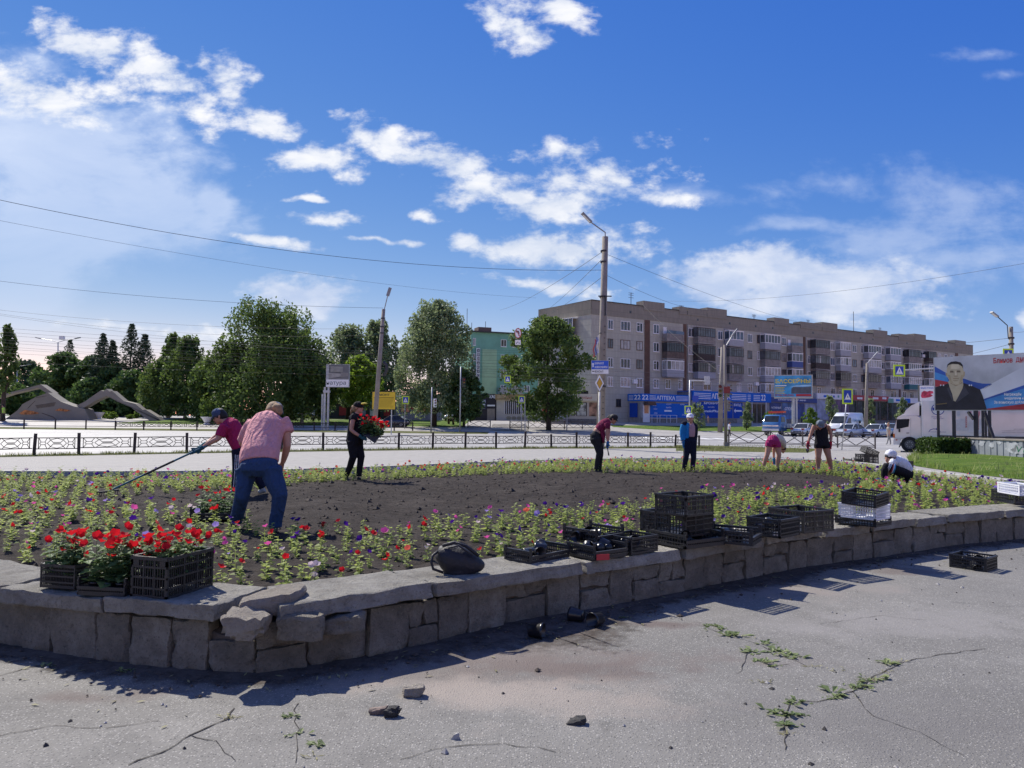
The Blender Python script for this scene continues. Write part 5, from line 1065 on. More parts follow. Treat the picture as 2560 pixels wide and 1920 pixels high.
MB().box(-.2, .2, -.2, .2, 0, .05, Fr(D(1817, 975, ds_ - .3), (1, 0, 0))).build('red_plate', M('plate_red', (.25, .04, .04), .6), sp)
b = DT(1800, 88); tp = D(1806, 868, 88); sp2 = pole('concrete_pole', 'stout concrete pole standing on the shop lawn behind the slim signal pole', b, tp, .30, .2)
b = DT(2164, 90); tp = D(2168, 908, 90); sp3 = pole('concrete_pole', 'concrete pole with a thin lamp arm rising before the red shop', b, tp, .23, .15); e = D(2184, 891, 90); MB().tube([tp, e], .04, 5).build('lamp_arm', GALV, sp3); lamp_head(sp3, e, e + (e - tp))
b = DT(2532, 54); tp = D(2527, 817, 54); sp4 = pole('lamp_pole', 'concrete lamp pole rising behind the portrait billboard', b, tp, .17, .14, 'lamp post'); e = D(2494, 792, 53.6); MB().tube([tp - Vector((.2, 0, .8)), tp + Vector((-.25, 0, .1)), e], .035, 6).build('lamp_arm', DARKM, sp4); lamp_head(sp4, e, e + (e - tp), .9)
for v in (845, 860): c = D(2528, v, 54); MB().tube([c - Vector((0, 0, .06)), c + Vector((0, 0, .06))], .2, 12).build('clamp_band', DARKM, sp4)
for u, vt, d, lb in [(1080, 968, 80, 'thin grey signal post at the end of the far fence'), (1152, 917, 82, 'taller thin grey signal post by the two dark pedestrians')]:
    b = DT(u - 2, d); pole('signal_post', lb, b, D(u, vt, d), .075, .06, 'pole', GALV)
signal(D(1088, 1018, 79.8), (1, .3, 0), '', 'grey traffic light on the thin post at the end of far fence', .95, W_FRAME); signal(D(1160, 968, 81.8), (1, .2, 0), '', 'dark traffic light on the taller thin post by the poplar', 1.1, DARKM)
# ------------------------------------------------------------------ road signs
LIMEY = M('sign_lime', (.52, .72, .03), .5, .05, 2); SBLUE = M('sign_blue', (.015, .055, .36), .45, .06, 2); SWH = M('sign_white', (.78, .78, .78), .5, .05, 2); SBLK = M('sign_black', (.02, .02, .022), .6); SRED = M('sign_red', (.42, .03, .04), .5, .05, 2); SYEL = M('sign_amber', (.58, .33, .04), .5, .08, 2); SGREY = M('sign_back', (.40, .41, .42), .5)
def crossing_sign(t_, c, w, h, ang=0.0):
    fr = Fr(c, (math.cos(ang), math.sin(ang), 0)); a = w / 2; z = h / 2
    MB().box(-a, a, -z, z, -.02, 0, fr).build('sign_backing', LIMEY, t_); b_ = w * .36; zb = min(z - w * .14, b_ * 1.15 if h > w * 1.2 else b_)
    zb = z - w * .14
    MB().box(-b_, b_, -zb, zb, 0, .006, fr).build('blue_field', SBLUE, t_); s = b_ * .86; tz = min(zb * .86, s * 1.05)
    MB().poly([(-s, -tz), (s, -tz), (0, tz)], .006, .011, fr).build('white_triangle', SWH, t_)
    m = MB(); k = s * .5
    m.poly([(.0 + .13 * k * math.cos(i * .785), .42 * k + .13 * k * math.sin(i * .785)) for i in range(8)], .011, .015, fr)
    for q in [[(-.12, .28), (.14, .28), (.1, -.25), (-.14, -.25)], [(-.14, -.2), (.02, -.2), (-.28, -.95), (-.46, -.95)], [(0, -.2), (.14, -.2), (.42, -.85), (.26, -.92)], [(.1, .26), (.14, .1), (.44, -.18), (.36, -.26)], [(-.1, .26), (-.14, .1), (-.42, -.1), (-.36, -.22)]]: m.poly([(x * k, y * k) for x, y in q], .011, .015, fr)
    m.build('walking_figure', SBLK, t_)
    m = MB()
    for i in range(4): x = -s * .78 + i * s * .42; m.box(x, x + s * .22, -tz + .01, -tz + s * .13, .011, .014, fr)
    m.build('zebra_bars', SBLK, t_)
def sign_post(name, label, u, vb, d, u2, v2, r=.035, mat=None):
    b = DT(u, d) if vb is None else G(u, vb); d = b.y; t_ = thing(name, label, 'road sign', tuple(b)); tp = D(u2, v2, d); MB().tube([b - Vector((0, 0, .1)), tp], r, 8).build('post', mat or GALV, t_, True); return t_, d
t_, d = sign_post('crossing_sign', 'tall lime-bordered pedestrian crossing sign on a leaning thin post by the railing', 2104, 1125, 0, 2119, 975); crossing_sign(t_, D(2119, 991, d - .06), .61, .91)
b = G(2345, 1110); t_ = thing('crossing_sign', 'square pedestrian crossing sign hung out on a horizontal arm over the cars', 'road sign', (b.x, 47, 0)); MB().tube([(b.x * 47 / b.y, 47, -.1), (b.x * 47 / b.y, 47, D(2345, 918, 47).z)], .07, 8).build('post', GALV, t_); MB().tube([D(2345, 920, 47), D(2262, 925, 46.9)], .045, 6).build('arm', GALV, t_); crossing_sign(t_, D(2248.5, 926.5, 46.8), .74, .74, .05)
t_, d = sign_post('crossing_sign', 'pedestrian crossing sign on a grey armed post behind the blue-jacketed woman', 1722, None, 74, 1725, 950, .07); crossing_sign(t_, D(1721, 1025, d - .1), .74, .84)
MB().tube([D(1725, 951, d), D(1768, 952, d)], .06, 6).build('arm', GALV, t_); MB().box(-.28, .28, -.42, .42, -.02, .02, Fr(D(1768, 951, d - .1), (1, .1, 0))).build('plate', SGREY, t_); MB().box(-.3, .3, -.3, .3, -.02, .02, Fr(D(1739, 997, d - .1), (1, .1, 0))).build('blue_plate', SBLUE, t_)
t_, d = sign_post('crossing_sign', 'square pedestrian crossing sign beside the yellow notice and low shop', 1012, None, 88, 1013, 992); crossing_sign(t_, D(1014, 1000, d - .06), .85, .92)
t_, d = sign_post('crossing_sign', 'square pedestrian crossing sign before the flower shop windows', 1304, None, 86, 1304, 990); crossing_sign(t_, D(1304, 999, d - .06), .72, .84); MB().tube([DT(1313, 86), D(1312, 990, 86)], .05, 6).build('post', GALV, t_)
# overhead signs hung from wires / behind billboard
def hung(name, label, u, v, d): return thing(name, label, 'road sign', tuple(D(u, v, d)))
t_ = hung('crossing_sign', 'square pedestrian crossing sign hanging on wires before the green block', 1269, 958, 80); crossing_sign(t_, D(1269, 948, 80), .68, .78)
t_ = hung('crossing_sign', 'pedestrian crossing sign peeping over the top of the portrait billboard', 2521, 885, 50); crossing_sign(t_, D(2521, 886, 50), .72, .78); MB().tube([D(2521, 886, 50.1), D(2535, 900, 54)], .04, 6).build('arm', GALV, t_)
t_ = hung('no_left_turn_sign', 'round red and white no left turn sign hanging before the bushy tree', 1295, 862, 80); fr = Fr(D(1295, 833, 80), (1, 0, 0))
circ = lambda r, rz=None, n=24: [(r * math.cos(i * 2 * math.pi / n), (rz or r) * math.sin(i * 2 * math.pi / n)) for i in range(n)]
MB().poly(circ(.36, .56), -.02, 0, fr).build('red_rim', SRED, t_); MB().poly(circ(.29, .47), 0, .006, fr).build('white_face', SWH, t_)
MB().poly([(.06, -.3), (.15, -.3), (.15, .12), (.02, .26), (-.1, .22), (-.1, .32), (-.24, .16), (-.1, .02), (-.1, .12), (.0, .12), (.06, .04)], .006, .01, fr).build('arrow', SBLK, t_); MB().poly([(-.22, .3), (-.17, .36), (.22, -.3), (.17, -.36)], .01, .013, fr).build('red_slash', SRED, t_)
pl = MB().box(-.3, .3, -1.25, -.72, -.02, 0, fr).build('plate', SWH, t_); MB().bar(fr.p(0, -.72, -.01), fr.p(0, -.5, -.01), .03).build('hanger', DARKM, t_)
for k in range(3): MB().box(-.2 + k * .15, -.12 + k * .15, -1.12 + (k % 2) * .1, -1.0 + (k % 2) * .1, 0, .005, fr).build('pictogram', SBLK, pl)
t_, d = sign_post('round_sign', 'grey post with round truck sign above two blue signs by the kiosk', 1417, None, 88, 1420, 975, .06, SGREY); fr = Fr(D(1420, 982, d - .1), (1, 0, 0)); MB().poly(circ(.30, .38), -.02, 0, fr).build('white_face', SWH, t_); MB().box(-.16, .04, -.02, .12, 0, .006, fr).box(.05, .16, -.02, .06, 0, .006, fr).build('truck_pictogram', SBLK, t_)
MB().poly(circ(.28, .36), -.02, 0, Fr(D(1412, 998, d - .1), (1, 0, 0))).build('blue_disc', M('sign_violet', (.06, .05, .30), .5), t_); fr = Fr(D(1427, 998, d - .1), (1, 0, 0)); MB().box(-.27, .27, -.38, .38, -.02, 0, fr).build('blue_plate', SBLUE, t_); MB().poly([(-.05, -.3), (.05, -.3), (.05, .1), (.13, .1), (0, .3), (-.13, .1), (-.05, .1)], 0, .006, fr).build('white_arrow', SWH, t_)
# priority diamond and direction sign at the main pole
t_, d = sign_post('priority_sign', 'tall white and amber diamond priority road sign on a white post by the lamp pole', 1497, None, dm - .8, 1499, 980, .055, M('post_cream', (.62, .60, .52), .6)); fr = Fr(D(1499, 958, d - .08), (1, .1, 0)); hw, hh = .245, .46
for k, mt, nm in [(1, SWH, 'sign_backing'), (.66, SBLK, 'black_border'), (.60, SYEL, 'amber_centre')]: MB().poly([(0, -hh * k), (hw * k, 0), (0, hh * k), (-hw * k, 0)], -.02 + (1 - k) * .06, (1 - k) * .06 + .002, fr).build(nm, mt, t_)
fr = Fr(D(1500, 917, dm - .45), (1, -.04, .0)); t_ = thing('direction_sign', 'blue and white direction sign with city names clamped to the lamp pole', 'road sign', tuple(fr.p(0, -.4)))
hu = lambda u: fr.hit(u, 917)[0]; hv = lambda v: fr.hit(1500, v)[1]
MB().box(hu(1478), hu(1522), hv(935), hv(901), -.04, 0, fr).build('sign_backing', SGREY, t_); b_ = MB().box(hu(1479), hu(1521), hv(923), hv(902), 0, .008, fr).build('blue_panel', M('sign_royal', (.02, .10, .55), .45, .05, 2), t_); w_ = MB().box(hu(1479), hu(1521), hv(934), hv(923.6), 0, .008, fr).build('white_panel', SWH, t_)
text('БАРНАУЛ', fr, (hu(1487), hu(1509), hv(911), hv(905.5)), .009, SWH, b_, bold=True); text('НОВОСИБИРСК', fr, (hu(1487), hu(1519), hv(920.5), hv(915)), .009, SWH, b_, bold=True); text('ВОКЗАЛ', fr, (hu(1487), hu(1508), hv(931.5), hv(926)), .009, SBLK, w_, bold=True)
MB().poly([(hu(1482) - .02, hv(918)), (hu(1482) + .04, hv(918)), (hu(1482) + .04, hv(911)), (hu(1482) + .09, hv(911)), (hu(1482) + .01, hv(907)), (hu(1482) - .07, hv(911)), (hu(1482) - .02, hv(911))], .008, .014, fr).build('arrow', SWH, b_); MB().poly([(hu(1480), hv(928.5)), (hu(1483), hv(926)), (hu(1483), hv(927.8)), (hu(1486), hv(927.8)), (hu(1486), hv(929.4)), (hu(1483), hv(929.4)), (hu(1483), hv(931))], .008, .014, fr).build('arrow', SBLK, w_)
# ------------------------------------------------------------------ billboards
YEL = M('notice_yellow', (.66, .46, .03), .6, .06, 1)
FY = Fr(D(932, 1010, 71), (1, -.02, 0)); yu = lambda u: FY.hit(u, 1000)[0]; yv = lambda v: FY.hit(960, v)[1]
t_ = thing('notice_board', 'yellow repair notice board on two thin posts partly hidden by concrete pole', 'billboard', tuple(FY.p(1, terr(71) - FY.O.z)))
MB().box(yu(930), yu(989), yv(1024), yv(979), -.05, 0, FY).build('frame', DARKM, t_); b_ = MB().box(yu(931), yu(988), yv(1023), yv(980), 0, .012, FY).build('panel', YEL, t_)
text('РЕМОНТ', FY, (yu(938), yu(974), yv(990), yv(984)), .014, SBLK, b_, bold=True)
for i in range(8): MB().box(yu(945 + (i % 3)), yu(984 - (i * 7) % 6), yv(998.5 + i * 2.8), yv(997.6 + i * 2.8), .012, .016, FY).build('text_line', M('notice_ink', (.28, .19, .02), .7), b_)
MB().box(yu(934), yu(985), yv(995.5), yv(993.2), .012, .016, FY).build('text_line', M('notice_ink', (.28, .19, .02), .7), b_); MB().poly([(yu(933), yv(1020)), (yu(941), yv(1017)), (yu(943), yv(1010)), (yu(938), yv(1008))], .012, .017, FY).build('trowel_mark', SBLK, b_)
for u in (938, 979): MB().tube([FY.p(yu(u), terr(71) - FY.O.z - .1, -.1), FY.p(yu(u), yv(979), -.1)], .05, 6).build('post', GALV, t_)
FSf = Fr(D(818, 960, 84), (1, -.06, 0)); qu = lambda u: FSf.hit(u, 940)[0]; qv = lambda v: FSf.hit(840, v)[1]
t_ = thing('sofa_billboard', 'upright billboard showing a pale sofa above a white lettered strip', 'billboard', tuple(FSf.p(.5, terr(84) - FSf.O.z)))
MB().box(qu(815), qu(873), qv(968), qv(911), -.25, 0, FSf).build('frame', SGREY, t_); b_ = MB().box(qu(822), qu(872), qv(948), qv(912), 0, .012, FSf).build('photo_panel', M('sofa_wall', (.13, .135, .135), .6, .25, .8), t_)
for pts, cc, nm in [([(826, 930), (857, 930), (857, 917), (826, 915)], (.27, .27, .24), 'panel_art'), ([(822, 946), (852, 941), (852, 934), (822, 932)], (.33, .32, .29), 'sofa_seat'), ([(852, 943), (871, 941), (871, 932), (852, 931)], (.24, .23, .21), 'sofa_side'), ([(838, 935), (856, 936), (857, 926), (842, 930)], (.10, .10, .10), 'cushion'), ([(822, 948), (872, 948), (872, 943), (822, 946)], (.20, .20, .19), 'rug')]: MB().poly([(qu(a), qv(c)) for a, c in pts], .012, .02 + .001 * len(nm), FSf).build(nm, M('sofa_' + nm, cc, .7, .15, 2), b_)
s_ = MB().box(qu(816), qu(872), qv(967), qv(949), 0, .014, FSf).build('lettered_strip', SWH, t_); text('натура', FSf, (qu(817), qu(865), qv(964.5), qv(954)), .016, M('letter_slate', (.05, .055, .08), .6), s_)
for u in (812, 821): MB().tube([FSf.p(qu(u), terr(84) - FSf.O.z - .1, -.15), FSf.p(qu(u), qv(968), -.15)], .13, 10).build('post', GALV, t_)
MB().box(qu(809), qu(825), qv(982), qv(976), -.3, .05, FSf).build('crossbeam', GALV, t_); MB().tube([FSf.p(qu(803), terr(84) - FSf.O.z - .1, -.6), FSf.p(qu(803), qv(985), -.6)], .1, 8).build('post', GALV, t_)
FB = Fr(D(1936, 968, 92), D(2030, 968, 90.5) - D(1936, 968, 92)); FB.ex.z = 0; FB.ex.normalize(); FB.en = FB.ex.cross(FB.ez); bu = lambda u: FB.hit(u, 965)[0]; bv = lambda v: FB.hit(1985, v)[1]
t_ = thing('pool_billboard', 'blue advertising billboard with big yellow lettering on a post before the shops', 'billboard', tuple(FB.p(2.3, terr(91) - FB.O.z)))
MB().box(bu(1935), bu(2032), bv(996), bv(937), -.55, 0, FB).build('frame', M('billboard_frame', (.45, .43, .38), .7), t_); b_ = MB().box(bu(1936), bu(2029), bv(992), bv(939), 0, .012, FB).build('panel', M('pool_cyan', (.06, .32, .58), .55, .35, .7), t_)
text('БАССЕЙНЫ', FB, (bu(1939), bu(2026), bv(958), bv(945)), .02, M('letter_yellow', (.80, .62, .03), .5), b_, bold=True); MB().box(bu(1938), bu(1966), bv(965), bv(962.5), .012, .02, FB).build('text_line', SWH, b_)
for k in range(5): MB().box(bu(1938), bu(1962 - 3 * (k % 2)), bv(969.5 + k * 3.6), bv(967.7 + k * 3.6), .012, .02, FB).build('text_line', M('letter_ochre', (.55, .42, .05), .6), b_)
MB().poly([(bu(1978), bv(984)), (bu(2028), bv(984)), (bu(2028), bv(966)), (bu(2005), bv(968)), (bu(1983), bv(967)), (bu(1978), bv(972))], .012, .022, FB).build('pool_wall_print', M('pool_grey', (.09, .10, .12), .6, .3, 1), b_); MB().poly([(bu(1974), bv(968)), (bu(2028), bv(966)), (bu(2028), bv(961)), (bu(1990), bv(963))], .012, .0215, FB).build('water_print', M('pool_water', (.30, .52, .68), .6, .2, 1), b_)
text('8-906-940-9345', FB, (bu(1938), bu(1984), bv(990), bv(985.5)), .02, SRED, b_, bold=True); MB().box(bu(1990), bu(2028), bv(991), bv(985), .012, .024, FB).build('address_strip', SRED, b_)
MB().tube([FB.p(bu(1983), terr(91) - FB.O.z - .1, -.3), FB.p(bu(1983), bv(996), -.3)], .2, 10).build('post', GALV, t_); MB().tube([FB.p(bu(1991), terr(91) - FB.O.z - .1, -.3), FB.p(bu(1991), bv(996), -.3)], .12, 8).build('post', GALV, t_)
FQ = Fr(D(2299, 982, 62), (1, 0, 0)); t_ = thing('meat_billboard', 'upright white poster board with red meat and blue lettering above the truck', 'billboard', tuple(FQ.p(.6, -FQ.O.z)))
wu = lambda u: FQ.hit(u, 980)[0]; wv = lambda v: FQ.hit(2316, v)[1]
MB().box(wu(2298), wu(2350), wv(1004), wv(963), -.2, 0, FQ).build('frame', DARKM, t_); b_ = MB().box(wu(2299), wu(2349), wv(1003), wv(964), 0, .012, FQ).build('panel', SWH, t_); text('БЫСТРОНОМ', FQ, (wu(2302), wu(2347), wv(972), wv(968)), .014, BLUE, b_, bold=True)
MB().poly([(wu(2302), wv(990)), (wu(2304), wv(981)), (wu(2310), wv(977)), (wu(2318), wv(979)), (wu(2324), wv(977)), (wu(2332), wv(978)), (wu(2333), wv(983)), (wu(2326), wv(985)), (wu(2332), wv(989)), (wu(2324), wv(993)), (wu(2312), wv(995)), (wu(2304), wv(995))], .012, .02, FQ).build('meat_print', M('meat_red', (.50, .04, .09), .5, .5, 3), b_)
MB().tube([FQ.p(wu(2324), -FQ.O.z - .1, -.1), FQ.p(wu(2324), wv(1004), -.1)], .15, 10).build('post', GALV, t_)
# portrait billboard on the right
pa, pb = D(2337, 960, 38.0), D(2560, 960, 35.0); FP_ = Fr(Vector((pa.x, pa.y, 0)), Vector((pb.x - pa.x, pb.y - pa.y, 0))); hu = lambda u: FP_.hit(u, 960)[0]
t_ = thing('portrait_billboard', 'wide billboard with printed tricolour flag and a man in dark jacket', 'billboard', (pa.x, pa.y, .9))
PW = hu(2560) + 2.2; z0 = FP_.hit(2339, 1025)[1]; z1 = FP_.hit(2335, 895)[1]; ph_ = z1 - z0; X = lambda u: hu(u)
def pz(u, v): return FP_.hit(u, v)
MB().box(-.05, PW, z0 - .03, z1 + .03, -.12, 0, FP_).build('frame', SGREY, t_); b_ = MB().box(0, PW - .05, z0, z1, 0, .01, FP_).build('printed_sheet', M('print_grey', (.44, .46, .49), .6, .22, .6), t_)
PBL = M('print_blue', (.03, .09, .36), .55, .3, .7); PBL2 = M('print_azure', (.06, .25, .55), .55, .25, .7); PRD = M('print_red', (.33, .035, .045), .55, .2, .8); PWH = M('print_white', (.60, .63, .68), .6, .1, .5); PJK = M('print_jacket', (.018, .018, .026), .6, .35, 3); PSK = M('print_skin', (.46, .40, .27), .6, .12, 1.5); PHR = M('print_hair', (.025, .022, .022), .7); PSD = M('print_skin_shade', (.30, .225, .13), .6, .1, 3)
def pp(pts, mat, nm, k): 
    q = [pz(u, v) for u, v in pts]; q = [(min(max(a, .004), PW - .06), min(max(z, z0 + .004), z1 - .004)) for a, z in q]; MB().poly(q, .010, .011 + k * .0012, FP_).build(nm, mat, b_)
c4 = lambda x, y: (2300 + x * .2049, 840 + y * .2049)
pp([c4(180, 370), c4(320, 450), c4(345, 520), c4(540, 520), c4(640, 555), c4(760, 580), c4(870, 582), c4(880, 590), c4(800, 640), c4(700, 660), c4(500, 640), c4(330, 560), c4(180, 530)], PBL, 'flag_blue_band', 1); pp([c4(180, 440), c4(330, 490), c4(350, 560), c4(180, 530)], PBL2, 'flag_azure_band', 2)
pp([c4(183, 528), c4(345, 562), c4(345, 600), c4(185, 620)], PRD, 'flag_red_band', 2); pp([c4(735, 655), c4(1269, 370), c4(1269, 600), c4(780, 770)], PWH, 'flag_white_band', 1)
pp([c4(780, 770), c4(1269, 600), c4(1420, 560), c4(1420, 800), c4(1269, 828), c4(815, 890)], PBL2, 'flag_azure_band', 1); pp([c4(780, 768), c4(1269, 600), c4(1420, 560), c4(1420, 610), c4(1269, 640), c4(830, 770), c4(790, 790)], PBL, 'flag_blue_band', 3); pp([c4(815, 888), c4(1269, 828), c4(1420, 805), c4(1420, 925), c4(820, 918)], PRD, 'flag_red_band', 2)
pp([c4(186, 625), c4(300, 595), c4(355, 575), c4(540, 575), c4(640, 610), c4(735, 655), c4(770, 740), c4(818, 912), c4(188, 905)], PJK, 'printed_jacket', 5)
pp([c4(345, 560), c4(360, 540), c4(525, 540), c4(530, 600), c4(520, 640), c4(470, 740), c4(435, 800), c4(412, 790), c4(395, 710), c4(365, 630)], PSK, 'printed_neck', 6); pp([c4(370, 560), c4(440, 600), c4(520, 560), c4(515, 575), c4(440, 612), c4(375, 580)], PSD, 'printed_chin_shade', 7)
pp([c4(330, 400), c4(345, 350), c4(400, 325), c4(470, 330), c4(520, 365), c4(530, 420), c4(550, 440), c4(545, 490), c4(528, 510), c4(515, 560), c4(470, 595), c4(410, 592), c4(365, 560), c4(345, 510), c4(322, 490), c4(312, 455), c4(328, 450)], PSK, 'printed_face', 8)
pp([c4(330, 385), c4(338, 345), c4(380, 315), c4(440, 308), c4(495, 322), c4(522, 355), c4(527, 400), c4(515, 372), c4(470, 345), c4(400, 340), c4(350, 355)], PHR, 'printed_hair', 9)
PSL = M('print_skin_light', (.58, .52, .37), .6, .08, 2); PSM = M('print_skin_mid', (.385, .315, .195), .6, .1, 2)
pp([c4(345, 470), c4(372, 480), c4(385, 540), c4(420, 585), c4(372, 560), c4(350, 512)], PSM, 'printed_cheek_shade', 8.6); pp([c4(500, 480), c4(526, 470), c4(520, 520), c4(505, 562), c4(470, 590), c4(490, 545)], PSM, 'printed_cheek_shade', 8.6)
pp([c4(385, 350), c4(470, 345), c4(490, 395), c4(440, 405), c4(380, 400)], PSL, 'printed_forehead_light', 8.6); pp([c4(432, 430), c4(444, 430), c4(452, 482), c4(426, 482)], PSL, 'printed_nose_light', 8.8); pp([c4(312, 452), c4(332, 450), c4(336, 492), c4(322, 488)], PSM, 'printed_ear', 8.8); pp([c4(532, 440), c4(550, 440), c4(545, 488), c4(530, 500)], PSM, 'printed_ear', 8.8)
pp([c4(400, 538), c4(470, 538), c4(455, 552), c4(415, 552)], PSM, 'printed_lip_shade', 9); pp([c4(330, 640), c4(360, 620), c4(412, 800), c4(400, 800)], M('print_lapel', (.045, .045, .06), .6), 'printed_lapel', 7); pp([c4(522, 640), c4(540, 610), c4(600, 700), c4(445, 815), c4(436, 803)], M('print_lapel', (.045, .045, .06), .6), 'printed_lapel', 7)
for x0, x1, y0, y1 in ((372, 408, 424, 430), (452, 492, 422, 428)): pp([c4(x0, y0), c4(x1, y0), c4(x1, y1), c4(x0, y1)], PHR, 'printed_brow', 9.6)
for x0, x1, y0, y1, nm in [(368, 412, 432, 446, 'printed_eye'), (450, 495, 430, 444, 'printed_eye'), (405, 475, 514, 524, 'printed_mouth'), (418, 462, 484, 494, 'printed_nose')]: pp([c4(x0, y0), c4(x1, y0), c4(x1, y1), c4(x0, y1)], PSD if nm != 'printed_eye' else M('print_brow', (.14, .10, .065), .7), nm, 9.5)
pp([c4(200, 828), c4(330, 815), c4(330, 828), c4(203, 840)], M('print_tab', (.16, .12, .05), .7), 'name_tab', 7)
for x in (250, 285, 600, 625): pp([c4(x, 590), c4(x + 14, 596), c4(x + 8, 612), c4(x - 6, 606)], PWH, 'shoulder_star', 7)
def btext(s, x0, x1, y0, y1, mat, n=.018):
    a0, zt = pz(*c4(x0, y0)); a1, zb = pz(*c4(x1, y1)); text(s, FP_, (a0, a1, zb, zt), n, mat, b_, bold=True)
btext('Блинов', 897, 1132, 268, 325, SRED); btext('Дм', 1170, 1268, 262, 325, SRED)
for dx in (0,): btext('Награждён', 1030, 1240, 693, 735, SWH); btext('медалями «З', 1035, 1290, 742, 778, SWH); btext('За воинскую добле', 905, 1275, 790, 832, SWH)
for u, w in [(2343, .10), (2382, .14), (2437, .18), (2454, .09), (2461, .07), (2471, .12)]:
    a_ = hu(u); MB().box(a_ - w / 2, a_ + w / 2, .92, z0 - .03, -.12, -.02, FP_).build('post', DARKM, t_)
a_ = hu(2343); MB().box(a_, PW, .96, 1.03, -.13, -.04, FP_).build('base_rail', DARKM, t_)
for (u0, v0, u1, v1) in [(2461, 1032, 2486, 1096), (2420, 1030, 2436, 1048)]: a0, zA = pz(u0, v0); a1, zB = pz(u1, v1); MB().bar(FP_.p(a0, zA, -.05), FP_.p(a1, max(zB, .9), .1), .12, .1).build('brace', DARKM, t_)
a_ = hu(2520); MB().box(a_, PW, .90, 1.05, .0, .5, FP_).build('fallen_board', DARKM, t_)
# corrugated enclosure below
pa, pb = D(2366, 1110, 38.6), D(2560, 1110, 33.4); FC = Fr(Vector((pa.x, pa.y, 0)), Vector((pb.x - pa.x, pb.y - pa.y, 0))); FC.ex.z = 0; FC.ex.normalize(); FC.en = FC.ex.cross(FC.ez); CL = (pb - pa).length + 3
t_ = thing('corrugated_enclosure', 'grey corrugated metal enclosure with graffiti under the portrait billboard', 'enclosure', (pa.x, pa.y, 0)); CORR = M('corrugated_grey', (.24, .26, .29), .5, .12, .8, dirt=.35)
nn = int(CL / .2)
for i in range(nn):
    x = i * .2; MB().poly([(x, -.05), (x + .196, -.05), (x + .196, .88), (x, .88)], -.02, .02 + (.022 if i % 2 else 0) + frnd.uniform(0, .006), FC).build('panel', CORR, t_)
MB().box(-.1, CL, .882, .95, -2.2, .08, FC).build('concrete_top', CONC, t_); MB().box(-.05, -.001, -.05, .88, -2.2, .0, FC).build('end_panel', CORR, t_)
GRF = M('graffiti_pale', (.36, .38, .41), .6, .2, 3); GRG = M('graffiti_green', (.03, .16, .09), .6)
for u, v, r_ in [(2455, 1108, .22), (2480, 1112, .2), (2497, 1106, .15), (2530, 1118, .4), (2545, 1125, .35), (2430, 1105, .15)]:
    a_, z_ = FC.hit(u, v, .05); MB().poly([(a_ + r_ * (1 + .35 * math.sin(k * 2.3 + u)) * math.cos(k * .524), min(.86, max(.05, z_ + .6 * r_ * (1 + .3 * math.cos(k * 1.7 + u)) * math.sin(k * .524)))) for k in range(12)], .049, .0505, FC).build('paint_patch', GRF, t_)
a0, z1_ = FC.hit(2541, 1116, .06); a1, z0_ = FC.hit(2572, 1132, .06); text('VE', FC, (a0, a1, z0_, z1_), .055, GRG, t_, name='graffiti', shear=.2)
# ------------------------------------------------------------------ bird-shaped monument and park vases on the left
FM = Fr(D(100, 1050, 99), (1, 0, 0)); c8 = lambda x, y: FM.hit(x * .208, 900 + y * .208); STC = M('monument_concrete', (.245, .225, .185), .85, .12, .6, .3, 10, dirt=.25)
t_ = thing('bird_monument', 'brown concrete monument shaped like a rock with spreading folded wings', 'monument', tuple(FM.p(5, terr(99) - FM.O.z)))
zb_ = terr(99) - FM.O.z - .1; hill = [c8(40, 765), c8(150, 650), c8(215, 600), c8(270, 530), c8(430, 445), c8(575, 392), c8(640, 440), c8(730, 500), c8(880, 555), c8(1020, 590), c8(1060, 680), c8(1085, 770)]
hill = [(hill[0][0], zb_)] + hill[1:-1] + [(hill[-1][0], zb_)]; fix_normals(MB().poly(hill, -2.0, 0, FM).build('rock_body', STC, t_))
wing = [c8(900, 550), c8(1000, 500), c8(1200, 362), c8(1225, 375), c8(1265, 345), c8(1300, 378), c8(1330, 370), c8(1470, 490), c8(1610, 525), c8(1700, 600), c8(1735, 595), c8(1880, 685), c8(1930, 745), (c8(1950, 790)[0], zb_), (c8(1800, 785)[0], zb_), c8(1740, 700), c8(1560, 570), c8(1400, 500), c8(1270, 430), c8(1130, 490), c8(970, 585)]
fix_normals(MB().poly(wing, -1.6, -.3, FM).build('wing', STC, t_)); fix_normals(MB().poly([c8(-160, 440), c8(0, 385), c8(380, 285), c8(530, 390), c8(470, 405), c8(350, 325), c8(0, 405), c8(-160, 460)], -3.2, -1.9, FM).build('wing', STC, t_))
ORE = M('monument_orange', (.42, .16, .05), .6, .6, 3)
for pts in [[(235, 640), (300, 600), (400, 615), (480, 640), (400, 655), (260, 655)], [(660, 605), (720, 580), (850, 605), (800, 620), (700, 612)]]: MB().poly([c8(*q) for q in pts], 0, .05, FM).build('orange_inlay', ORE, t_)
for k in range(5): MB().poly([c8(425 + k * 6, 545 + k * 8), c8(670 - k * 4, 508 + k * 10), c8(670 - k * 4, 512 + k * 10), c8(425 + k * 6, 549 + k * 8)], 0, .03, FM).build('inscription_line', PANEL['dark'], t_)
for pts in [[(420, 490), (330, 580), (335, 584), (425, 492)], [(500, 640), (640, 690), (700, 745), (704, 742), (645, 684), (505, 634)], [(430, 450), (560, 430), (560, 434), (430, 455)]]: fix_normals(MB().poly([c8(*q) for q in pts], 0, .02, FM).build('joint_line', PANEL['dark'], t_))
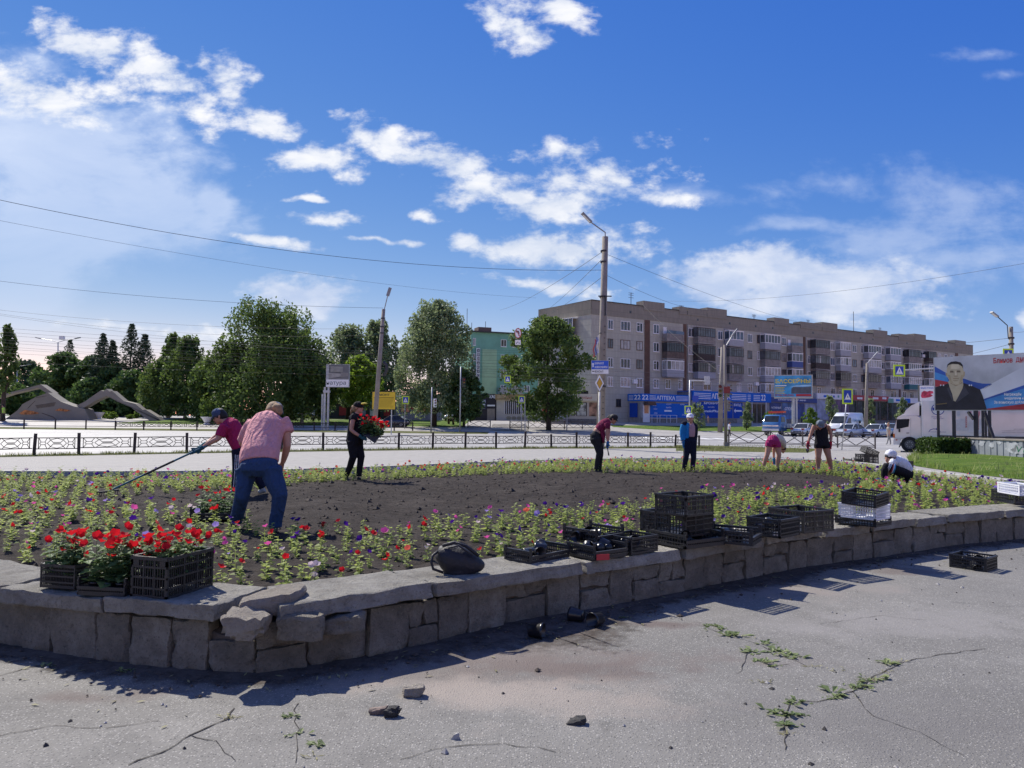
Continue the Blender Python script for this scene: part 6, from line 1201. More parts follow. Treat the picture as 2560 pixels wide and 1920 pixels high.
for u, d in [(221, 102), (247, 101.5), (518, 93)]:
    f = DT(u, d); v_ = thing('stone_vase', 'pale concrete bowl vase ' + {221: 'under the wing nearer the rock', 247: 'under the wing nearer the bushes', 518: 'on the park lawn by the great birch'}[u], 'vase', tuple(f)); k = .85
    MB().tube([f, f + Vector((0, 0, .12))], [.5 * k, .42 * k], 12).build('foot', W_FRAME, v_); MB().tube([f + Vector((0, 0, .12)), f + Vector((0, 0, .5)), f + Vector((0, 0, 1.0 * k)), f + Vector((0, 0, 1.1 * k))], [.3 * k, .55 * k, .85 * k, .95 * k], 14).build('bowl', W_FRAME, v_, True)
# ------------------------------------------------------------------ overhead wires
WIRE = M('wire', (.05, .05, .055), .7)
def wire(label, a, b, sag, r=.02):
    a, b = Vector(a), Vector(b); pts = []; r *= .5
    for i in range(25): f = i / 24; p = a.lerp(b, f); p.z -= sag * 4 * f * (1 - f); pts.append(p)
    set_props(MB().tube(pts, r, 5).build('overhead_wire', WIRE, origin=tuple(a)), label, 'wire', 'overhead wires')
MPT = lambda v: D(1508, v, dm)
wire('thick black cable rising from the lamp pole across the whole left sky', MPT(675), D(-60, 487, 30), .9, .022); wire('thin cable below the thick one from lamp pole to the left', D(1340, 745, 90), D(-60, 540, 45), .8, .018); wire('thin cable from the second lamp pole across the park', D(958, 770, 64), D(-60, 695, 62), .5, .025)
wire('thick cable from lamp pole down to the grey block roof', MPT(684), D(1800, 775, 105), .8, .022); wire('thin cable from lamp pole top toward the far right poles', MPT(632), D(2200, 835, 105), 1.2, .02); wire('long thin cable crossing above the grey block to the right', D(1650, 752, 95), D(2620, 648, 48), .9, .022)
wire('guy wire from lamp pole to the upper left of the green block', MPT(628), D(1250, 775, 120), .5, .03); wire('guy wire from the lamp pole to the end wall roof', MPT(645), D(1346, 790, 117), .3, .03); wire('second guy wire from the lamp pole to the end wall roof', MPT(690), D(1344, 800, 117), .3, .03)
wire('pale stay cable slanting down the grey block front', D(1607, 762, 108), D(1803, 932, 88), .5, .035); wire('cable from right lamp pole to the grey block roof', D(2527, 845, 54), D(2150, 850, 150), .8, .03); wire('lower cable from right lamp pole behind the billboard', D(2527, 860, 54), D(2200, 905, 140), .8, .03); wire('thin cable running right from the lamp pole behind billboard', D(2527, 830, 54), D(2650, 790, 40), .3, .02)
for i, (v0, v1, dv) in enumerate([(768, 822, 8), (775, 838, 12), (779, 885, 6), (815, 868, 8), (825, 872, 9), (833, 880, 9), (845, 893, 8), (852, 900, 8), (862, 908, 8), (868, 918, 6), (878, 922, 6), (900, 935, 6)]):
    wire('one of the bundle of wires strung low across the park trees', D(-60, v0, 70), D(935 if i < 3 else 1350, v1 if i < 3 else v1 + 8, 66 if i < 3 else 95), dv * 70 / F * 2, .02)
for i, (v0, v1) in enumerate([(905, 925), (918, 935), (930, 942), (938, 950)]): wire('one of the tram wires strung before the grey block windows', D(1180, v0, 84), D(2330, v1, 70), .8, .022)
# ------------------------------------------------------------------ vehicles
TYRE = M('tyre', (.018, .018, .02), .85, .2, 6); RIM = M('rim', (.35, .36, .38), .35, .1, 4, metal=.7); CGL = glassmat('car_glass', (.03, .036, .045), .06); CGL.node_tree.nodes['Principled BSDF'].inputs['Specular IOR Level'].default_value = .3; CHR = M('chrome', (.6, .6, .62), .2, metal=.9); HLG = M('headlight', (.75, .77, .8), .15); RLG = M('tail_light', (.35, .02, .02), .3); BLKP = M('black_plastic', (.03, .03, .033), .6); PLT = M('number_plate', (.7, .7, .7), .5)
def paint(name, c):
    if name in MATS: return MATS[name]
    t = NT(name); n = t.noise(t.coord('Object'), 2, 3); t.fin(t.mix(t.rng(n, .3, .7), tuple(x * .93 for x in c), c), .25, .15, .5); t.b.inputs['Coat Weight'].default_value = .6; t.b.inputs['Coat Roughness'].default_value = .08; MATS[name] = t.m; return t.m
def wheel(parent, x, y, r, w=.2, side=1):
    o = MB().tube([(x, y - w / 2, r), (x, y + w / 2, r)], r, 20).build('wheel', TYRE, parent, False); m = MB(); s = y + side * (w / 2 + .004)
    m.tube([(x, s - .01 * side, r), (x, s + .008 * side, r)], r * .62, 16); m.build('rim', RIM, o)
    m = MB()
    for i in range(5): a = i * 1.2566; m.bar((x, s + .014 * side, r), (x + math.cos(a) * r * .55, s + .014 * side, r + math.sin(a) * r * .55), .05, .02)
    m.build('spokes', BLKP, o)
def ringpts(x, zb, zt, hw, top=.72, n=2): return [(x, -hw * .92, zb), (x, -hw, zb + (zt - zb) * .25), (x, -hw, zb + (zt - zb) * .62), (x, -hw * .9, zt - .03), (x, -hw * top, zt), (x, hw * top, zt), (x, hw * .9, zt - .03), (x, hw, zb + (zt - zb) * .62), (x, hw, zb + (zt - zb) * .25), (x, hw * .92, zb)]
def car(label, colname, col, loc, rz, kind='sedan', s=1.0):
    t_ = thing('parked_car' if kind == 'parked' else 'car', label, 'car'); P = paint(colname, col)
    B = [(2.18, .38, .60, .66), (2.08, .26, .70, .78), (1.75, .2, .77, .83), (1.15, .2, .86, .85), (.8, .2, .90, .86), (-1.2, .2, .95, .86), (-1.75, .22, .96, .83), (-2.08, .28, .92, .78), (-2.18, .42, .80, .7)]
    if kind == 'hatch': B[-3:] = [(-1.6, .22, .98, .83), (-1.9, .28, .95, .8), (-1.98, .42, .85, .74)]
    fix_normals(MB().ring([ringpts(*b) for b in B]).build('body', P, t_, True))
    back = -1.62 if kind != 'hatch' else -1.85; rb = -.92 if kind != 'hatch' else -1.35
    cab = lambda x, zb, zt, wb, wt: [(x, -wb, zb), (x, -wt, zt), (x, wt, zt), (x, wb, zb)]
    fix_normals(MB().ring([cab(1.02, .86, .885, .76, .74), cab(.28, .86, 1.37, .79, .60), cab(rb, .88, 1.38, .79, .60), cab(back, .90, .965, .74, .70)]).build('glasshouse', CGL, t_))
    fix_normals(MB().ring([[(x, -w, z - .02), (x, -w * .8, z + .035), (x, w * .8, z + .035), (x, w, z - .02)] for x, z, w in ((.36, 1.34, .60), (.1, 1.385, .62), (rb + .1, 1.395, .62), (rb - .1, 1.36, .60))]).build('roof', P, t_, True))
    for sg in (-1, 1):
        for q in (((1.0, sg * .765, .88), (.3, sg * .625, 1.36), .06, .05), ((-.28, sg * .80, .9), (-.32, sg * .62, 1.37), .07, .04), ((rb, sg * .63, 1.37), (back + .02, sg * .735, .95), .10, .05)): MB().bar(*q).build('pillar', P, t_)
    r = .31
    for x in (1.35, -1.3):
        for sg in (-1, 1): wheel(t_, x, sg * .76, r, .2, sg)
    for sg in (-1, 1):
        MB().box(sg * .62 - .15, sg * .62 + .15, .58, .70, -2.16, -2.02, Fr((0, 0, 0), (0, 1, 0))).build('headlight', HLG, t_); MB().box(sg * .6 - .16, sg * .6 + .16, .70, .84, 2.08, 2.17, Fr((0, 0, 0), (0, 1, 0))).build('tail_light', RLG, t_)
        MB().ball((.72, sg * .93, .96), (.09, .07, .07), 8, 6).build('mirror', P, t_); MB().box(-.4, -.2, .78, .81, .855, .875, Fr((0, 0, 0), (1, 0, 0)) if sg < 0 else Fr((0, 0, 0), (-1, 0, 0))).build('door_handle', BLKP, t_)
    fr = Fr((2.19, 0, 0), (0, 1, 0)); MB().box(-.42, .42, .44, .55, -.06, .02, fr).build('grille', BLKP, t_); MB().box(-.7, .7, .27, .36, -.12, .0, fr).build('bumper_intake', BLKP, t_); MB().box(-.26, .26, .36, .46, -.04, .035, fr).build('number_plate', PLT, t_)
    t_.location = loc; t_.rotation_euler = (0, 0, rz); t_.scale = (s, s, s); return t_
WHC = (.62, .63, .64)
car('white hatchback with round headlights behind the blue truck', 'paint_white', WHC, DT(2008, 83), R(-128), 'sedan', .98); car('silver sedan showing its side behind the woman in black', 'paint_silver', (.48, .52, .56), DT(2125, 81), R(-142), 'sedan', 1.02)
car('pale silver sedan by the walking woman in beige', 'paint_silver', (.48, .52, .56), DT(2190, 82), R(-140), 'sedan', 1.0); car('blue-grey car half hidden behind the white truck cab', 'paint_bluegrey', (.25, .32, .40), DT(2228, 85), R(-140), 'sedan', 1.0)
car('dark blue old saloon parked under the yellow notice', 'paint_dark', (.02, .025, .04), DT(983, 92), R(170), 'sedan', 1.0); car('beige saloon parked under the birches by the market row', 'paint_beige', (.42, .38, .28), DT(757, 108), R(8), 'sedan', 1.05); car('white and blue car behind the two dark pedestrians', 'paint_white', WHC, DT(1135, 108), R(-100), 'hatch', 1.1); car('black car tail peeping out beside the great birch trunk', 'paint_dark', (.02, .025, .04), DT(708, 104), R(5), 'hatch', 1.0)
# white minibus
v = thing('minibus', 'white high-roof minibus with lettering on its side behind the silver sedan', 'van'); P = paint('paint_van', (.74, .75, .76))
vb = lambda x, zb, zt, hw, tw: [(x, -hw * .96, zb), (x, -hw, zb + .3), (x, -hw, zb + .9), (x, -tw, zt - .12), (x, -tw * .85, zt), (x, tw * .85, zt), (x, tw, zt - .12), (x, hw, zb + .9), (x, hw, zb + .3), (x, hw * .96, zb)]
fix_normals(MB().ring([vb(2.8, .4, 1.0, .82, .7), vb(2.65, .28, 1.15, .95, .8), vb(1.75, .28, 1.3, 1.0, .85), vb(.9, .28, 2.25, 1.0, .86), vb(.4, .28, 2.52, 1.0, .88), vb(-2.7, .28, 2.55, 1.0, .88), vb(-2.8, .34, 2.48, .96, .86)]).build('body', P, v, True))
MB().add([(1.80, -.84, 1.34), (1.80, .84, 1.34), (1.02, .80, 2.13), (1.02, -.80, 2.13)], [(0, 1, 2, 3)]).build('windscreen', CGL, v)
for sg in (-1, 1):
    MB().add([(1.55, sg * 1.005, 1.32), (.55, sg * 1.005, 1.32), (.55, sg * .96, 1.95), (1.05, sg * .96, 1.95)], [(0, 1, 2, 3)]).build('side_window', CGL, v); MB().box(-2.2, -1.2, 2.2, 2.35, .93, .95, Fr((0, 0, 0), (1, 0, 0)) if sg < 0 else Fr((0, 0, 0), (-1, 0, 0))).build('roof_vent', BLKP, v)
    for x in (1.75, -1.6): wheel(v, x, sg * .88, .34, .22, sg)
    MB().box(sg * .7 - .2, sg * .7 + .2, .85, 1.05, -2.75, -2.6, Fr((0, 0, 0), (0, 1, 0))).build('headlight', HLG, v); MB().box(1.3, 1.45, 1.3, 1.65, 1.02, 1.2, Fr((0, 0, 0), (1, 0, 0)) if sg < 0 else Fr((0, 0, 0), (-1, 0, 0))).build('mirror', BLKP, v)
MB().box(-.85, .85, .3, .72, -.1, .04, Fr((2.8, 0, 0), (0, 1, 0))).build('front_bumper', BLKP, v)
frv = Fr((0, -1.0, 0), (1, 0, 0)); frl = Fr((0, 1.0, 0), (-1, 0, 0)); text('Горно-Алтай', frl, (-.3, 2.2, 1.45, 1.85), .01, M('letter_teal', (.05, .20, .32), .6), v, shear=.2)
place(v, DT(2112, 86), R(-138)); v.location.z += .0
# small blue flatbed truck with a red crane arm
k = thing('flatbed_truck', 'small blue flatbed truck with a red crane arm waiting at the crossing', 'truck'); P = paint('paint_truckblue', (.045, .15, .36)); PW_ = paint('paint_white', WHC)
cb = lambda x, zb, zt, hw, tw: [(x, -hw, zb), (x, -hw, zb + (zt - zb) * .45), (x, -tw, zt - .06), (x, -tw * .9, zt), (x, tw * .9, zt), (x, tw, zt - .06), (x, hw, zb + (zt - zb) * .45), (x, hw, zb)]
fix_normals(MB().ring([cb(2.62, .5, 1.30, .88, .86), cb(2.5, .45, 1.4, .95, .92), cb(2.15, .45, 2.1, .95, .83), cb(1.0, .45, 2.15, .95, .84), cb(.9, .45, 2.1, .94, .82)]).build('cab', P, k, True))
MB().add([(2.545, -.80, 1.36), (2.545, .80, 1.36), (2.215, .74, 2.0), (2.215, -.74, 2.0)], [(0, 1, 2, 3)]).build('windscreen', CGL, k)
for sg in (-1, 1):
    MB().add([(2.15, sg * .955, 1.38), (1.25, sg * .955, 1.38), (1.25, sg * .875, 1.92), (2.0, sg * .875, 1.92)], [(0, 1, 2, 3)]).build('side_window', CGL, k)
    for x in (1.85, -1.3): wheel(k, x, sg * .78, .36, .22, sg)
    MB().box(sg * .68 - .17, sg * .68 + .17, .72, .9, -2.66, -2.5, Fr((0, 0, 0), (0, 1, 0))).build('headlight', HLG, k); MB().box(2.3, 2.4, 1.3, 1.75, 1.0, 1.15, Fr((0, 0, 0), (1, 0, 0)) if sg < 0 else Fr((0, 0, 0), (-1, 0, 0))).build('mirror', BLKP, k)
MB().box(-.9, .9, .46, .68, -.05, .08, Fr((2.62, 0, 0), (0, 1, 0))).build('bumper', PW_, k); MB().box(-.85, .85, .92, 1.05, -.06, .03, Fr((2.6, 0, 0), (0, 1, 0))).build('grille', CHR, k)
MB().box(-2.4, .6, .62, .78, -.9, .9).build('bed_floor', BLKP, k)
for sg in (-1, 1): MB().box(-2.4, .1, .785, 1.2, .88 if sg < 0 else -.92, .92 if sg < 0 else -.88).build('bed_side', PW_, k)
MB().box(-2.44, -2.4, .785, 1.2, -.92, .92).build('tailgate', PW_, k); MB().box(.3, .75, .785, 1.9, -.3, .3).build('crane_base', BLKP, k); MB().bar((.5, 0, 2.2), (.5, 0, 1.9), .3).build('crane_mast', BLKP, k); MB().bar((1.2, .9, 2.42), (.0, -1.4, 2.38), .25, .22).build('crane_arm', paint('paint_red', (.33, .04, .035)), k)
place(k, DT(1955, 84), R(-135)); k.scale = (1.06,) * 3
# white refrigerated truck, side on, behind the portrait billboard
T0 = D(2234, 1060, 42.5); FT = Fr((T0.x, T0.y, 0), (1, -.52, 0)); z8 = lambda x, y: FT.hit(2200 + x * .1627, 960 + y * .1627); TW = paint('paint_truckwhite', (.74, .74, .73)); TG = M('truck_grey', (.40, .41, .42), .5)
k = thing('refrigerated_truck', 'large white refrigerated lorry standing side on behind the portrait billboard', 'truck', tuple(FT.p(2, 0, -1))); Wd = 2.15
def tp_(pts, n0, n1, nm, mat, parent=None): return fix_normals(MB().poly([z8(*q) for q in pts], n0, n1, FT).build(nm, mat, parent or k))
tp_([(250, 528), (262, 520), (238, 632), (226, 640)], -Wd + .12, -.12, 'windscreen', CGL); tp_([(196, 770), (206, 770), (206, 822), (196, 822)], -Wd + .3, -.3, 'grille', BLKP)
tp_([(208, 850), (203, 720), (232, 640), (262, 515), (300, 488), (560, 488), (625, 520), (633, 850)], -Wd, 0, 'cab', TW); tp_([(203, 930), (206, 855), (330, 855), (300, 935)], -Wd, .01, 'front_bumper', TW); tp_([(310, 486), (370, 452), (395, 405), (480, 330), (580, 282), (605, 275), (605, 486)], -Wd + .2, -.15, 'wind_deflector', TW); tp_([(578, 330), (632, 330), (632, 486), (578, 486)], -Wd + .3, -.3, 'cooling_unit', BLKP)
tp_([(255, 542), (452, 536), (440, 655), (285, 690), (252, 690)], .002, .015, 'side_window', M('truck_glass', (.018, .02, .026), .35, .2, 1, spec=.15)); tp_([(468, 520), (474, 520), (474, 850), (468, 850)], .0, .012, 'door_seam', TG); tp_([(225, 828), (633, 828), (633, 836), (225, 836)], .0, .014, 'trim_line', TG)
tp_([(284, 690), (312, 690), (312, 738), (284, 738)], .02, .22, 'mirror', BLKP); tp_([(405, 748), (447, 748), (447, 758), (405, 758)], .0, .03, 'door_handle', BLKP); tp_([(200, 765), (228, 765), (228, 825), (200, 825)], -.15, .03, 'indicator', M('indicator_orange', (.65, .16, .02), .4)); tp_([(245, 850), (268, 850), (265, 868), (240, 866)], .011, .03, 'side_marker', RLG)
tp_([(310, 905), (360, 855), (560, 855), (560, 880), (380, 885), (330, 935), (300, 975), (285, 975)], -.4, .02, 'wheel_arch', BLKP)
bx = tp_([(636, 255), (5200, 255), (5200, 855), (636, 855)], -Wd - .05, .05, 'cargo_box', paint('paint_boxwhite', (.76, .77, .79))); tp_([(560, 860), (5000, 860), (5000, 960), (560, 960)], -Wd + .3, -.3, 'chassis', BLKP)
for q in (640, 5180): tp_([(q, 258), (q + 14, 258), (q + 14, 852), (q, 852)], .05, .06, 'edge_trim', W_FRAME, bx)
def twheel(x, y, r=.43):
    a, z = z8(x, y); z = r - .0
    for n in (-.05, -Wd + .25):
        o = MB().tube([FT.p(a, z, n - .12), FT.p(a, z, n + .12)], r, 24).build('wheel', TYRE, k); MB().tube([FT.p(a, z, n + .10), FT.p(a, z, n + .125)], r * .58, 18).build('rim', M('rim_dull', (.10, .10, .11), .5), o)
        m = MB()
        for i in range(8): an = i * .785; m.tube([FT.p(a + math.cos(an) * r * .32, z + math.sin(an) * r * .32, n + .12), FT.p(a + math.cos(an) * r * .32, z + math.sin(an) * r * .32, n + .15)], .03, 6)
        m.build('wheel_nuts', RIM, o)
twheel(455, 975); twheel(3900, 975); twheel(4450, 975)
LBL = M('logo_blue', (.03, .05, .30), .5); LOR = M('print_scarlet', (.45, .06, .06), .5); LPB = M('print_pale', (.60, .64, .70), .6, .2, 2); LPK = M('print_pink', (.62, .25, .28), .6)
cx, cz = z8(888, 390); fr = Fr(FT.p(cx, cz, .052), FT.ex)
lg = MB().poly(circ(.32), 0, .004, fr).build('emblem', LBL, bx); MB().poly(circ(.28), .004, .007, fr).build('emblem_field', SWH, lg); MB().poly([(-.26, -.06), (.26, -.06), (.26, .1), (-.26, .1)], .007, .011, fr).build('emblem_band', LBL, lg)
def zt(s, x0, x1, y0, y1, mat, shear=0.0, bold=False): a0, zz1 = z8(x0, y0); a1, zz0 = z8(x1, y1); text(s, FT, (a0, a1, zz0, zz1), .052, mat, bx, shear=shear, bold=bold)
zt('Отменные', 790, 945, 492, 515, LBL, .3); zt('продукты!', 815, 985, 520, 545, LBL, .3); zt('кирзавод', 770, 1010, 728, 748, LBL, .3)
tp_([(742, 738), (770, 700), (820, 684), (860, 688), (858, 672), (884, 694), (860, 712), (862, 698), (818, 694), (776, 710), (752, 740)], .05, .056, 'arrow', LBL, bx)
for x0, c_ in ((1175, LPB), (1345, LPK), (1480, LPK)): tp_([(x0, 420), (x0 + 60, 420), (x0 + 52, 480), (x0 + 35, 505), (x0 + 15, 490)], .05, .056, 'drop_print', c_, bx)
for x0, x1, y0, y1 in ((1170, 1340, 540, 720), (1360, 1460, 560, 740), (1470, 1560, 540, 760), (1610, 1660, 560, 740)): tp_([(x0, y0), (x1, y0 - 10), (x1, y1 - 5), (x0, y1)], .05, .055, 'carton_print', M('carton', (.66, .66, .70), .6, .12, 2), bx)
for x, n_ in ((1312, 6), (1495, 7)):
    for i in range(n_): tp_([(x, 500 + i * 30), (x + 24, 500 + i * 30), (x + 24, 520 + i * 30), (x + 12, 512 + i * 30), (x, 522 + i * 30)], .056, .06, 'red_glyph', LOR, bx)
for y, x0, x1 in ((690, 2050, 2212), (715, 1870, 2300), (742, 1870, 2250)): tp_([(x0, y), (x1, y), (x1, y + 8), (x0, y + 8)], .05, .055, 'small_print', TG, bx)
# ------------------------------------------------------------------ people
SKIN = M('skin', (.50, .27, .19), .55, .08, 8, spec=.35); SKIN2 = M('skin_tan', (.40, .21, .14), .55, .08, 8, spec=.35)
def cloth(name, c, var=.07):
    if name in MATS: return MATS[name]
    t = NT(name); p = t.coord('World'); n = t.noise(p, 16, 3, .55, 1.2); f = t.noise(p, 240, 2)
    q = t.mix(t.rng(n, .3, .7), tuple(x * (1 - var) for x in c), tuple(min(1, x * (1 + var)) for x in c)); w = t.new('ShaderNodeTexWave'); t.put(w.inputs['Vector'], p); w.inputs['Scale'].default_value = 4.5; w.inputs['Distortion'].default_value = 9; w.inputs['Detail'].default_value = 2
    t.bump(t.math('ADD', t.math('MULTIPLY', w.outputs['Fac'], .55), t.math('ADD', n, t.math('MULTIPLY', f, .1))), .6, .035); MATS[name] = t.fin(q, .9, 0, .2); return MATS[name]
HAIRB = M('hair_brown', (.045, .028, .018), .7, .3, 30, .5, 120); HAIRK = M('hair_dark', (.012, .010, .010), .6, .3, 30, .5, 120); HAIRS = M('hair_sandy', (.30, .19, .10), .7, .3, 30, .5, 120); EYE = M('eye_dark', (.02, .015, .012), .3)
class Person:
    def __init__(s, label, zoom, d, skin=None, voxel=.013, name='person'):
        s.ou, s.ov, s.sc = zoom; s.d = d; s.skin = skin or SKIN; s.vox = voxel; s.grp = {}; s.px = d / F * s.sc; s.label = label; s.root = None
    def at(s, x, y, dy=0.0): return D(s.ou + x * s.sc, s.ov + y * s.sc, s.d + dy)
    def foot(s, x, y, ground): p = s.at(x, y); s.root = thing('person', s.label, 'person', (p.x, s.d, ground)); return s
    def limb(s, part, nodes, n=12):
        mb = s.grp.setdefault(part, MB()); q = []
        for a in nodes: x, y, dy, r = a[:4]; r2 = a[4] if len(a) > 4 else r; q.append((s.at(x, y, dy), r, r2))
        mb.limb(q, n); return s
    def ball(s, part, x, y, dy, r): s.grp.setdefault(part, MB()).ball(s.at(x, y, dy), r); return s
    def head(s, x, y, dy, r, face=(0, -1), tilt=0.0, cap=None, hair=None, bun=False):
        # x,y: centre of the skull; face = horizontal direction the face looks (x right, y away)
        c = s.at(x, y, dy); b = s.grp.setdefault('body', MB()); f = Vector((face[0], face[1], -tilt)).normalized(); side = f.cross(Vector((0, 0, 1))).normalized(); up = side.cross(f)
        b.ball(c, (r * .86, r * .86, r * 1.02)); b.ball(c + f * r * .25 - up * r * .42, r * .72)            # skull and jaw
        b.limb([(c + f * r * .78 + up * r * .05, r * .10, r * .10), (c + f * r * 1.10 - up * r * .25, r * .16, r * .16), (c + f * r * .82 - up * r * .36, r * .12, r * .12)], 8)   # nose
        b.ball(c + f * r * .80 - up * r * .86, r * .26)
        for sg in (-1, 1):
            b.ball(c + side * sg * r * .84 - up * r * .15 - f * r * .08, (r * .14, r * .18, r * .26))
            s.grp.setdefault('eyes', MB()).ball(c + f * r * .82 + side * sg * r * .34 + up * r * .02, r * .11, 8, 6)
        s.grp.setdefault('lips', MB()).ball(c + f * r * .98 - up * r * .58, (r * .2, r * .12, r * .08), 8, 6)
        if hair:
            h = s.grp.setdefault('hair', MB()); h.ball(c - f * r * .14 + up * r * .10, (r * .96, r * .96, r * 1.04)); h.ball(c - f * r * .38 - up * r * .30, r * .80)
            if bun: h.ball(c - f * r * 1.05 - up * r * .1, r * .42); h.limb([(c - f * r * .9 - up * r * .1, r * .3, r * .3), (c - f * r * 1.35 - up * r * .9, r * .28, r * .28), (c - f * r * 1.3 - up * r * 1.6, r * .12, r * .12)], 8)
        if cap:
            k = s.grp.setdefault('cap', MB()); k.ball(c + up * r * .34 - f * r * .05, (r * 1.02, r * 1.02, r * .86)); a = c + f * r * .62 + up * r * .34
            for i in range(5):
                q = (i - 2) / 2; k.limb([(a + side * q * r * .72, r * .13, r * .10), (a + side * q * r * .62 + f * r * (.78 - .22 * q * q) - up * r * .20, r * .12, r * .09)], 8)
        return s
    def hand(s, part, x, y, dy, to, r=.026, curl=.5, thumb=1):
        # palm at (x,y), fingers continue towards zoom point `to`
        p = s.at(x, y, dy); q = s.at(to[0], to[1], dy + (to[2] if len(to) > 2 else 0)); f = (q - p).normalized(); side = f.cross(Vector((0, 1, 0)) if abs(f.y) < .9 else Vector((0, 0, 1))).normalized(); nn = side.cross(f).normalized()
        b = s.grp.setdefault(part, MB()); b.limb([(p - f * .045, r * .95, r * .8), (p, r * 1.35, r * .75), (p + f * .05, r * 1.5, r * .7), (p + f * .075, r * 1.3, r * .6)], 10)
        for i, (o, L) in enumerate(((-.030, .062), (-.010, .075), (.010, .078), (.029, .066))):
            a = p + f * .065 + side * o; m1 = a + f * L * .5 - nn * L * .22 * curl; e = m1 + f * L * .42 * (1 - .5 * curl) - nn * L * .6 * curl; b.limb([(a, .0105, .0105), (m1, .010, .010), (e, .0085, .0085)], 8)
        a = p + f * .01 + side * r * 1.2 * thumb; m1 = a + f * .035 + side * .028 * thumb - nn * .01; b.limb([(a, .013, .013), (m1, .0115, .0115), (m1 + f * .03 - nn * .012, .009, .009)], 8); return s
    def done(s, mats, smooth=3):
        for part, mb in s.grp.items():
            if part in ('eyes', 'lips'): mb.build(part, EYE if part == 'eyes' else M('lip', (.30, .10, .09), .5), s.root, True); continue
            remesh(mb, part, mats.get(part, s.skin), s.root, s.vox if part in ('body', 'gloves', 'glove') else s.vox * 1.05, smooth if part not in ('gloves',) else 1)
        return s.root
JEAN = cloth('denim', (.030, .062, .135)); PINK = cloth('pink_cotton', (.62, .30, .31)); MAGENTA = cloth('magenta_cotton', (.36, .022, .095)); BLK = cloth('black_cloth', (.014, .014, .018)); NAVYC = cloth('navy_cloth', (.010, .012, .030)); CHAR = cloth('charcoal_cloth', (.028, .028, .030)); PLUM = cloth('plum_plaid', (.20, .022, .065), .35); JKT = cloth('jacket_blue', (.02, .22, .52)); PALEP = cloth('pale_pink', (.42, .27, .29)); WHC_ = cloth('white_cotton', (.72, .73, .76)); RASP = cloth('raspberry_cloth', (.36, .03, .13)); CREAMC = cloth('cream_cotton', (.55, .54, .48)); GLB = cloth('glove_blue', (.03, .16, .36)); GLT = cloth('glove_teal', (.03, .10, .13)); GLR = cloth('glove_red', (.42, .02, .05)); GLC = cloth('glove_cyan', (.06, .36, .55)); CAPB = cloth('cap_blue', (.06, .09, .16)); CAPG = cloth('cap_grey', (.16, .20, .24)); CAPK = cloth('cap_black', (.015, .015, .017)); SHOEK = M('shoe_black', (.018, .018, .02), .6); SHOEG = M('shoe_grey', (.33, .32, .28), .7); SHOEB = M('shoe_dark', (.05, .045, .045), .7); BEIGE = cloth('beige_cloth', (.42, .38, .32)); HIVIS = cloth('hi_vis', (.45, .75, .10))
Z1 = (460, 1000, .2110); Z2 = (840, 980, .1386); Z3 = (1440, 1010, .1145); Z4 = (1660, 1010, .1146); Z5 = (1880, 1030, .1085); Z6 = (2160, 1090, .0784)
# --- woman in pink shirt and jeans, bent forward, seen from behind
p = Person('woman in loose pink T-shirt and blue jeans bending over the flowers', Z1, 8.6).foot(870, 1540, .355); S = p.px
p.limb('jeans', [(720, 800, .02, .118), (735, 900, .02, .112), (705, 1040, -.04, .096), (690, 1130, -.06, .084), (655, 1280, .06, .078), (622, 1400, .16, .074), (612, 1450, .18, .074)]).limb('jeans', [(1030, 800, -.02, .125), (1050, 900, -.02, .118), (1105, 1040, -.06, .105), (1135, 1130, -.08, .090), (1115, 1290, -.06, .078), (1085, 1430, -.04, .076), (1080, 1510, -.04, .078)])
p.limb('jeans', [(880, 705, .03, .205, .13), (885, 780, 0, .222, .165), (880, 850, -.02, .205, .16), (875, 905, -.02, .13, .10)], 16)
p.limb('body', [(880, 830, 0, .15, .10), (895, 680, .06, .165, .10), (950, 450, .22, .17, .10), (1005, 270, .36, .16, .09), (1040, 200, .44, .06, .06), (1065, 130, .50, .055, .055)], 14)
p.limb('shirt', [(890, 742, .02, .224, .165), (895, 650, .06, .228, .168), (930, 480, .20, .222, .16), (985, 300, .34, .222, .15), (1010, 215, .40, .17, .12), (1035, 175, .44, .085, .08)], 18).limb('shirt', [(1150, 235, .36, .095), (1195, 310, .36, .092), (1222, 395, .34, .088)]).limb('shirt', [(830, 270, .36, .09), (760, 370, .38, .088), (690, 500, .40, .07)])
p.limb('body', [(1170, 260, .36, .06), (1215, 400, .34, .056), (1222, 545, .32, .046), (1200, 640, .36, .042), (1172, 740, .42, .030)]).hand('body', 1160, 765, .44, (1140, 830, .06), .026, .8, -1).limb('body', [(800, 290, .36, .058), (720, 440, .40, .05), (690, 510, .44, .044), (780, 600, .62, .034)])
p.head(1068, 128, .52, .098, (.35, .93), .55, 'cap', 'hair', False); p.limb('hair', [(1085, 75, .45, .05), (1120, 90, .43, .052), (1128, 150, .42, .045), (1120, 185, .44, .02)])
p.limb('shoes', [(1070, 1530, .10, .045), (1060, 1540, -.02, .05, .045), (1050, 1545, -.14, .035, .03)]).limb('shoes', [(610, 1455, .26, .045), (600, 1465, .16, .05), (590, 1470, .06, .035)])
p.done({'jeans': JEAN, 'shirt': PINK, 'cap': CAPG, 'hair': HAIRS, 'shoes': SHOEB})
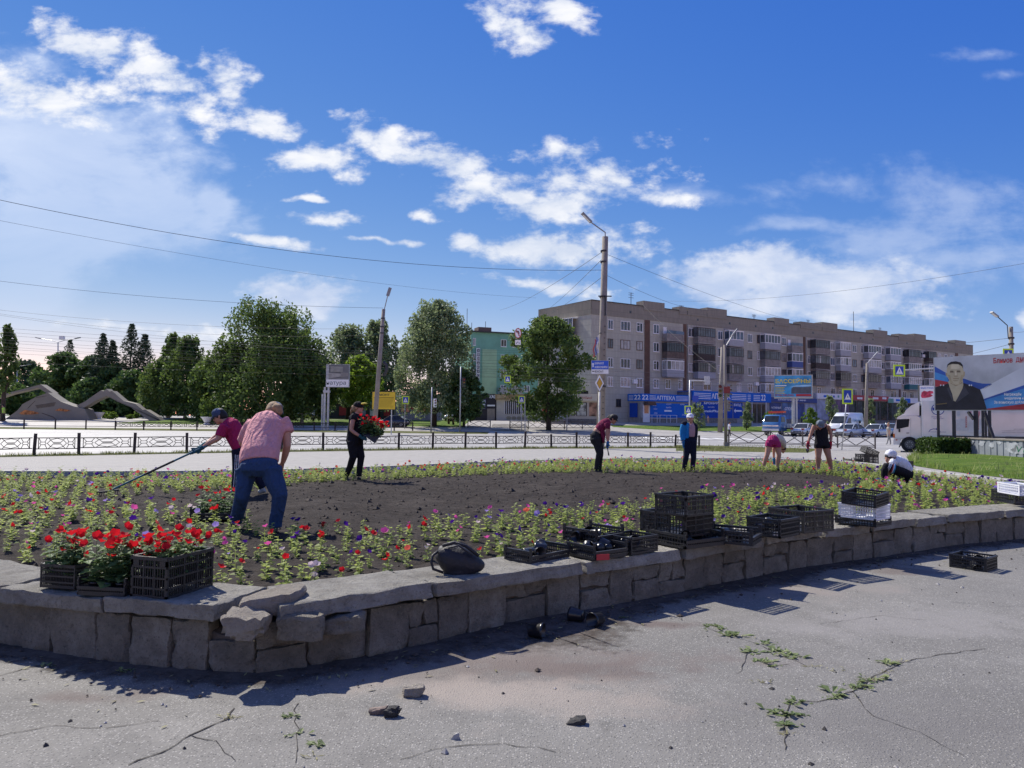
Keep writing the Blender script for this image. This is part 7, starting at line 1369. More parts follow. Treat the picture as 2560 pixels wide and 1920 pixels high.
# --- woman in magenta T-shirt raking
p = Person('woman in magenta T-shirt and blue cap raking the soil', Z1, 12.9).foot(720, 1085, .30)
p.limb('trousers', [(650, 590, 0, .125), (640, 720, -.02, .10), (628, 860, -.04, .08), (612, 980, 0, .07), (603, 1080, .02, .066)]).limb('trousers', [(720, 600, .14, .12), (790, 760, .14, .10), (860, 900, .18, .08), (905, 985, .2, .07), (935, 1040, .22, .066)]).limb('trousers', [(690, 560, .06, .14, .15), (680, 640, .06, .15, .14)])
p.limb('body', [(680, 620, .06, .11, .1), (640, 450, .05, .12, .1), (560, 300, .05, .12, .1), (480, 250, .05, .06), (430, 210, .05, .055)]).limb('shirt', [(668, 575, .06, .125, .16), (640, 500, .06, .145, .165), (600, 390, .06, .175, .16), (545, 290, .05, .15, .15), (500, 240, .05, .085, .085)], 16).limb('shirt', [(500, 300, -.1, .10), (450, 370, -.12, .092), (425, 430, -.14, .086)]).limb('shirt', [(520, 290, .2, .09), (440, 390, .22, .08)])
p.limb('body', [(490, 330, -.1, .06), (425, 430, -.15, .052), (390, 465, -.18, .048), (300, 510, -.2, .042), (225, 560, -.2, .032)]).hand('gloves', 190, 575, -.2, (120, 610), .030, .9, 1).limb('gloves', [(235, 555, -.2, .042), (200, 572, -.2, .040)]).limb('body', [(520, 320, .2, .055), (400, 420, .24, .048), (330, 470, .2, .042), (270, 510, .1, .032)]).hand('gloves', 150, 590, -.1, (90, 625), .030, .9, -1).limb('gloves', [(260, 515, .08, .04), (160, 585, -.08, .036)])
p.head(418, 185, .05, .112, (-.96, -.2), .65, 'cap', 'hair', False); p.limb('hair', [(470, 190, .1, .06), (490, 215, .12, .05), (455, 250, .06, .03)]); p.limb('shoes', [(600, 1080, .06, .045), (565, 1092, -.02, .042), (530, 1098, -.05, .03)]).limb('shoes', [(960, 1060, .2, .05), (930, 1075, .2, .05), (880, 1095, .18, .035)])
rt = p.done({'trousers': NAVYC, 'shirt': MAGENTA, 'gloves': GLT, 'cap': CAPB, 'hair': HAIRK, 'shoes': SHOEG})
a = p.at(628, 650, -.14); m = MB()
for off in (0, 22, 44): m.tube([p.at(608 + off, 650, -.13), p.at(600 + off, 860, -.14), p.at(585 + off * .9, 1060, -.1)], .006, 6)
m.build('trouser_stripes', WHC_, rt)
h0, h1 = p.at(215, 565, -.22), PS(272, 1237); RK = M('rake_handle', (.03, .14, .20), .5)
r_ = thing('garden_rake', 'long blue-handled garden rake reaching down to the dug soil', 'rake', tuple(h1)); h1 = h1 + Vector((0, 0, .06)); mid = h0.lerp(h1, .45); MB().tube([h0 + (h0 - h1) * .06, h0.lerp(h1, .3)], .017, 8).build('handle', RK, r_); MB().tube([h0.lerp(h1, .3), h0.lerp(h1, .62)], .019, 8).build('grip_sleeve', BLKP, r_); MB().tube([h0.lerp(h1, .62), h1], .016, 8).build('handle', RK, r_)
m = MB().bar(h1 + Vector((-.05, -.2, 0)), h1 + Vector((.05, .2, 0)), .025)
for i in range(9): q = (i - 4) * .048; m.tube([h1 + Vector((q * .25, q, 0)), h1 + Vector((q * .25 - .01, q, -.08))], [.007, .004], 5)
m.build('rake_head', DARKM, r_)
# --- woman in black carrying a tray of red petunias
p = Person('woman in black with yellow-peaked cap carrying a tray of red petunias', Z2, 16.6).foot(320, 1570, .255)
p.limb('trousers', [(290, 890, 0, .125), (300, 1020, -.02, .105), (310, 1170, -.04, .085), (255, 1340, .06, .072), (190, 1500, .16, .062)]).limb('trousers', [(385, 890, .12, .125), (420, 1030, .1, .10), (455, 1160, .06, .082), (430, 1340, .08, .070), (412, 1520, .1, .062)]).limb('trousers', [(330, 770, .05, .165, .125), (330, 870, .05, .188, .15), (345, 950, .05, .16, .13)], 16)
p.limb('body', [(335, 860, .05, .13, .1), (345, 650, .05, .13, .1), (355, 470, .05, .13, .1), (385, 390, .05, .06), (400, 320, .05, .055)]).limb('shirt', [(330, 800, .05, .168, .13), (340, 700, .05, .165, .13), (362, 560, .05, .168, .14), (355, 450, .05, .15, .13), (372, 385, .05, .085, .085)], 16).limb('shirt', [(325, 430, -.1, .085), (315, 510, -.14, .075)]).limb('shirt', [(380, 430, .2, .085), (385, 500, .22, .075)])
p.limb('body', [(320, 450, -.12, .058), (292, 580, -.16, .052), (278, 690, -.17, .046), (350, 745, -.18, .04), (430, 790, -.18, .031)]).limb('gloves', [(415, 780, -.18, .042), (450, 800, -.18, .040)]).hand('gloves', 470, 820, -.18, (560, 860), .030, .6, 1).limb('body', [(385, 450, .2, .055), (400, 620, .24, .045), (470, 740, .22, .035)]).hand('gloves', 480, 760, .22, (580, 820), .03, .6, -1)
p.head(400, 275, .05, .112, (.97, -.2), .1, 'cap', 'hair', True); p.limb('cap_peak', [(470, 215, .04, .03, .09), (520, 207, .03, .022, .085), (555, 207, .02, .014, .06)]); p.limb('shoes', [(390, 1560, .1, .045), (420, 1572, .08, .042), (450, 1578, .06, .03)]).limb('shoes', [(180, 1520, .2, .042), (205, 1590, .16, .042), (240, 1600, .14, .03)])
p.done({'trousers': BLK, 'shirt': BLK, 'gloves': GLT, 'cap': CAPK, 'cap_peak': cloth('peak_yellow', (.75, .62, .12)), 'hair': HAIRS, 'shoes': SHOEK}); PF = p
# --- woman in plum plaid shirt, bent over
p = Person('woman in plum plaid shirt and charcoal leggings stooping with a tool', Z3, 20.8, SKIN).foot(480, 1490, .205)
p.limb('leggings', [(430, 740, 0, .155, .14), (470, 900, 0, .115), (500, 1080, -.03, .078), (465, 1250, 0, .068), (440, 1430, .02, .058)]).limb('leggings', [(450, 740, .16, .145), (510, 920, .15, .108), (545, 1080, .12, .075), (525, 1250, .14, .066), (515, 1430, .15, .056)]).limb('leggings', [(470, 615, .06, .11, .13), (425, 690, .06, .155, .165), (420, 790, .06, .145, .16), (440, 860, .06, .12, .13)], 16)
p.limb('body', [(440, 720, .06, .12, .12), (470, 590, .06, .115, .12), (590, 460, .06, .12, .12), (700, 380, .06, .10, .1), (755, 345, .06, .055), (800, 320, .06, .055)]).limb('shirt', [(470, 565, .06, .105, .135), (545, 500, .06, .135, .15), (620, 440, .06, .145, .155), (690, 385, .06, .115, .13), (735, 360, .06, .075, .08)], 16).limb('shirt', [(690, 420, -.12, .085), (690, 490, -.14, .078), (690, 545, -.15, .07)]).limb('shirt', [(560, 560, .05, .09, .12), (585, 680, .05, .075, .12), (595, 790, .05, .05, .10), (592, 855, .05, .02, .06)])
p.limb('body', [(695, 440, -.12, .055), (680, 560, -.15, .052), (676, 640, -.15, .046), (688, 740, -.14, .04), (694, 820, -.13, .03)]).hand('gloves', 690, 870, -.13, (685, 950), .031, .9, 1).limb('gloves', [(696, 815, -.13, .042), (690, 870, -.13, .040)]).limb('body', [(700, 440, .24, .052), (720, 560, .26, .045), (715, 700, .2, .036), (700, 820, .1, .03)])
p.head(815, 320, .06, .112, (.93, -.15), .75, 'cap', 'hair', True); p.limb('shoes', [(430, 1450, .04, .045), (450, 1480, .0, .045), (510, 1495, -.04, .03)]).limb('shoes', [(510, 1445, .16, .045), (545, 1470, .12, .045), (600, 1490, .08, .03)])
rt = p.done({'leggings': CHAR, 'shirt': PLUM, 'gloves': GLB, 'cap': CHAR, 'hair': HAIRK, 'shoes': SHOEK})
t_ = thing('hand_weeder', 'thin dark hand weeder in the blue glove of the stooping woman', 'tool', tuple(p.at(715, 1125, -.14))); MB().tube([p.at(680, 900, -.15), p.at(690, 990, -.15)], .018, 7).build('handle', BLKP, t_); MB().tube([p.at(690, 990, -.15), p.at(705, 1060, -.15), p.at(717, 1125, -.15)], [.012, .016, .02], 6).build('blade', DARKM, t_)
# --- woman in blue jacket standing
p = Person('woman in white cap and open bright blue jacket standing in the far flowers', Z4, 21.4).foot(545, 1470, .20)
p.limb('trousers', [(515, 800, 0, .115), (500, 1000, 0, .10), (480, 1160, -.03, .082), (455, 1300, 0, .075), (440, 1440, .02, .068)]).limb('trousers', [(635, 800, 0, .115), (635, 1000, 0, .098), (645, 1160, -.03, .08), (630, 1300, 0, .072), (622, 1450, .02, .066)]).limb('trousers', [(580, 705, .02, .125, .11), (575, 800, .02, .165, .125), (572, 930, .02, .16, .12), (570, 1010, .02, .11, .1)], 16)
p.limb('body', [(578, 860, .02, .13, .09), (590, 640, .02, .12, .09), (585, 470, .02, .13, .09), (590, 410, .0, .055), (580, 330, -.02, .052)]).limb('t_shirt', [(595, 715, -.005, .095, .115), (600, 600, -.01, .105, .125), (600, 500, .0, .11, .115), (595, 430, .0, .075, .07)], 16)
p.limb('jacket', [(505, 750, .04, .085, .12), (510, 600, .04, .085, .125), (505, 480, .03, .085, .115), (520, 410, .03, .06, .07)]).limb('jacket', [(430, 450, .02, .085), (405, 560, .02, .082), (398, 650, .02, .078), (410, 740, .0, .072), (418, 800, -.02, .065)]).limb('jacket_trim', [(660, 900, .05, .035, .10), (665, 700, .05, .045, .115), (668, 520, .04, .06, .11), (655, 420, .03, .055, .07)]).limb('jacket_trim', [(480, 405, .05, .075, .08), (440, 430, .03, .085, .09), (428, 475, .025, .09, .092)]).limb('jacket_trim', [(690, 440, .1, .06), (700, 600, .14, .055), (690, 760, .12, .05), (680, 830, .1, .045)]).limb('jacket_trim', [(545, 390, .05, .05, .06), (600, 385, .07, .05, .05), (650, 395, .05, .05, .06)])
p.limb('body', [(418, 790, -.02, .035), (422, 830, -.03, .03)]).limb('gloves', [(420, 800, -.02, .045), (428, 860, -.03, .044)]).hand('gloves', 430, 870, -.03, (440, 950), .034, .5, 1)
p.head(572, 300, -.02, .108, (-.25, -.97), .05, 'cap', 'hair', False); p.limb('shoes', [(440, 1440, .0, .05), (435, 1465, -.06, .045), (430, 1475, -.15, .03)]).limb('shoes', [(625, 1445, .0, .05), (640, 1470, -.06, .045), (650, 1480, -.14, .03)])
p.done({'trousers': NAVYC, 't_shirt': PALEP, 'jacket': JKT, 'jacket_trim': NAVYC, 'gloves': GLB, 'cap': WHC_, 'hair': HAIRS, 'shoes': SHOEK})
# --- woman in raspberry shorts bent double
p = Person('woman in raspberry shorts and white top bent double over the far flowers', Z5, 22.6).foot(430, 1290, .185)
p.limb('body', [(400, 760, 0, .10), (375, 860, 0, .092), (345, 1000, -.03, .07), (310, 1100, 0, .068), (280, 1200, .02, .05), (265, 1280, .03, .04)]).limb('body', [(580, 760, 0, .10), (600, 860, 0, .094), (622, 990, -.03, .07), (600, 1100, 0, .068), (585, 1200, .02, .052), (590, 1290, .03, .04)]).limb('body', [(490, 680, 0, .17, .13), (540, 620, .15, .14, .11), (640, 640, .35, .12, .1), (710, 720, .5, .10, .09), (725, 790, .55, .05, .05), (715, 860, .6, .05, .05)], 14)
p.limb('shorts', [(390, 800, 0, .122), (405, 700, 0, .12)]).limb('shorts', [(580, 815, 0, .125), (570, 700, 0, .12)]).limb('shorts', [(485, 760, 0, .18, .14), (485, 690, 0, .212, .165), (495, 620, .06, .17, .15), (505, 590, .1, .12, .12)], 16)
p.limb('top', [(500, 605, .12, .14, .14), (560, 600, .2, .15, .13), (640, 640, .34, .15, .13), (705, 720, .48, .12, .12), (725, 800, .54, .08, .09)], 16).limb('body', [(690, 720, .42, .05), (690, 790, .45, .045), (672, 850, .5, .04)])
p.limb('body', [(560, 720, .3, .05), (500, 850, .3, .046), (500, 960, .28, .04), (505, 1060, .26, .032)]).limb('gloves', [(505, 1060, .26, .042), (510, 1120, .26, .042)]).hand('gloves', 512, 1130, .26, (515, 1220), .033, .4, 1)
p.head(715, 850, .66, .105, (.2, .6), 1.2, None, 'hair', False); p.limb('shoes', [(262, 1280, .06, .045), (262, 1300, .0, .045), (262, 1308, -.1, .03)]).limb('shoes', [(592, 1290, .06, .045), (592, 1310, .0, .045), (592, 1318, -.1, .03)])
p.done({'shorts': RASP, 'top': CREAMC, 'gloves': GLB, 'hair': HAIRB, 'shoes': SHOEK})
# --- woman in black tank top and shorts
p = Person('woman in black tank top and shorts with red gloves looking down', Z5, 21.0, SKIN2).foot(1680, 1400, .205)
p.limb('body', [(1540, 760, 0, .105), (1530, 880, 0, .10), (1528, 1040, -.02, .074), (1525, 1130, .02, .076), (1522, 1260, .03, .052), (1520, 1370, .02, .042)]).limb('body', [(1700, 760, 0, .105), (1728, 880, 0, .10), (1768, 1040, -.02, .074), (1785, 1130, .02, .076), (1815, 1260, .03, .052), (1832, 1360, .02, .042)])
p.limb('body', [(1615, 760, 0, .17, .12), (1610, 600, 0, .14, .10), (1595, 430, .0, .155, .10), (1585, 320, -.04, .19, .09), (1575, 280, -.08, .06, .06), (1570, 250, -.12, .055)], 16)
p.limb('tank_top', [(1612, 790, 0, .208, .155), (1610, 720, 0, .205, .15), (1605, 600, 0, .182, .135), (1600, 480, -.01, .186, .135), (1592, 390, -.03, .15, .115), (1585, 350, -.05, .12, .10)], 18).limb('tank_top', [(1500, 380, -.03, .035, .1), (1490, 300, -.03, .028, .07), (1495, 270, -.01, .02, .04)]).limb('tank_top', [(1680, 380, -.03, .035, .1), (1685, 300, -.03, .028, .07), (1680, 270, -.01, .02, .04)])
p.limb('shorts', [(1535, 730, 0, .125), (1530, 835, 0, .118)]).limb('shorts', [(1705, 730, 0, .125), (1722, 835, 0, .118)])
p.limb('body', [(1440, 310, -.02, .062), (1400, 400, -.02, .054), (1355, 520, -.03, .045), (1325, 610, -.06, .042), (1302, 690, -.08, .032)]).limb('gloves', [(1306, 680, -.08, .042), (1290, 730, -.08, .042)]).hand('gloves', 1285, 745, -.08, (1280, 830), .033, .9, 1).limb('body', [(1735, 310, -.02, .062), (1790, 410, -.01, .054), (1820, 530, -.02, .045), (1820, 620, -.04, .042), (1814, 690, -.06, .032)]).limb('gloves', [(1814, 680, -.06, .042), (1810, 740, -.06, .042)]).hand('gloves', 1808, 755, -.06, (1800, 840), .033, .8, -1)
p.head(1570, 285, -.16, .112, (0, -.9), .95, 'cap', 'hair', False); p.limb('shoes', [(1520, 1370, .03, .046), (1510, 1400, -.04, .045), (1500, 1415, -.15, .03)]).limb('shoes', [(1832, 1360, .03, .046), (1845, 1390, -.04, .045), (1850, 1405, -.14, .03)])
p.done({'tank_top': BLK, 'shorts': BLK, 'gloves': GLR, 'cap': CAPG, 'hair': HAIRB, 'shoes': SHOEK})
t_ = thing('hand_trowel', 'short dark hand trowel held in the red glove of woman in black', 'tool', tuple(p.at(1280, 940, -.1))); MB().tube([p.at(1286, 740, -.1), p.at(1284, 820, -.1)], .02, 8).build('handle', BLKP, t_); MB().limb([(p.at(1284, 815, -.1), .015, .01), (p.at(1283, 850, -.1), .05, .012), (p.at(1281, 895, -.1), .045, .012), (p.at(1280, 942, -.1), .008, .006)], 10).build('blade', M('trowel_steel', (.10, .11, .12), .35, metal=.6), t_, True)
# --- woman crouching in white T-shirt
p = Person('woman in white T-shirt and headscarf crouching among flowers in black trousers', Z6, 17.7).foot(900, 1450, .24)
p.limb('trousers', [(1360, 1230, 0, .13), (1120, 1130, -.1, .12), (850, 1000, -.16, .10), (690, 955, -.18, .078), (655, 1080, -.18, .078), (645, 1250, -.16, .072), (645, 1410, -.14, .066)]).limb('trousers', [(1360, 1240, .2, .13), (1150, 1160, .25, .115), (950, 1060, .25, .09), (900, 1100, .25, .08), (880, 1280, .22, .07), (860, 1400, .2, .062)]).limb('trousers', [(1300, 1120, .08, .13, .16), (1370, 1210, .08, .15, .18), (1380, 1320, .08, .12, .16), (1200, 1390, .08, .10, .15)], 16)
p.limb('body', [(1400, 1180, .08, .11, .12), (1290, 1040, .08, .13, .12), (1130, 880, .08, .14, .13), (980, 790, .08, .11, .11), (900, 730, .06, .055), (840, 690, .05, .052)]).limb('t_shirt', [(1440, 1110, .08, .10, .155), (1330, 1010, .08, .145, .165), (1180, 890, .08, .165, .165), (1030, 800, .08, .15, .155), (940, 740, .07, .09, .10)], 16).limb('t_shirt', [(960, 800, -.1, .09), (910, 870, -.13, .085), (880, 910, -.14, .08)]).limb('t_shirt', [(960, 790, .24, .085), (880, 860, .27, .075)])
p.limb('body', [(920, 850, -.12, .055), (870, 940, -.14, .05), (830, 1020, -.1, .045), (790, 1150, -.04, .04), (760, 1300, .0, .032)]).hand('body', 740, 1400, .02, (690, 1470), .026, .6, 1).limb('body', [(760, 1300, 0, .032), (740, 1400, .02, .03)]).limb('body', [(900, 850, .26, .05), (760, 1050, .24, .042), (640, 1280, .1, .034), (590, 1370, .0, .03)]).limb('gloves', [(585, 1375, .0, .042), (530, 1395, -.02, .042)]).hand('gloves', 520, 1398, -.02, (430, 1410), .033, .5, 1)
p.head(800, 680, .05, .108, (-.93, -.2), .45, None, 'hair', False); p.limb('headscarf', [(720, 640, .05, .06, .09), (790, 590, .05, .105, .115), (870, 570, .05, .115, .12), (950, 560, .06, .085, .09), (1000, 530, .07, .055, .06)], 14)
p.limb('shoes', [(640, 1420, -.1, .045), (630, 1445, -.16, .045), (600, 1460, -.22, .03)]).limb('shoes', [(850, 1420, .2, .045), (810, 1445, .16, .045), (770, 1460, .14, .03)])
rt = p.done({'trousers': BLK, 't_shirt': WHC_, 'gloves': GLC, 'headscarf': WHC_, 'hair': HAIRK, 'shoes': SHOEK})
for i, (mt, dx) in enumerate([(WHC_, 0), (WHC_, 30), (WHC_, 60), (cloth('stripe_red', (.35, .03, .05)), 98), (WHC_, 130), (cloth('stripe_azure', (.03, .30, .55)), 165)]):
    x = 765 + dx; y = 975 + dx * .42; c0, c1 = p.at(x, y, -.16), p.at(x + (18 if i < 3 else 30), y + 8, -.165); rr = .108 + dx * .00008; MB().limb([(c0, rr, rr), (c1, rr, rr)], 14).build('leg_stripe', mt, rt)
# --- small figures in the distance
def walker(label, u, vtop, vbot, d, stride, shirt, legs, hair, face=1, arm=.1, dress=False, cap=None):
    h = (vbot - vtop); sc = h / 180.0; p = Person(label, (u, vtop, sc), d, voxel=.022); k = h * d / F / 1.68; q = p.at(0, 178); p.foot(0, 178, min(q.z, q.z)); w = stride * 100
    for sg in (-1, 1): p.limb('trousers', [(sg * 4, 92, sg * .05, .085 * k), (sg * w * .4 + 2, 130, sg * .05, .065 * k), (sg * w, 172, sg * .05, .045 * k)]); p.limb('shoes', [(sg * w - 2 * face, 174, sg * .05, .04 * k), (sg * w + 10 * face, 177, sg * .05, .032 * k)])
    p.limb('body', [(0, 95, 0, .10 * k), (2, 60, 0, .11 * k), (3 * face, 32, 0, .08 * k), (4 * face, 24, 0, .05 * k), (5 * face, 14, 0, .05 * k)])
    p.limb('top', [(0, 112 if dress else 96, 0, .15 * k, .12 * k), (0, 70, 0, .15 * k, .12 * k), (2 * face, 42, 0, .165 * k, .12 * k), (3 * face, 32, 0, .08 * k)], 14)
    for sg in (-1, 1): p.limb('body', [(3 * face, 40, sg * .16 * k, .05 * k), (-sg * arm * 60, 68, sg * .2 * k, .042 * k), (-sg * arm * 90 + 6 * face, 94, sg * .18 * k, .032 * k)]); p.hand('body', -sg * arm * 95 + 6 * face, 98, sg * .18 * k, (-sg * arm * 100 + 6 * face, 108), .024, .3, 1); p.limb('top', [(3 * face, 40, sg * .16 * k, .065 * k), (-sg * arm * 40, 58, sg * .19 * k, .06 * k)])
    p.head(5 * face, 12, 0, .108 * k, (face, -.3), .1, 'cap' if cap else None, 'hair', False); p.done({'trousers': legs, 'top': shirt, 'hair': hair, 'shoes': SHOEK, 'cap': cap})
walker('woman in pale beige top and striped trousers crossing in front of the truck', 2222, 1057, 1112, 56.5, .16, BEIGE, cloth('pale_trousers', (.32, .31, .29)), HAIRS, -1)
walker('man in white T-shirt and dark trousers stepping past the signal pole', 1823, 1054, 1092, 80, .18, WHC_, CHAR, HAIRK, 1); walker('child in pale pink clothes walking before the pharmacy plinth', 1771, 1038, 1061, 97, .18, PALEP, PALEP, HAIRB, -1)
walker('dark dressed pedestrian beside the taller thin signal post', 1133, 1041, 1073, 97, .08, CHAR, BLK, HAIRK, 1, dress=True); walker('second dark dressed pedestrian with a long stride by the poplar', 1122, 1039, 1073, 98.5, .14, BLK, BLK, HAIRK, -1)
walker('man in lime hi-vis jacket walking by the bird monument', 9, 1011, 1052, 93, .2, HIVIS, CHAR, HAIRK, -1, cap=CHAR); walker('dark haired person standing far behind the woman in beige', 2222, 1052, 1080, 94, .05, CHAR, BLK, HAIRK, 1); walker('person in light clothes standing by the yellow notice board', 938, 1025, 1058, 92, .05, cloth('pale_blue', (.4, .45, .5)), CHAR, HAIRB, 1)
# ------------------------------------------------------------------ crates, pots, bag on the wall
CRB = M('crate_black', (.016, .016, .019), .42, .25, 5, .3, 50, spec=.5); CRW = M('crate_white', (.70, .71, .76), .5, .06, 3)
def crate_proto(mat, h, style):
    # unit crate 1 x 1 in plan, built at real thickness for about 0.55 x 0.36; h is the real height
    t_ = thing('plastic_crate', 'x', 'crate'); sx, sy = 1 / .55, 1 / .36; lo = h * (.62 if style == 'low' else 1.0)
    def panel(along, sgn):
        m = MB(); L = 1.0; top = lo if along == 'x' else h
        def P(a, z, n):
            return (a - .5, sgn * (.5 - n * sy), z) if along == 'x' else (sgn * (.5 - n * sx), a - .5, z)
        def bx_(a0, a1, z0, z1, n0=0.0, n1=.012):
            q = [P(a, z, n) for n in (n0, n1) for z in (z0, z1) for a in (a0, a1)]; m.add(q, [(0, 2, 3, 1), (4, 5, 7, 6), (0, 1, 5, 4), (2, 6, 7, 3), (0, 4, 6, 2), (1, 3, 7, 5)])
        k = sx if along == 'x' else sy; w = .006 * k; nb = 23 if along == 'x' else 15
        bx_(0, 1, 0, .022); bx_(0, 1, top - .022, top, -.006, .016)
        if style == 'tall' and along == 'y': bx_(.0, .22, top - .06, top - .024); bx_(.78, 1, top - .06, top - .024)
        for i in range(1, nb): bx_(i / nb - w / 2, i / nb + w / 2, .022, top - .022, .002, .010)
        for z in ([.25, .5, .75] if h > .15 else [.36, .68]): bx_(0, 1, top * z - .006, top * z + .006, .001, .011)
        if style == 'tall': bx_(.34, .37, .022, top - .022); bx_(.63, .66, .022, top - .022)
        m.build('side_panel', mat, t_)
    for sg in (-1, 1): panel('x', sg); panel('y', sg)
    for a in (-1, 1):
        for b in (-1, 1): MB().box(a * .5 - .018 * sx if a > 0 else -.5, a * .5 if a > 0 else -.5 + .018 * sx, 0, h + (.028 if style == 'low' else .004), -(b * .5) if b > 0 else .5 - .022 * sy, -(b * .5) + .022 * sy if b > 0 else .5).build('corner_post', mat, t_)
    m = MB(); m.box(-.495, .495, .004, .012, -.495, .495)
    m.build('base', mat, t_); t_['h'] = h; return t_
PROTO = {('b', 'low'): crate_proto(CRB, .12, 'low'), ('b', 'mid'): crate_proto(CRB, .18, 'mid'), ('b', 'tall'): crate_proto(CRB, .27, 'tall'), ('w', 'mid'): crate_proto(CRW, .18, 'mid')}
fresh = set(PROTO); CRATES = []
def crate(label, L, Fp, Rp, z, hpx, kind='mid', colr='b', ground=None, tilt=(0, 0), group='plastic crates round the flower bed'):
    pl, pf, pr = (G(u, v, z) for u, v in (L, Fp, Rp)); e1 = pl - pf; e2 = pr - pf; l1, l2 = min(max(e1.length, .22), .62), min(max(e2.length, .22), .62)
    d1 = e1.normalized(); d2 = e2.normalized(); perp = Vector((-d2.y, d2.x, 0)); perp = perp if perp.dot(d1) > 0 else -perp
    c = pf + d2 * l2 / 2 + perp * l1 / 2; H = hpx * pf.y / F; k = (colr, kind); pr_ = PROTO[k]
    o = pr_ if k in fresh else copy_tree(pr_); fresh.discard(k)
    o.location = (c.x, c.y, z); o.rotation_euler = (tilt[0], tilt[1], math.atan2(d2.y, d2.x)); o.scale = (l2, l1, H / pr_['h']); set_props(o, label, 'crate', group); CRATES.append((c, l2, l1, H, math.atan2(d2.y, d2.x), z)); return CRATES[-1]
ZC = .432
k1 = crate('tall black lattice crate full of red petunias on the corner slab', (318, 1495), (416, 1502), (532, 1466), ZC, 104, 'tall')
k2 = crate('low black tray with leafy petunias spilling over beside the tall crate', (180, 1462), (192, 1487), (312, 1493), ZC, 36, 'low')
k3 = crate('small black lattice crate of petunias at the end of the red flower group', (97, 1455), (99, 1468), (186, 1474), ZC, 58, 'mid')
k4 = crate('black tray of red petunias standing in the bed behind the woman in jeans', (466, 1285), (474, 1300), (578, 1299), .36, 26, 'low')
k5 = crate('low black tray with pots and a pink flower next to the backpack', (1264, 1399), (1327, 1412), (1424, 1392), ZC, 32, 'low')
k6 = crate('low black tray with a red sticker under another tray of pots', (1426, 1385), (1487, 1402), (1569, 1390), ZC, 34, 'low')
k7 = crate('black tray with a long roll of stacked pots lying on another tray', (1398, 1350), (1493, 1363), (1560, 1352), ZC + .08, 34, 'low')
k8 = crate('medium black crate of upright pots between tray pair and crate tower', (1572, 1372), (1578, 1388), (1645, 1377), ZC, 42, 'mid')
k9 = crate('wide low black crate at the bottom of the crate tower', (1632, 1352), (1715, 1374), (1812, 1362), ZC, 34, 'low')
k10 = crate('black lattice crate in the middle of the crate tower', (1656, 1322), (1714, 1344), (1784, 1334), ZC + .085, 54, 'tall'); k11 = crate('black lattice crate on top of the crate tower', (1656, 1280), (1716, 1292), (1784, 1284), ZC + .085 + 54 * k10[0].y / F, 50, 'tall')
k12 = crate('low black tray with one upright black pot right of the tower', (1806, 1346), (1882, 1366), (1904, 1352), ZC, 34, 'low')
k13 = crate('medium black crate with a white tag near the widest crate', (1872, 1335), (1951, 1347), (2000, 1337), ZC, 46, 'mid'); k14 = crate('widest black crate with dipped rim standing behind the tagged crate', (1934, 1318), (2010, 1334), (2085, 1327), ZC, 54, 'tall')
k15 = crate('flat black tray at the bottom of the stack with white crate', (2106, 1305), (2190, 1319), (2229, 1312), ZC, 18, 'low'); k16 = crate('white lattice crate sandwiched between two black crates', (2113, 1290), (2190, 1302), (2226, 1296), ZC + 18 * k15[0].y / F, 36, 'mid', 'w'); k17 = crate('black crate tipped on top of the white lattice crate', (2112, 1257), (2190, 1266), (2222, 1261), ZC + 54 * k15[0].y / F, 32, 'mid', 'b', tilt=(.05, -.08))
k18 = crate('black crate on the slab under a second white lattice crate', (2535, 1252), (2538, 1262), (2600, 1263), ZC, 30, 'mid'); k18b = crate('white lattice crate on the black crate by the slab end', (2546, 1232), (2549, 1240), (2600, 1241), ZC + 30 * k18[0].y / F, 27, 'mid', 'w')
k19 = crate('black crate heaped with empty pots on the asphalt', (2374, 1417), (2467, 1431), (2494, 1422), 0.0, 34, 'mid')
k20 = crate('low black tray on the far plaza beside a stuffed crate', (2127, 1160), (2130, 1162), (2158, 1162), .01, 14, 'low'); k21 = crate('black crate stuffed with dark bags on the far plaza', (2158, 1161), (2161, 1163), (2197, 1163), .01, 27, 'tall'); k22 = crate('black crate tilted on top of the stuffed crate', (2161, 1135), (2163, 1136), (2195, 1136), .01 + k21[3], 15, 'mid', 'b', tilt=(.1, .4)); k23 = crate('black crate standing behind the crouching woman', (2264, 1169), (2266, 1171), (2284, 1171), .05, 18, 'mid')
m = MB()
m.box(-.02, .02, -.025, .025, 0, .003, Fr(G(322, 1478, ZC) + Vector((0, -.012, .03)), (1, 0, 0)))
st_ = m.build('price_tag', PLT, origin=tuple(G(322, 1478, ZC))); set_props(st_, 'small white paper tag stuck on the tall crate of red petunias', 'tag')
for u, v, z, w, h_, mat, lb in [(2216 - 275, 1335, ZC, .05, .03, PLT, 'white paper tag on the medium crate near the widest crate'), (1506, 1392, ZC, .06, .025, SRED, 'red sticker on the front of the lower tray')]:
    p = G(u, v + 8, z); o = MB().box(-w, w, -h_, h_, 0, .004, Fr(p + Vector((0, -.03, .03)), (1, .3, 0))).build('label_tag', mat, origin=tuple(p)); set_props(o, lb, 'tag')
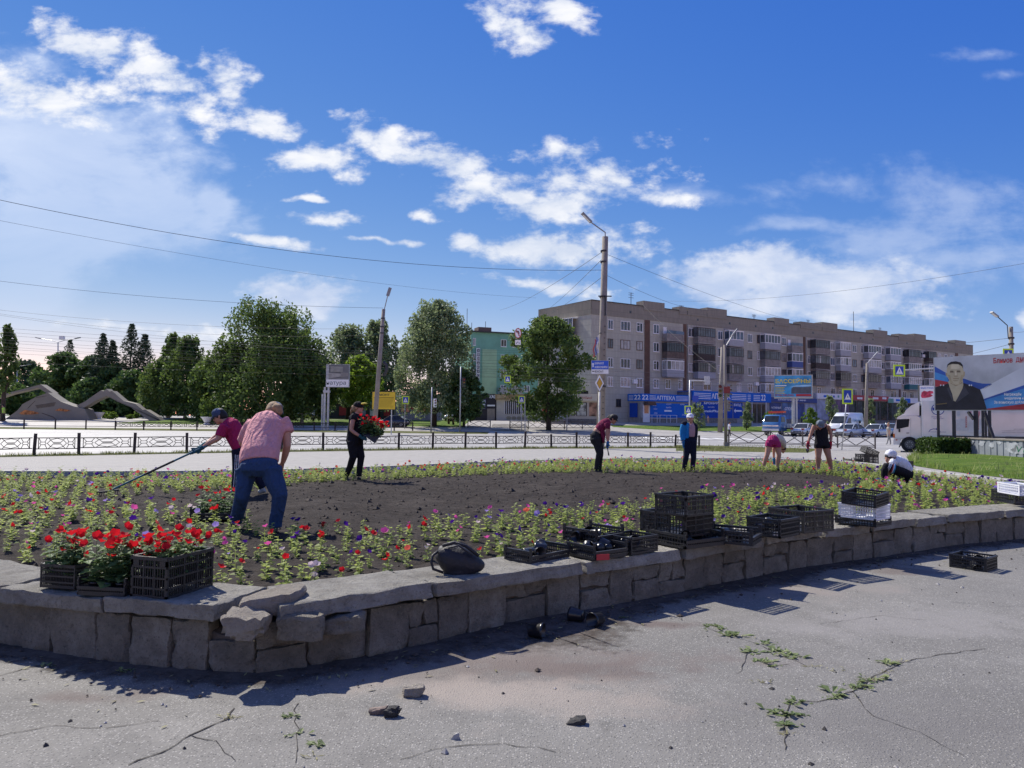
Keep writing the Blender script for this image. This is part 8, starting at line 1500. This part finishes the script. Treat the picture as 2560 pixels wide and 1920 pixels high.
# pots
POTM = M('pot_black', (.014, .014, .017), .3, .2, 6, spec=.55)
def pot_mesh(r=.055, h=.10, ribs=1, hollow=True):
    m = MB(); n = 16; prof = [(0, 0), (r * .68, 0), (r * .72, .004)]
    for i in range(ribs): z = h * (.72 + .28 * i / max(1, ribs)) if ribs > 1 else h * .8; prof += [(r * (.72 + .22 * z / h), z), (r * (.78 + .22 * z / h), z + .002)]
    prof += [(r, h), (r * .95, h), (r * .64, .006), (0, .006)]
    vs = []
    for (a, z) in prof: vs += [(a * math.cos(2 * math.pi * j / n), a * math.sin(2 * math.pi * j / n), z) for j in range(n)]
    fs = [(i * n + j, i * n + (j + 1) % n, (i + 1) * n + (j + 1) % n, (i + 1) * n + j) for i in range(len(prof) - 1) for j in range(n)]
    m.add(vs, fs); return m.mesh('flower_pot', POTM, (0, 0, 0), True)
POT = pot_mesh(); ROLL = pot_mesh(.055, .26, 7)
def pot(label, p, rot, mesh=None, s=1.0):
    o = bpy.data.objects.new('flower_pot', mesh or POT); COL.objects.link(o); o.location = p; o.rotation_euler = rot; o.scale = (s, s, s); set_props(o, label, 'pot', 'empty black flower pots'); return o
prnd = random.Random(4)
for (u, v, rz, lb) in [(1322, 1592, -.3, 'empty black pot lying alone in the wall shadow'), (1458, 1556, 2.6, 'empty black pot with open mouth, first of a lying pair'), (1503, 1562, -2.4, 'empty black pot lying bottom toward us beside its pair')]: p = G(u, v); p.z = .052; pot(lb, p, (math.pi / 2, 0, rz + math.pi / 2), None, 1.15)
def fill(cr, n, lb, roll=0, up=0):
    c, l2, l1, H, a, z = cr
    for i in range(n):
        x, y = prnd.uniform(-.28, .28) * l2, prnd.uniform(-.2, .2) * l1; p = Vector((c.x + x * math.cos(a) - y * math.sin(a), c.y + x * math.sin(a) + y * math.cos(a), z + .065 + prnd.uniform(0, max(0, H * .5)) * (i / n)))
        if i < up: p.z = z + .012; pot(lb, p, (0, 0, 0), None, prnd.uniform(.9, 1.1))
        else: pot(lb, p, (math.pi / 2 + prnd.uniform(-.2, .2), 0, prnd.uniform(0, 6.28)), ROLL if i < up + roll else None, prnd.uniform(.9, 1.1))
fill(k5, 4, 'empty black pot lying in the tray next to the backpack'); fill(k6, 6, 'empty black pot in the tray with the red sticker'); fill(k7, 4, 'black pots in the upper tray behind the stickered tray', 1); fill(k8, 5, 'black pot in the medium crate before the crate tower', 1, 2); fill(k9, 5, 'black pot in the wide bottom crate of the tower'); fill(k12, 3, 'black pot in the low tray right of the tower', 0, 1); fill(k19, 8, 'black pot heaped in the crate on the asphalt', 1); fill(k13, 3, 'black pot in the tagged medium crate')
# backpack
BAG = M('bag_nylon', (.018, .018, .024), .55, .25, 9, .5, 40); pb_ = G(1146, 1440, ZC); bd = pb_.y + .08
bp = thing('backpack', 'dark slouching backpack resting on the coping slab', 'bag', (pb_.x, bd, ZC)); q2 = lambda x, y, dy=0.0: D(640 + x * .3617, 1200 + y * .3617, bd + dy)
mb = MB(); mb.limb([(q2(1245, 545), .02, .03), (q2(1270, 530), .085, .07), (q2(1330, 540), .115, .10), (q2(1420, 560), .115, .11), (q2(1500, 580), .085, .09), (q2(1560, 590), .045, .05), (q2(1585, 585), .012, .015)], 14); mb.limb([(q2(1300, 640), .02, .06), (q2(1400, 635), .035, .10), (q2(1500, 625), .03, .07)], 10)
remesh(mb, 'bag_body', BAG, bp, .012, 6)
MB().tube([q2(1255, 495, -.05), q2(1222, 520, -.08), q2(1212, 570, -.1), q2(1225, 615, -.1), q2(1295, 640, -.1)], .011, 7).build('shoulder_strap', BAG, bp, True); MB().tube([q2(1290, 455, -.05), q2(1370, 432, -.06), q2(1450, 455, -.07), q2(1540, 525, -.07)], .014, 7).build('shoulder_strap', BAG, bp, True); MB().tube([q2(1330, 470, -.1), q2(1400, 452, -.11), q2(1500, 520, -.09)], .008, 6).build('zip_piping', DARKM, bp, True)
# ------------------------------------------------------------------ petunias
LP = leafmat('leaf_petunia', (.11, .165, .045), (.22, .30, .075), (.42, .47, .14), .48, 3.0, 26); STEM = M('petunia_stem', (.17, .24, .07), .7)
def petal(name, c, eye=None):
    t = NT(name); p = t.coord('World'); n = t.noise(p, 40, 2); q = t.mix(t.rng(n, .3, .7), tuple(x * .72 for x in c), c); t.fin(q, .6, 0, .2)
    tr = t.new('ShaderNodeBsdfTranslucent'); t.put(tr.inputs[0], tuple(min(1, x * 1.1) for x in c)); ms = t.new('ShaderNodeMixShader'); ms.inputs[0].default_value = .35; t.l.new(t.b.outputs[0], ms.inputs[1]); t.l.new(tr.outputs[0], ms.inputs[2]); t.l.new(ms.outputs[0], t.n['Material Output'].inputs[0]); return t.m
PET = {'red': petal('petal_red', (.62, .015, .025)), 'purple': petal('petal_purple', (.065, .012, .24)), 'pink': petal('petal_pink', (.68, .10, .38)), 'coral': petal('petal_coral', (.66, .12, .09)), 'lavender': petal('petal_lavender', (.36, .26, .66)), 'white': petal('petal_white', (.68, .55, .60))}
CK = list(PET)
def flower_arr(r=.033):
    vs = [(0, 0, -.022)]; n = 10
    for i in range(n): a = 2 * math.pi * i / n; k = r * (1.0 if i % 2 == 0 else .86); vs.append((k * math.cos(a), k * math.sin(a), .004 * math.sin(a * 5 + 1)))
    for i in range(4): a = math.pi / 2 * i; vs.append((.004 * math.cos(a), .004 * math.sin(a), -.05))
    fs = [(0, 1 + i, 1 + (i + 1) % n, 1 + (i + 1) % n) for i in range(n)]; return np.array(vs), [f[:3] for f in fs]
FV, FFc = flower_arr(); FV = FV[:11]
BLM = {c: np_mesh('blossom', FV, np.array(FFc), PET[c]) for c in CK}
def plant_arr(seed, k=1.0):
    rng = np.random.default_rng(seed); V = []; Q = []; tips = []
    def quad(a, b, c, d): i = len(V); V.extend([a, b, c, d]); Q.append((i, i + 1, i + 2, i + 3))
    ns = rng.integers(3, 5)
    for s in range(ns):
        th = rng.uniform(0, 6.28); H = rng.uniform(.09, .20) * k; out = rng.uniform(.02, .075) * k; base = np.array([0, 0, -.02]); tip = np.array([math.cos(th) * out, math.sin(th) * out, H])
        if s == 0: tip = np.array([0, 0, rng.uniform(.15, .22) * k])
        sd = np.array([-math.sin(th), math.cos(th), 0]) * .0028; quad(base - sd, base + sd, tip + sd * .6, tip - sd * .6); tips.append(tip)
        nl = rng.integers(6, 9)
        for j in range(nl):
            f = (j + .6) / nl; p = base + (tip - base) * f; a = th + j * 2.4 + rng.uniform(-.5, .5); L = rng.uniform(.040, .075) * k * (1.15 - .4 * f); up = rng.uniform(-.2, .55)
            d = np.array([math.cos(a), math.sin(a), up]); d /= np.linalg.norm(d); w = np.array([-math.sin(a), math.cos(a), rng.uniform(-.3, .3)]) * L * .42; m_ = p + d * L * .55 + np.array([0, 0, .004]); quad(p, m_ - w, p + d * L - np.array([0, 0, L * .15]), m_ + w)
    return np.array(V), np.array(Q), tips
PV = [plant_arr(100 + i) for i in range(14)]; PM = [np_mesh('foliage', v, q, LP) for v, q, t in PV]
rngp = np.random.default_rng(12); spots = []; sp_ = .255; gx_ = np.arange(-14.8, 12.6, sp_); gy_ = np.arange(4.9, 27.4, sp_ * .93)
PX, PY = np.meshgrid(gx_, gy_); PX = PX + (np.arange(len(gy_)) % 2)[:, None] * sp_ / 2; PX = PX + rngp.normal(0, .035, PX.shape); PY = PY + rngp.normal(0, .035, PY.shape); PX = PX.ravel(); PY = PY.ravel()
xx_ = rngp.uniform(-9, 12.6, 2300); yy_ = rngp.uniform(14, 27, 2300); PX = np.concatenate([PX, xx_]); PY = np.concatenate([PY, yy_])
okp = inside(OUTA, PX, PY) & ~inside(BAREW, PX, PY)
# keep clear of the wall coping, the far curb, crates and feet
wc = np.array([(WP.pt(s, -.58).x, WP.pt(s, -.58).y) for s in ss[::2]]); INN = np.array([(WP.pt(s, -.64).x, WP.pt(s, -.64).y) for s in ss[::4]] + [(p.x, p.y) for p in closing_r + [p for p in farp] + closing_l]); okp &= inside(INN, PX, PY)
cc = np.array([(CP.pt(CP.L[-1] * i / 200).x, CP.pt(CP.L[-1] * i / 200).y) for i in range(201)])
dmin = np.min((PX[:, None] - cc[None, :, 0]) ** 2 + (PY[:, None] - cc[None, :, 1]) ** 2, axis=1); okp &= dmin > .06
for cr in (k4,): okp &= ((PX - cr[0].x) ** 2 + (PY - cr[0].y) ** 2) > .09
for u, v in [(687, 1330), (590, 1306), (580, 1228), (660, 1228), (895, 1198), (868, 1200), (1493, 1181), (1712, 1177), (1733, 1178), (1910, 1170), (1945, 1171), (2045, 1183), (2080, 1181), (2235, 1204), (2212, 1204)]:
    q = PS(u, v); okp &= ((PX - q.x) ** 2 + (PY - q.y) ** 2) > .03
PX = PX[okp]; PY = PY[okp]; keep = rngp.uniform(size=len(PX)) > np.where(PY < 8.5, .20, .08); PX = PX[keep]; PY = PY[keep]
info = []
for x, y in zip(PX, PY):
    u, v = proj((x, y, .4)); info.append((x, y, u, v))
def colours(x, y, u, v, rng):
    if y < 9 and u < 900: w = [.34, .22, .20, .08, .10, .06]
    elif y < 9.5: w = [.20, .30, .20, .12, .10, .08]
    elif x > 4 and y < 17: w = [.10, .34, .24, .08, .06, .18]
    elif y > 16: w = [.08, .36, .12, .20, .04, .20]
    else: w = [.28, .22, .22, .12, .08, .08]
    return rng.choice(6, p=np.array(w) / sum(w))
vis = [i for i, (x, y, u, v) in enumerate(info) if -30 < u < 2590]; vis.sort(key=lambda i: info[i][1]); near300 = set(vis[:300]); W_NAMES = {'red': 'bright red', 'purple': 'deep purple', 'pink': 'rosy pink', 'coral': 'coral', 'lavender': 'pale lavender', 'white': 'white and pink'}
SV = []; SQ = []; nvt = 0; BV = []; BF = []; BM = []; nbv = 0
from mathutils import Euler
for i, (x, y, u, v) in enumerate(info):
    rng = np.random.default_rng(1000 + i); k = int(rng.integers(len(PV))); s = rng.uniform(.55, 1.12); a = rng.uniform(0, 6.28); z = soil_h(x, y); c = CK[colours(x, y, u, v, rng)]
    nf = int(rng.choice([0, 1, 2, 3], p=[.52, .33, .12, .03])) if y < 10 else int(rng.choice([0, 1, 2, 3], p=[.68, .24, .07, .01])); R2 = np.array([[math.cos(a), -math.sin(a), 0], [math.sin(a), math.cos(a), 0], [0, 0, 1]])
    fl_ = []
    for f in range(nf):
        tip = PV[k][2][f % len(PV[k][2])]; e = Euler((rng.uniform(.2, 1.3), 0, rng.uniform(-2.2, 1.2) - a * 0)); fl_.append((tip + np.array([0, 0, .012]), e, rng.uniform(.8, 1.3)))
    if i in near300:
        lab = ('petunia seedling with %s blossom planted near the stone coping' % W_NAMES[c]) if nf else 'leafy petunia seedling without any blossom planted near the stone coping'
        t_ = thing('petunia', lab, 'flower', (x, y, z), 'petunias planted along the near wall'); t_.rotation_euler = (0, 0, a); t_.scale = (s, s, s)
        link_mesh('foliage', PM[k], t_)
        for tp, e, fs_ in fl_: o = link_mesh('blossom', BLM[c], t_); o.location = tp; o.rotation_euler = e; o.scale = (fs_,) * 3
    else:
        P = (PV[k][0] * s) @ R2.T + np.array([x, y, z]); SV.append(P); SQ.append(PV[k][1] + nvt); nvt += len(P)
        for tp, e, fs_ in fl_:
            m3 = np.array(e.to_matrix()); P = ((FV * fs_) @ m3.T + tp) * s; P = P @ R2.T + np.array([x, y, z]); BV.append(P); BF.append(np.array(FFc) + nbv); nbv += len(P); BM += [CK.index(c)] * len(FFc)
rest = set_props(link_mesh('petunia_planting', np_mesh('petunia_planting', np.concatenate(SV), np.concatenate(SQ), LP)), 'mass of pale green petunia seedlings filling the further rows of the bed', 'flowers', None, 'stuff')
bo = link_mesh('blossoms', np_mesh('blossoms', np.concatenate(BV), np.concatenate(BF), [PET[c] for c in CK], BM), rest); bo['kind'] = 'stuff'
# potted red petunias standing in the crates: dense bushy plants
BUSH = [plant_arr(300 + i, 1.35) for i in range(5)]; BMESH = [np_mesh('foliage', v, q, leafmat('leaf_petunia_pot', (.05, .105, .045), (.10, .18, .07), (.20, .28, .11), .35, 3, 26)) for v, q, t in BUSH]
def potted(label, p, s, nf, seed, col='red', group='potted petunias in crates'):
    rng = np.random.default_rng(seed); k = seed % 5; t_ = thing('potted_petunia', label, 'flower', tuple(p), group); t_.rotation_euler = (0, 0, rng.uniform(0, 6.28)); t_.scale = (s, s, s); link_mesh('foliage', BMESH[k], t_)
    o = link_mesh('foliage', BMESH[(k + 2) % 5], t_); o.rotation_euler = (0, 0, 1.3); o.scale = (.9, .9, .85)
    for f in range(nf): tip = BUSH[k][2][f % len(BUSH[k][2])] * rng.uniform(.92, 1.08); o = link_mesh('blossom', BLM[col], t_); o.location = tip + rng.normal(0, .012, 3) + np.array([0, 0, .02]); o.rotation_euler = (rng.uniform(.2, 1.3), 0, rng.uniform(-2.4, 1.4)); o.scale = (rng.uniform(.85, 1.3),) * 3
    return t_
def plant_crate(cr, nx_, ny_, lb, nf, s, lift=.02, seed0=0):
    c, l2, l1, H, a, z = cr; i = 0
    for ix in range(nx_):
        for iy in range(ny_):
            x = ((ix + .5) / nx_ - .5) * l2 * .86; y = ((iy + .5) / ny_ - .5) * l1 * .86; p = Vector((c.x + x * math.cos(a) - y * math.sin(a), c.y + x * math.sin(a) + y * math.cos(a), z + lift)); i += 1
            t_ = potted(lb, p, s, nf, seed0 + i * 3); o = link_mesh('flower_pot', POT, t_); o.location = (0, 0, -.08 / s + .0); o.scale = (.8 / s,) * 3
plant_crate(k1, 4, 3, 'potted red petunia packed in the tall corner crate', 3, .85, .15, 0); plant_crate(k2, 3, 3, 'potted red petunia in the low spilling tray', 3, 1.05, .08, 50); plant_crate(k3, 2, 3, 'potted red petunia in the small end crate', 2, .95, .10, 90); plant_crate(k4, 3, 2, 'potted red petunia in the tray standing in the bed', 2, 1.0, .07, 130)
# tray of petunias carried by the woman in black
c = PF.at(620, 800, -.04); t_ = thing('flower_tray', 'tilted black tray of red petunias held by the woman in black', 'tray', tuple(c)); q = lambda x, y, dy: PF.at(x, y, dy)
fix_normals(MB().add([q(480, 770, -.26), q(700, 925, -.26), q(800, 790, -.22), q(480, 690, -.2), q(500, 740, .18), q(710, 890, .18), q(805, 770, .2), q(490, 680, .2)], [(0, 1, 2, 3), (7, 6, 5, 4), (0, 4, 5, 1), (1, 5, 6, 2), (0, 3, 7, 4), (3, 2, 6, 7)]).build('tray_body', CRB, t_))
rb = random.Random(6)
for i in range(16):
    f = (i % 8) / 7; p = q(520 + 260 * f, 715 + 70 * f, -.18 + .34 * (i // 8)); pt_ = potted('red petunia in the tray held by the woman in black', p, 1.25, 5, 200 + i * 3); pt_.rotation_euler = (0, .35 + .3 * f, pt_.rotation_euler[2])
# ------------------------------------------------------------------ weeds, litter, pebbles, soil clods, grass blades
WEED = leafmat('leaf_weed', (.08, .12, .045), (.15, .20, .075), (.28, .32, .15), .3, 4, 30); DRYW = leafmat('leaf_dry', (.20, .19, .09), (.30, .28, .14), (.38, .36, .2), .3, 4, 30)
def weed(p, s, seed, dry=False):
    rng = np.random.default_rng(seed); V = []; Q = []
    for j in range(int(rng.integers(7, 20))):
        a = j * 2.4 + rng.uniform(-.4, .4); L = rng.uniform(.03, .10) * s; up = rng.uniform(.05, .9); w = np.array([-math.sin(a), math.cos(a), 0]) * L * (.24 if not dry else .08); d = np.array([math.cos(a), math.sin(a), up]); d /= np.linalg.norm(d); b0 = np.array([rng.normal(0, .05 * s), rng.normal(0, .025 * s), 0]); m1 = b0 + d * L * .5; e = b0 + np.array([d[0], d[1], d[2] * .5]) * L; i = len(V); V += [b0, m1 - w, e, m1 + w]; Q.append((i, i + 1, i + 2, i + 3))
    o = link_mesh('weed', np_mesh('weed', np.array(V), np.array(Q), DRYW if dry else WEED), None, tuple(p)); return o
WD = [(290, 355), (350, 378), (425, 418), (620, 462), (535, 513), (610, 575), (665, 605), (700, 510), (770, 540), (815, 552), (1385, 585), (1325, 680), (1240, 700), (1190, 735), (1090, 780), (1030, 800), (810, 830), (730, 890), (775, 905), (750, 965)]
for i, (x, y) in enumerate(WD): set_props(weed(G(1660 + x * .4069, 1420 + y * .4069), (.62 + .2 * (i % 3)), i), 'broad-leaved green weed growing from a crack in the asphalt', 'weed', 'weeds in the asphalt cracks')
for i, (x, y) in enumerate([(520, 430), (915, 605), (610, 705), (1360, 640), (755, 1020), (1045, 625), (1270, 690), (1440, 575)]): set_props(weed(G(1660 + x * .4069, 1420 + y * .4069), .6, 60 + i, True), 'dry yellowish weed tuft in an asphalt crack', 'weed', 'dry weeds in the asphalt cracks')
for i, (u, v) in enumerate([(735, 1790), (580, 1795), (740, 1835), (790, 1862), (786, 1890), (120, 1665), (310, 1680), (1850, 1480), (1560, 1545)]): set_props(weed(G(u, v), .6, 90 + i, i % 3 == 1), 'small weed tuft on the asphalt close to the stone wall', 'weed', 'weeds by the wall')
rng = np.random.default_rng(31)
def scatter(name, label, pts, size, mat, kind_='leaf', cat='litter', seed=1):
    rng = np.random.default_rng(seed); P = np.array(pts); n = len(P)
    if kind_ == 'leaf':
        a = rng.uniform(0, 6.28, n); L = size * rng.uniform(.5, 1.5, n); d = np.stack([np.cos(a), np.sin(a), rng.uniform(-.1, .35, n)], 1) * L[:, None]; w = np.stack([-np.sin(a), np.cos(a), rng.uniform(-.2, .3, n)], 1) * (L * .28)[:, None]
        V = np.stack([P - d, P - w, P + d, P + w], 1).reshape(-1, 3); Q = np.arange(4 * n).reshape(-1, 4)
    elif kind_ == 'blade':
        a = rng.uniform(0, 6.28, n); H = size * rng.uniform(.5, 1.4, n); lean = rng.normal(0, .35, (n, 2)) * H[:, None]; w = np.stack([np.cos(a), np.sin(a), np.zeros(n)], 1) * (.08 * H + .002)[:, None]; tip = P + np.concatenate([lean, H[:, None]], 1); V = np.stack([P - w, P + w, tip + w * .15, tip - w * .15], 1).reshape(-1, 3); Q = np.arange(4 * n).reshape(-1, 4)
    else:
        base = np.array([(1, 0, 0), (-1, 0, 0), (0, 1, 0), (0, -1, 0), (0, 0, .7), (0, 0, -.5)]); tri = np.array([(0, 2, 4), (2, 1, 4), (1, 3, 4), (3, 0, 4), (2, 0, 5), (1, 2, 5), (3, 1, 5), (0, 3, 5)])
        s = size * rng.lognormal(0, .5, n); V = (P[:, None, :] + base[None] * s[:, None, None] * rng.uniform(.6, 1.3, (n, 6, 3))).reshape(-1, 3); Q = (np.arange(n)[:, None, None] * 6 + tri[None]).reshape(-1, 3)
    return set_props(link_mesh(name, np_mesh(name, V, Q, mat)), label, cat, None, 'stuff')
pts = []; pts2 = []
for i in range(900):
    s = rng.uniform(S0, S1); n = abs(rng.normal(0, .34)) + .03; p = WP.pt(s, n); pts.append((p.x, p.y, .008)) if i % 3 else pts2.append((p.x, p.y, .008))
scatter('fallen_leaves', 'dry fallen leaves and bits scattered at the foot of the wall', pts2, .022, DRYW, seed=2); scatter('fallen_leaf_bits', 'dark twigs and crumbs scattered at the foot of the wall', pts, .007, M('crumb', (.07, .055, .045), .9), 'stone', seed=3)
pts = [(rng.uniform(-5, 7), rng.uniform(2.2, 9.5), .003) for i in range(500)]; pts = [p for p in pts if not inside(OUTA, np.array([p[0]]), np.array([p[1]]))[0] and p[1] < 5.2 + .6 * max(p[0], 0)]
scatter('asphalt_pebbles', 'loose small pebbles scattered over the asphalt', pts[:130], .010, M('pebble_pale', (.38, .36, .33), .9), 'stone', seed=4); scatter('asphalt_crumbs', 'small dark crumbs of asphalt lying about', pts[130:260], .009, M('pebble_dark', (.05, .045, .042), .9), 'stone', seed=5)
for u0, u1, v0, v1, mt, lb in [(1004, 1055, 1718, 1745, MAT_RUBBLE, 'pale flat stone lying on the asphalt by the wall shadow'), (960, 1001, 1772, 1796, M('asphalt_lump', (.05, .048, .046), .9, .5, 30, .8, 60), 'dark rough lump of asphalt lying beside a brown bit'), (918, 962, 1774, 1787, M('bark_bit', (.17, .13, .11), .9, .4, 20), 'thin brown bit of bark lying beside the asphalt lump'), (1422, 1456, 1798, 1812, M('asphalt_lump', (.05, .048, .046), .9), 'small dark edged stone on the asphalt below the sandy patch'), (1128, 1148, 1838, 1850, MAT_CURB, 'tiny pale pebble near the camera side of sandy patch')]:
    g_ = G((u0 + u1) / 2, v1); block_at(u0, u1, v0, v1 + 1, g_.y, (u1 - u0) * g_.y / F * .6, 'loose_stone', mt, lb, 'stone', int(u0), .01, .012, sub=2)
pts = []
for i in range(9000):
    x, y = rng.uniform(-14, 12), rng.uniform(5, 26); pts.append((x, y))
pa_ = np.array(pts); ok_ = inside(INN, pa_[:, 0], pa_[:, 1]); pts = [(x, y, soil_h(x, y) + .004) for (x, y), k in zip(pts, ok_) if k]
scatter('soil_clods', 'crumbly dark clods of dug soil', pts, .018, M('clod', (.045, .034, .028), .95, .4, 20, coord='Object'), 'stone', 'soil', 6)
LWA = np.array([(p.x, p.y) for p in lw]); pts = [(rng.uniform(13, 32), rng.uniform(14, 42)) for i in range(60000)]; pa_ = np.array(pts); ok_ = inside(LWA, pa_[:, 0], pa_[:, 1]); pts = [(x, y, lawn_z(x, y) - .03) for (x, y), k in zip(pts, ok_) if k]
BLADE = leafmat('grass_blade', (.07, .13, .02), (.13, .20, .03), (.22, .28, .06), .4, 1.2, 12)
scatter('lawn_blades', 'short mown grass blades of the right lawn', pts, .13, BLADE, 'blade', 'grass', 7)
scatter('lawn_tufts', 'taller pale seeding grass tufts standing in the right lawn', [p for p in pts if noise.noise((p[0] * .5, p[1] * .5, 3)) > .12][::5], .26, leafmat('grass_tall', (.12, .17, .04), (.20, .25, .07), (.34, .36, .16), .4, 1.2, 12), 'blade', 'grass', 9)
pts = []
for i in range(9000):
    x = rng.uniform(-22, 11.5); y = fence_y(x) + rng.normal(-.25, .38)
    if noise.noise((x * .9, y * 1.2, 0)) > -.12: pts.append((x, y, .0))
pts += [tuple(G(rng.uniform(1690, 2030), rng.uniform(1114, 1130), 0)) for i in range(1200)]
scatter('verge_grass_blades', 'thin patchy grass along the iron fence', pts, .11, leafmat('verge_blade', (.08, .11, .025), (.14, .17, .04), (.25, .25, .09), .35, 1.2, 12), 'blade', 'grass', 8)
run_deferred()
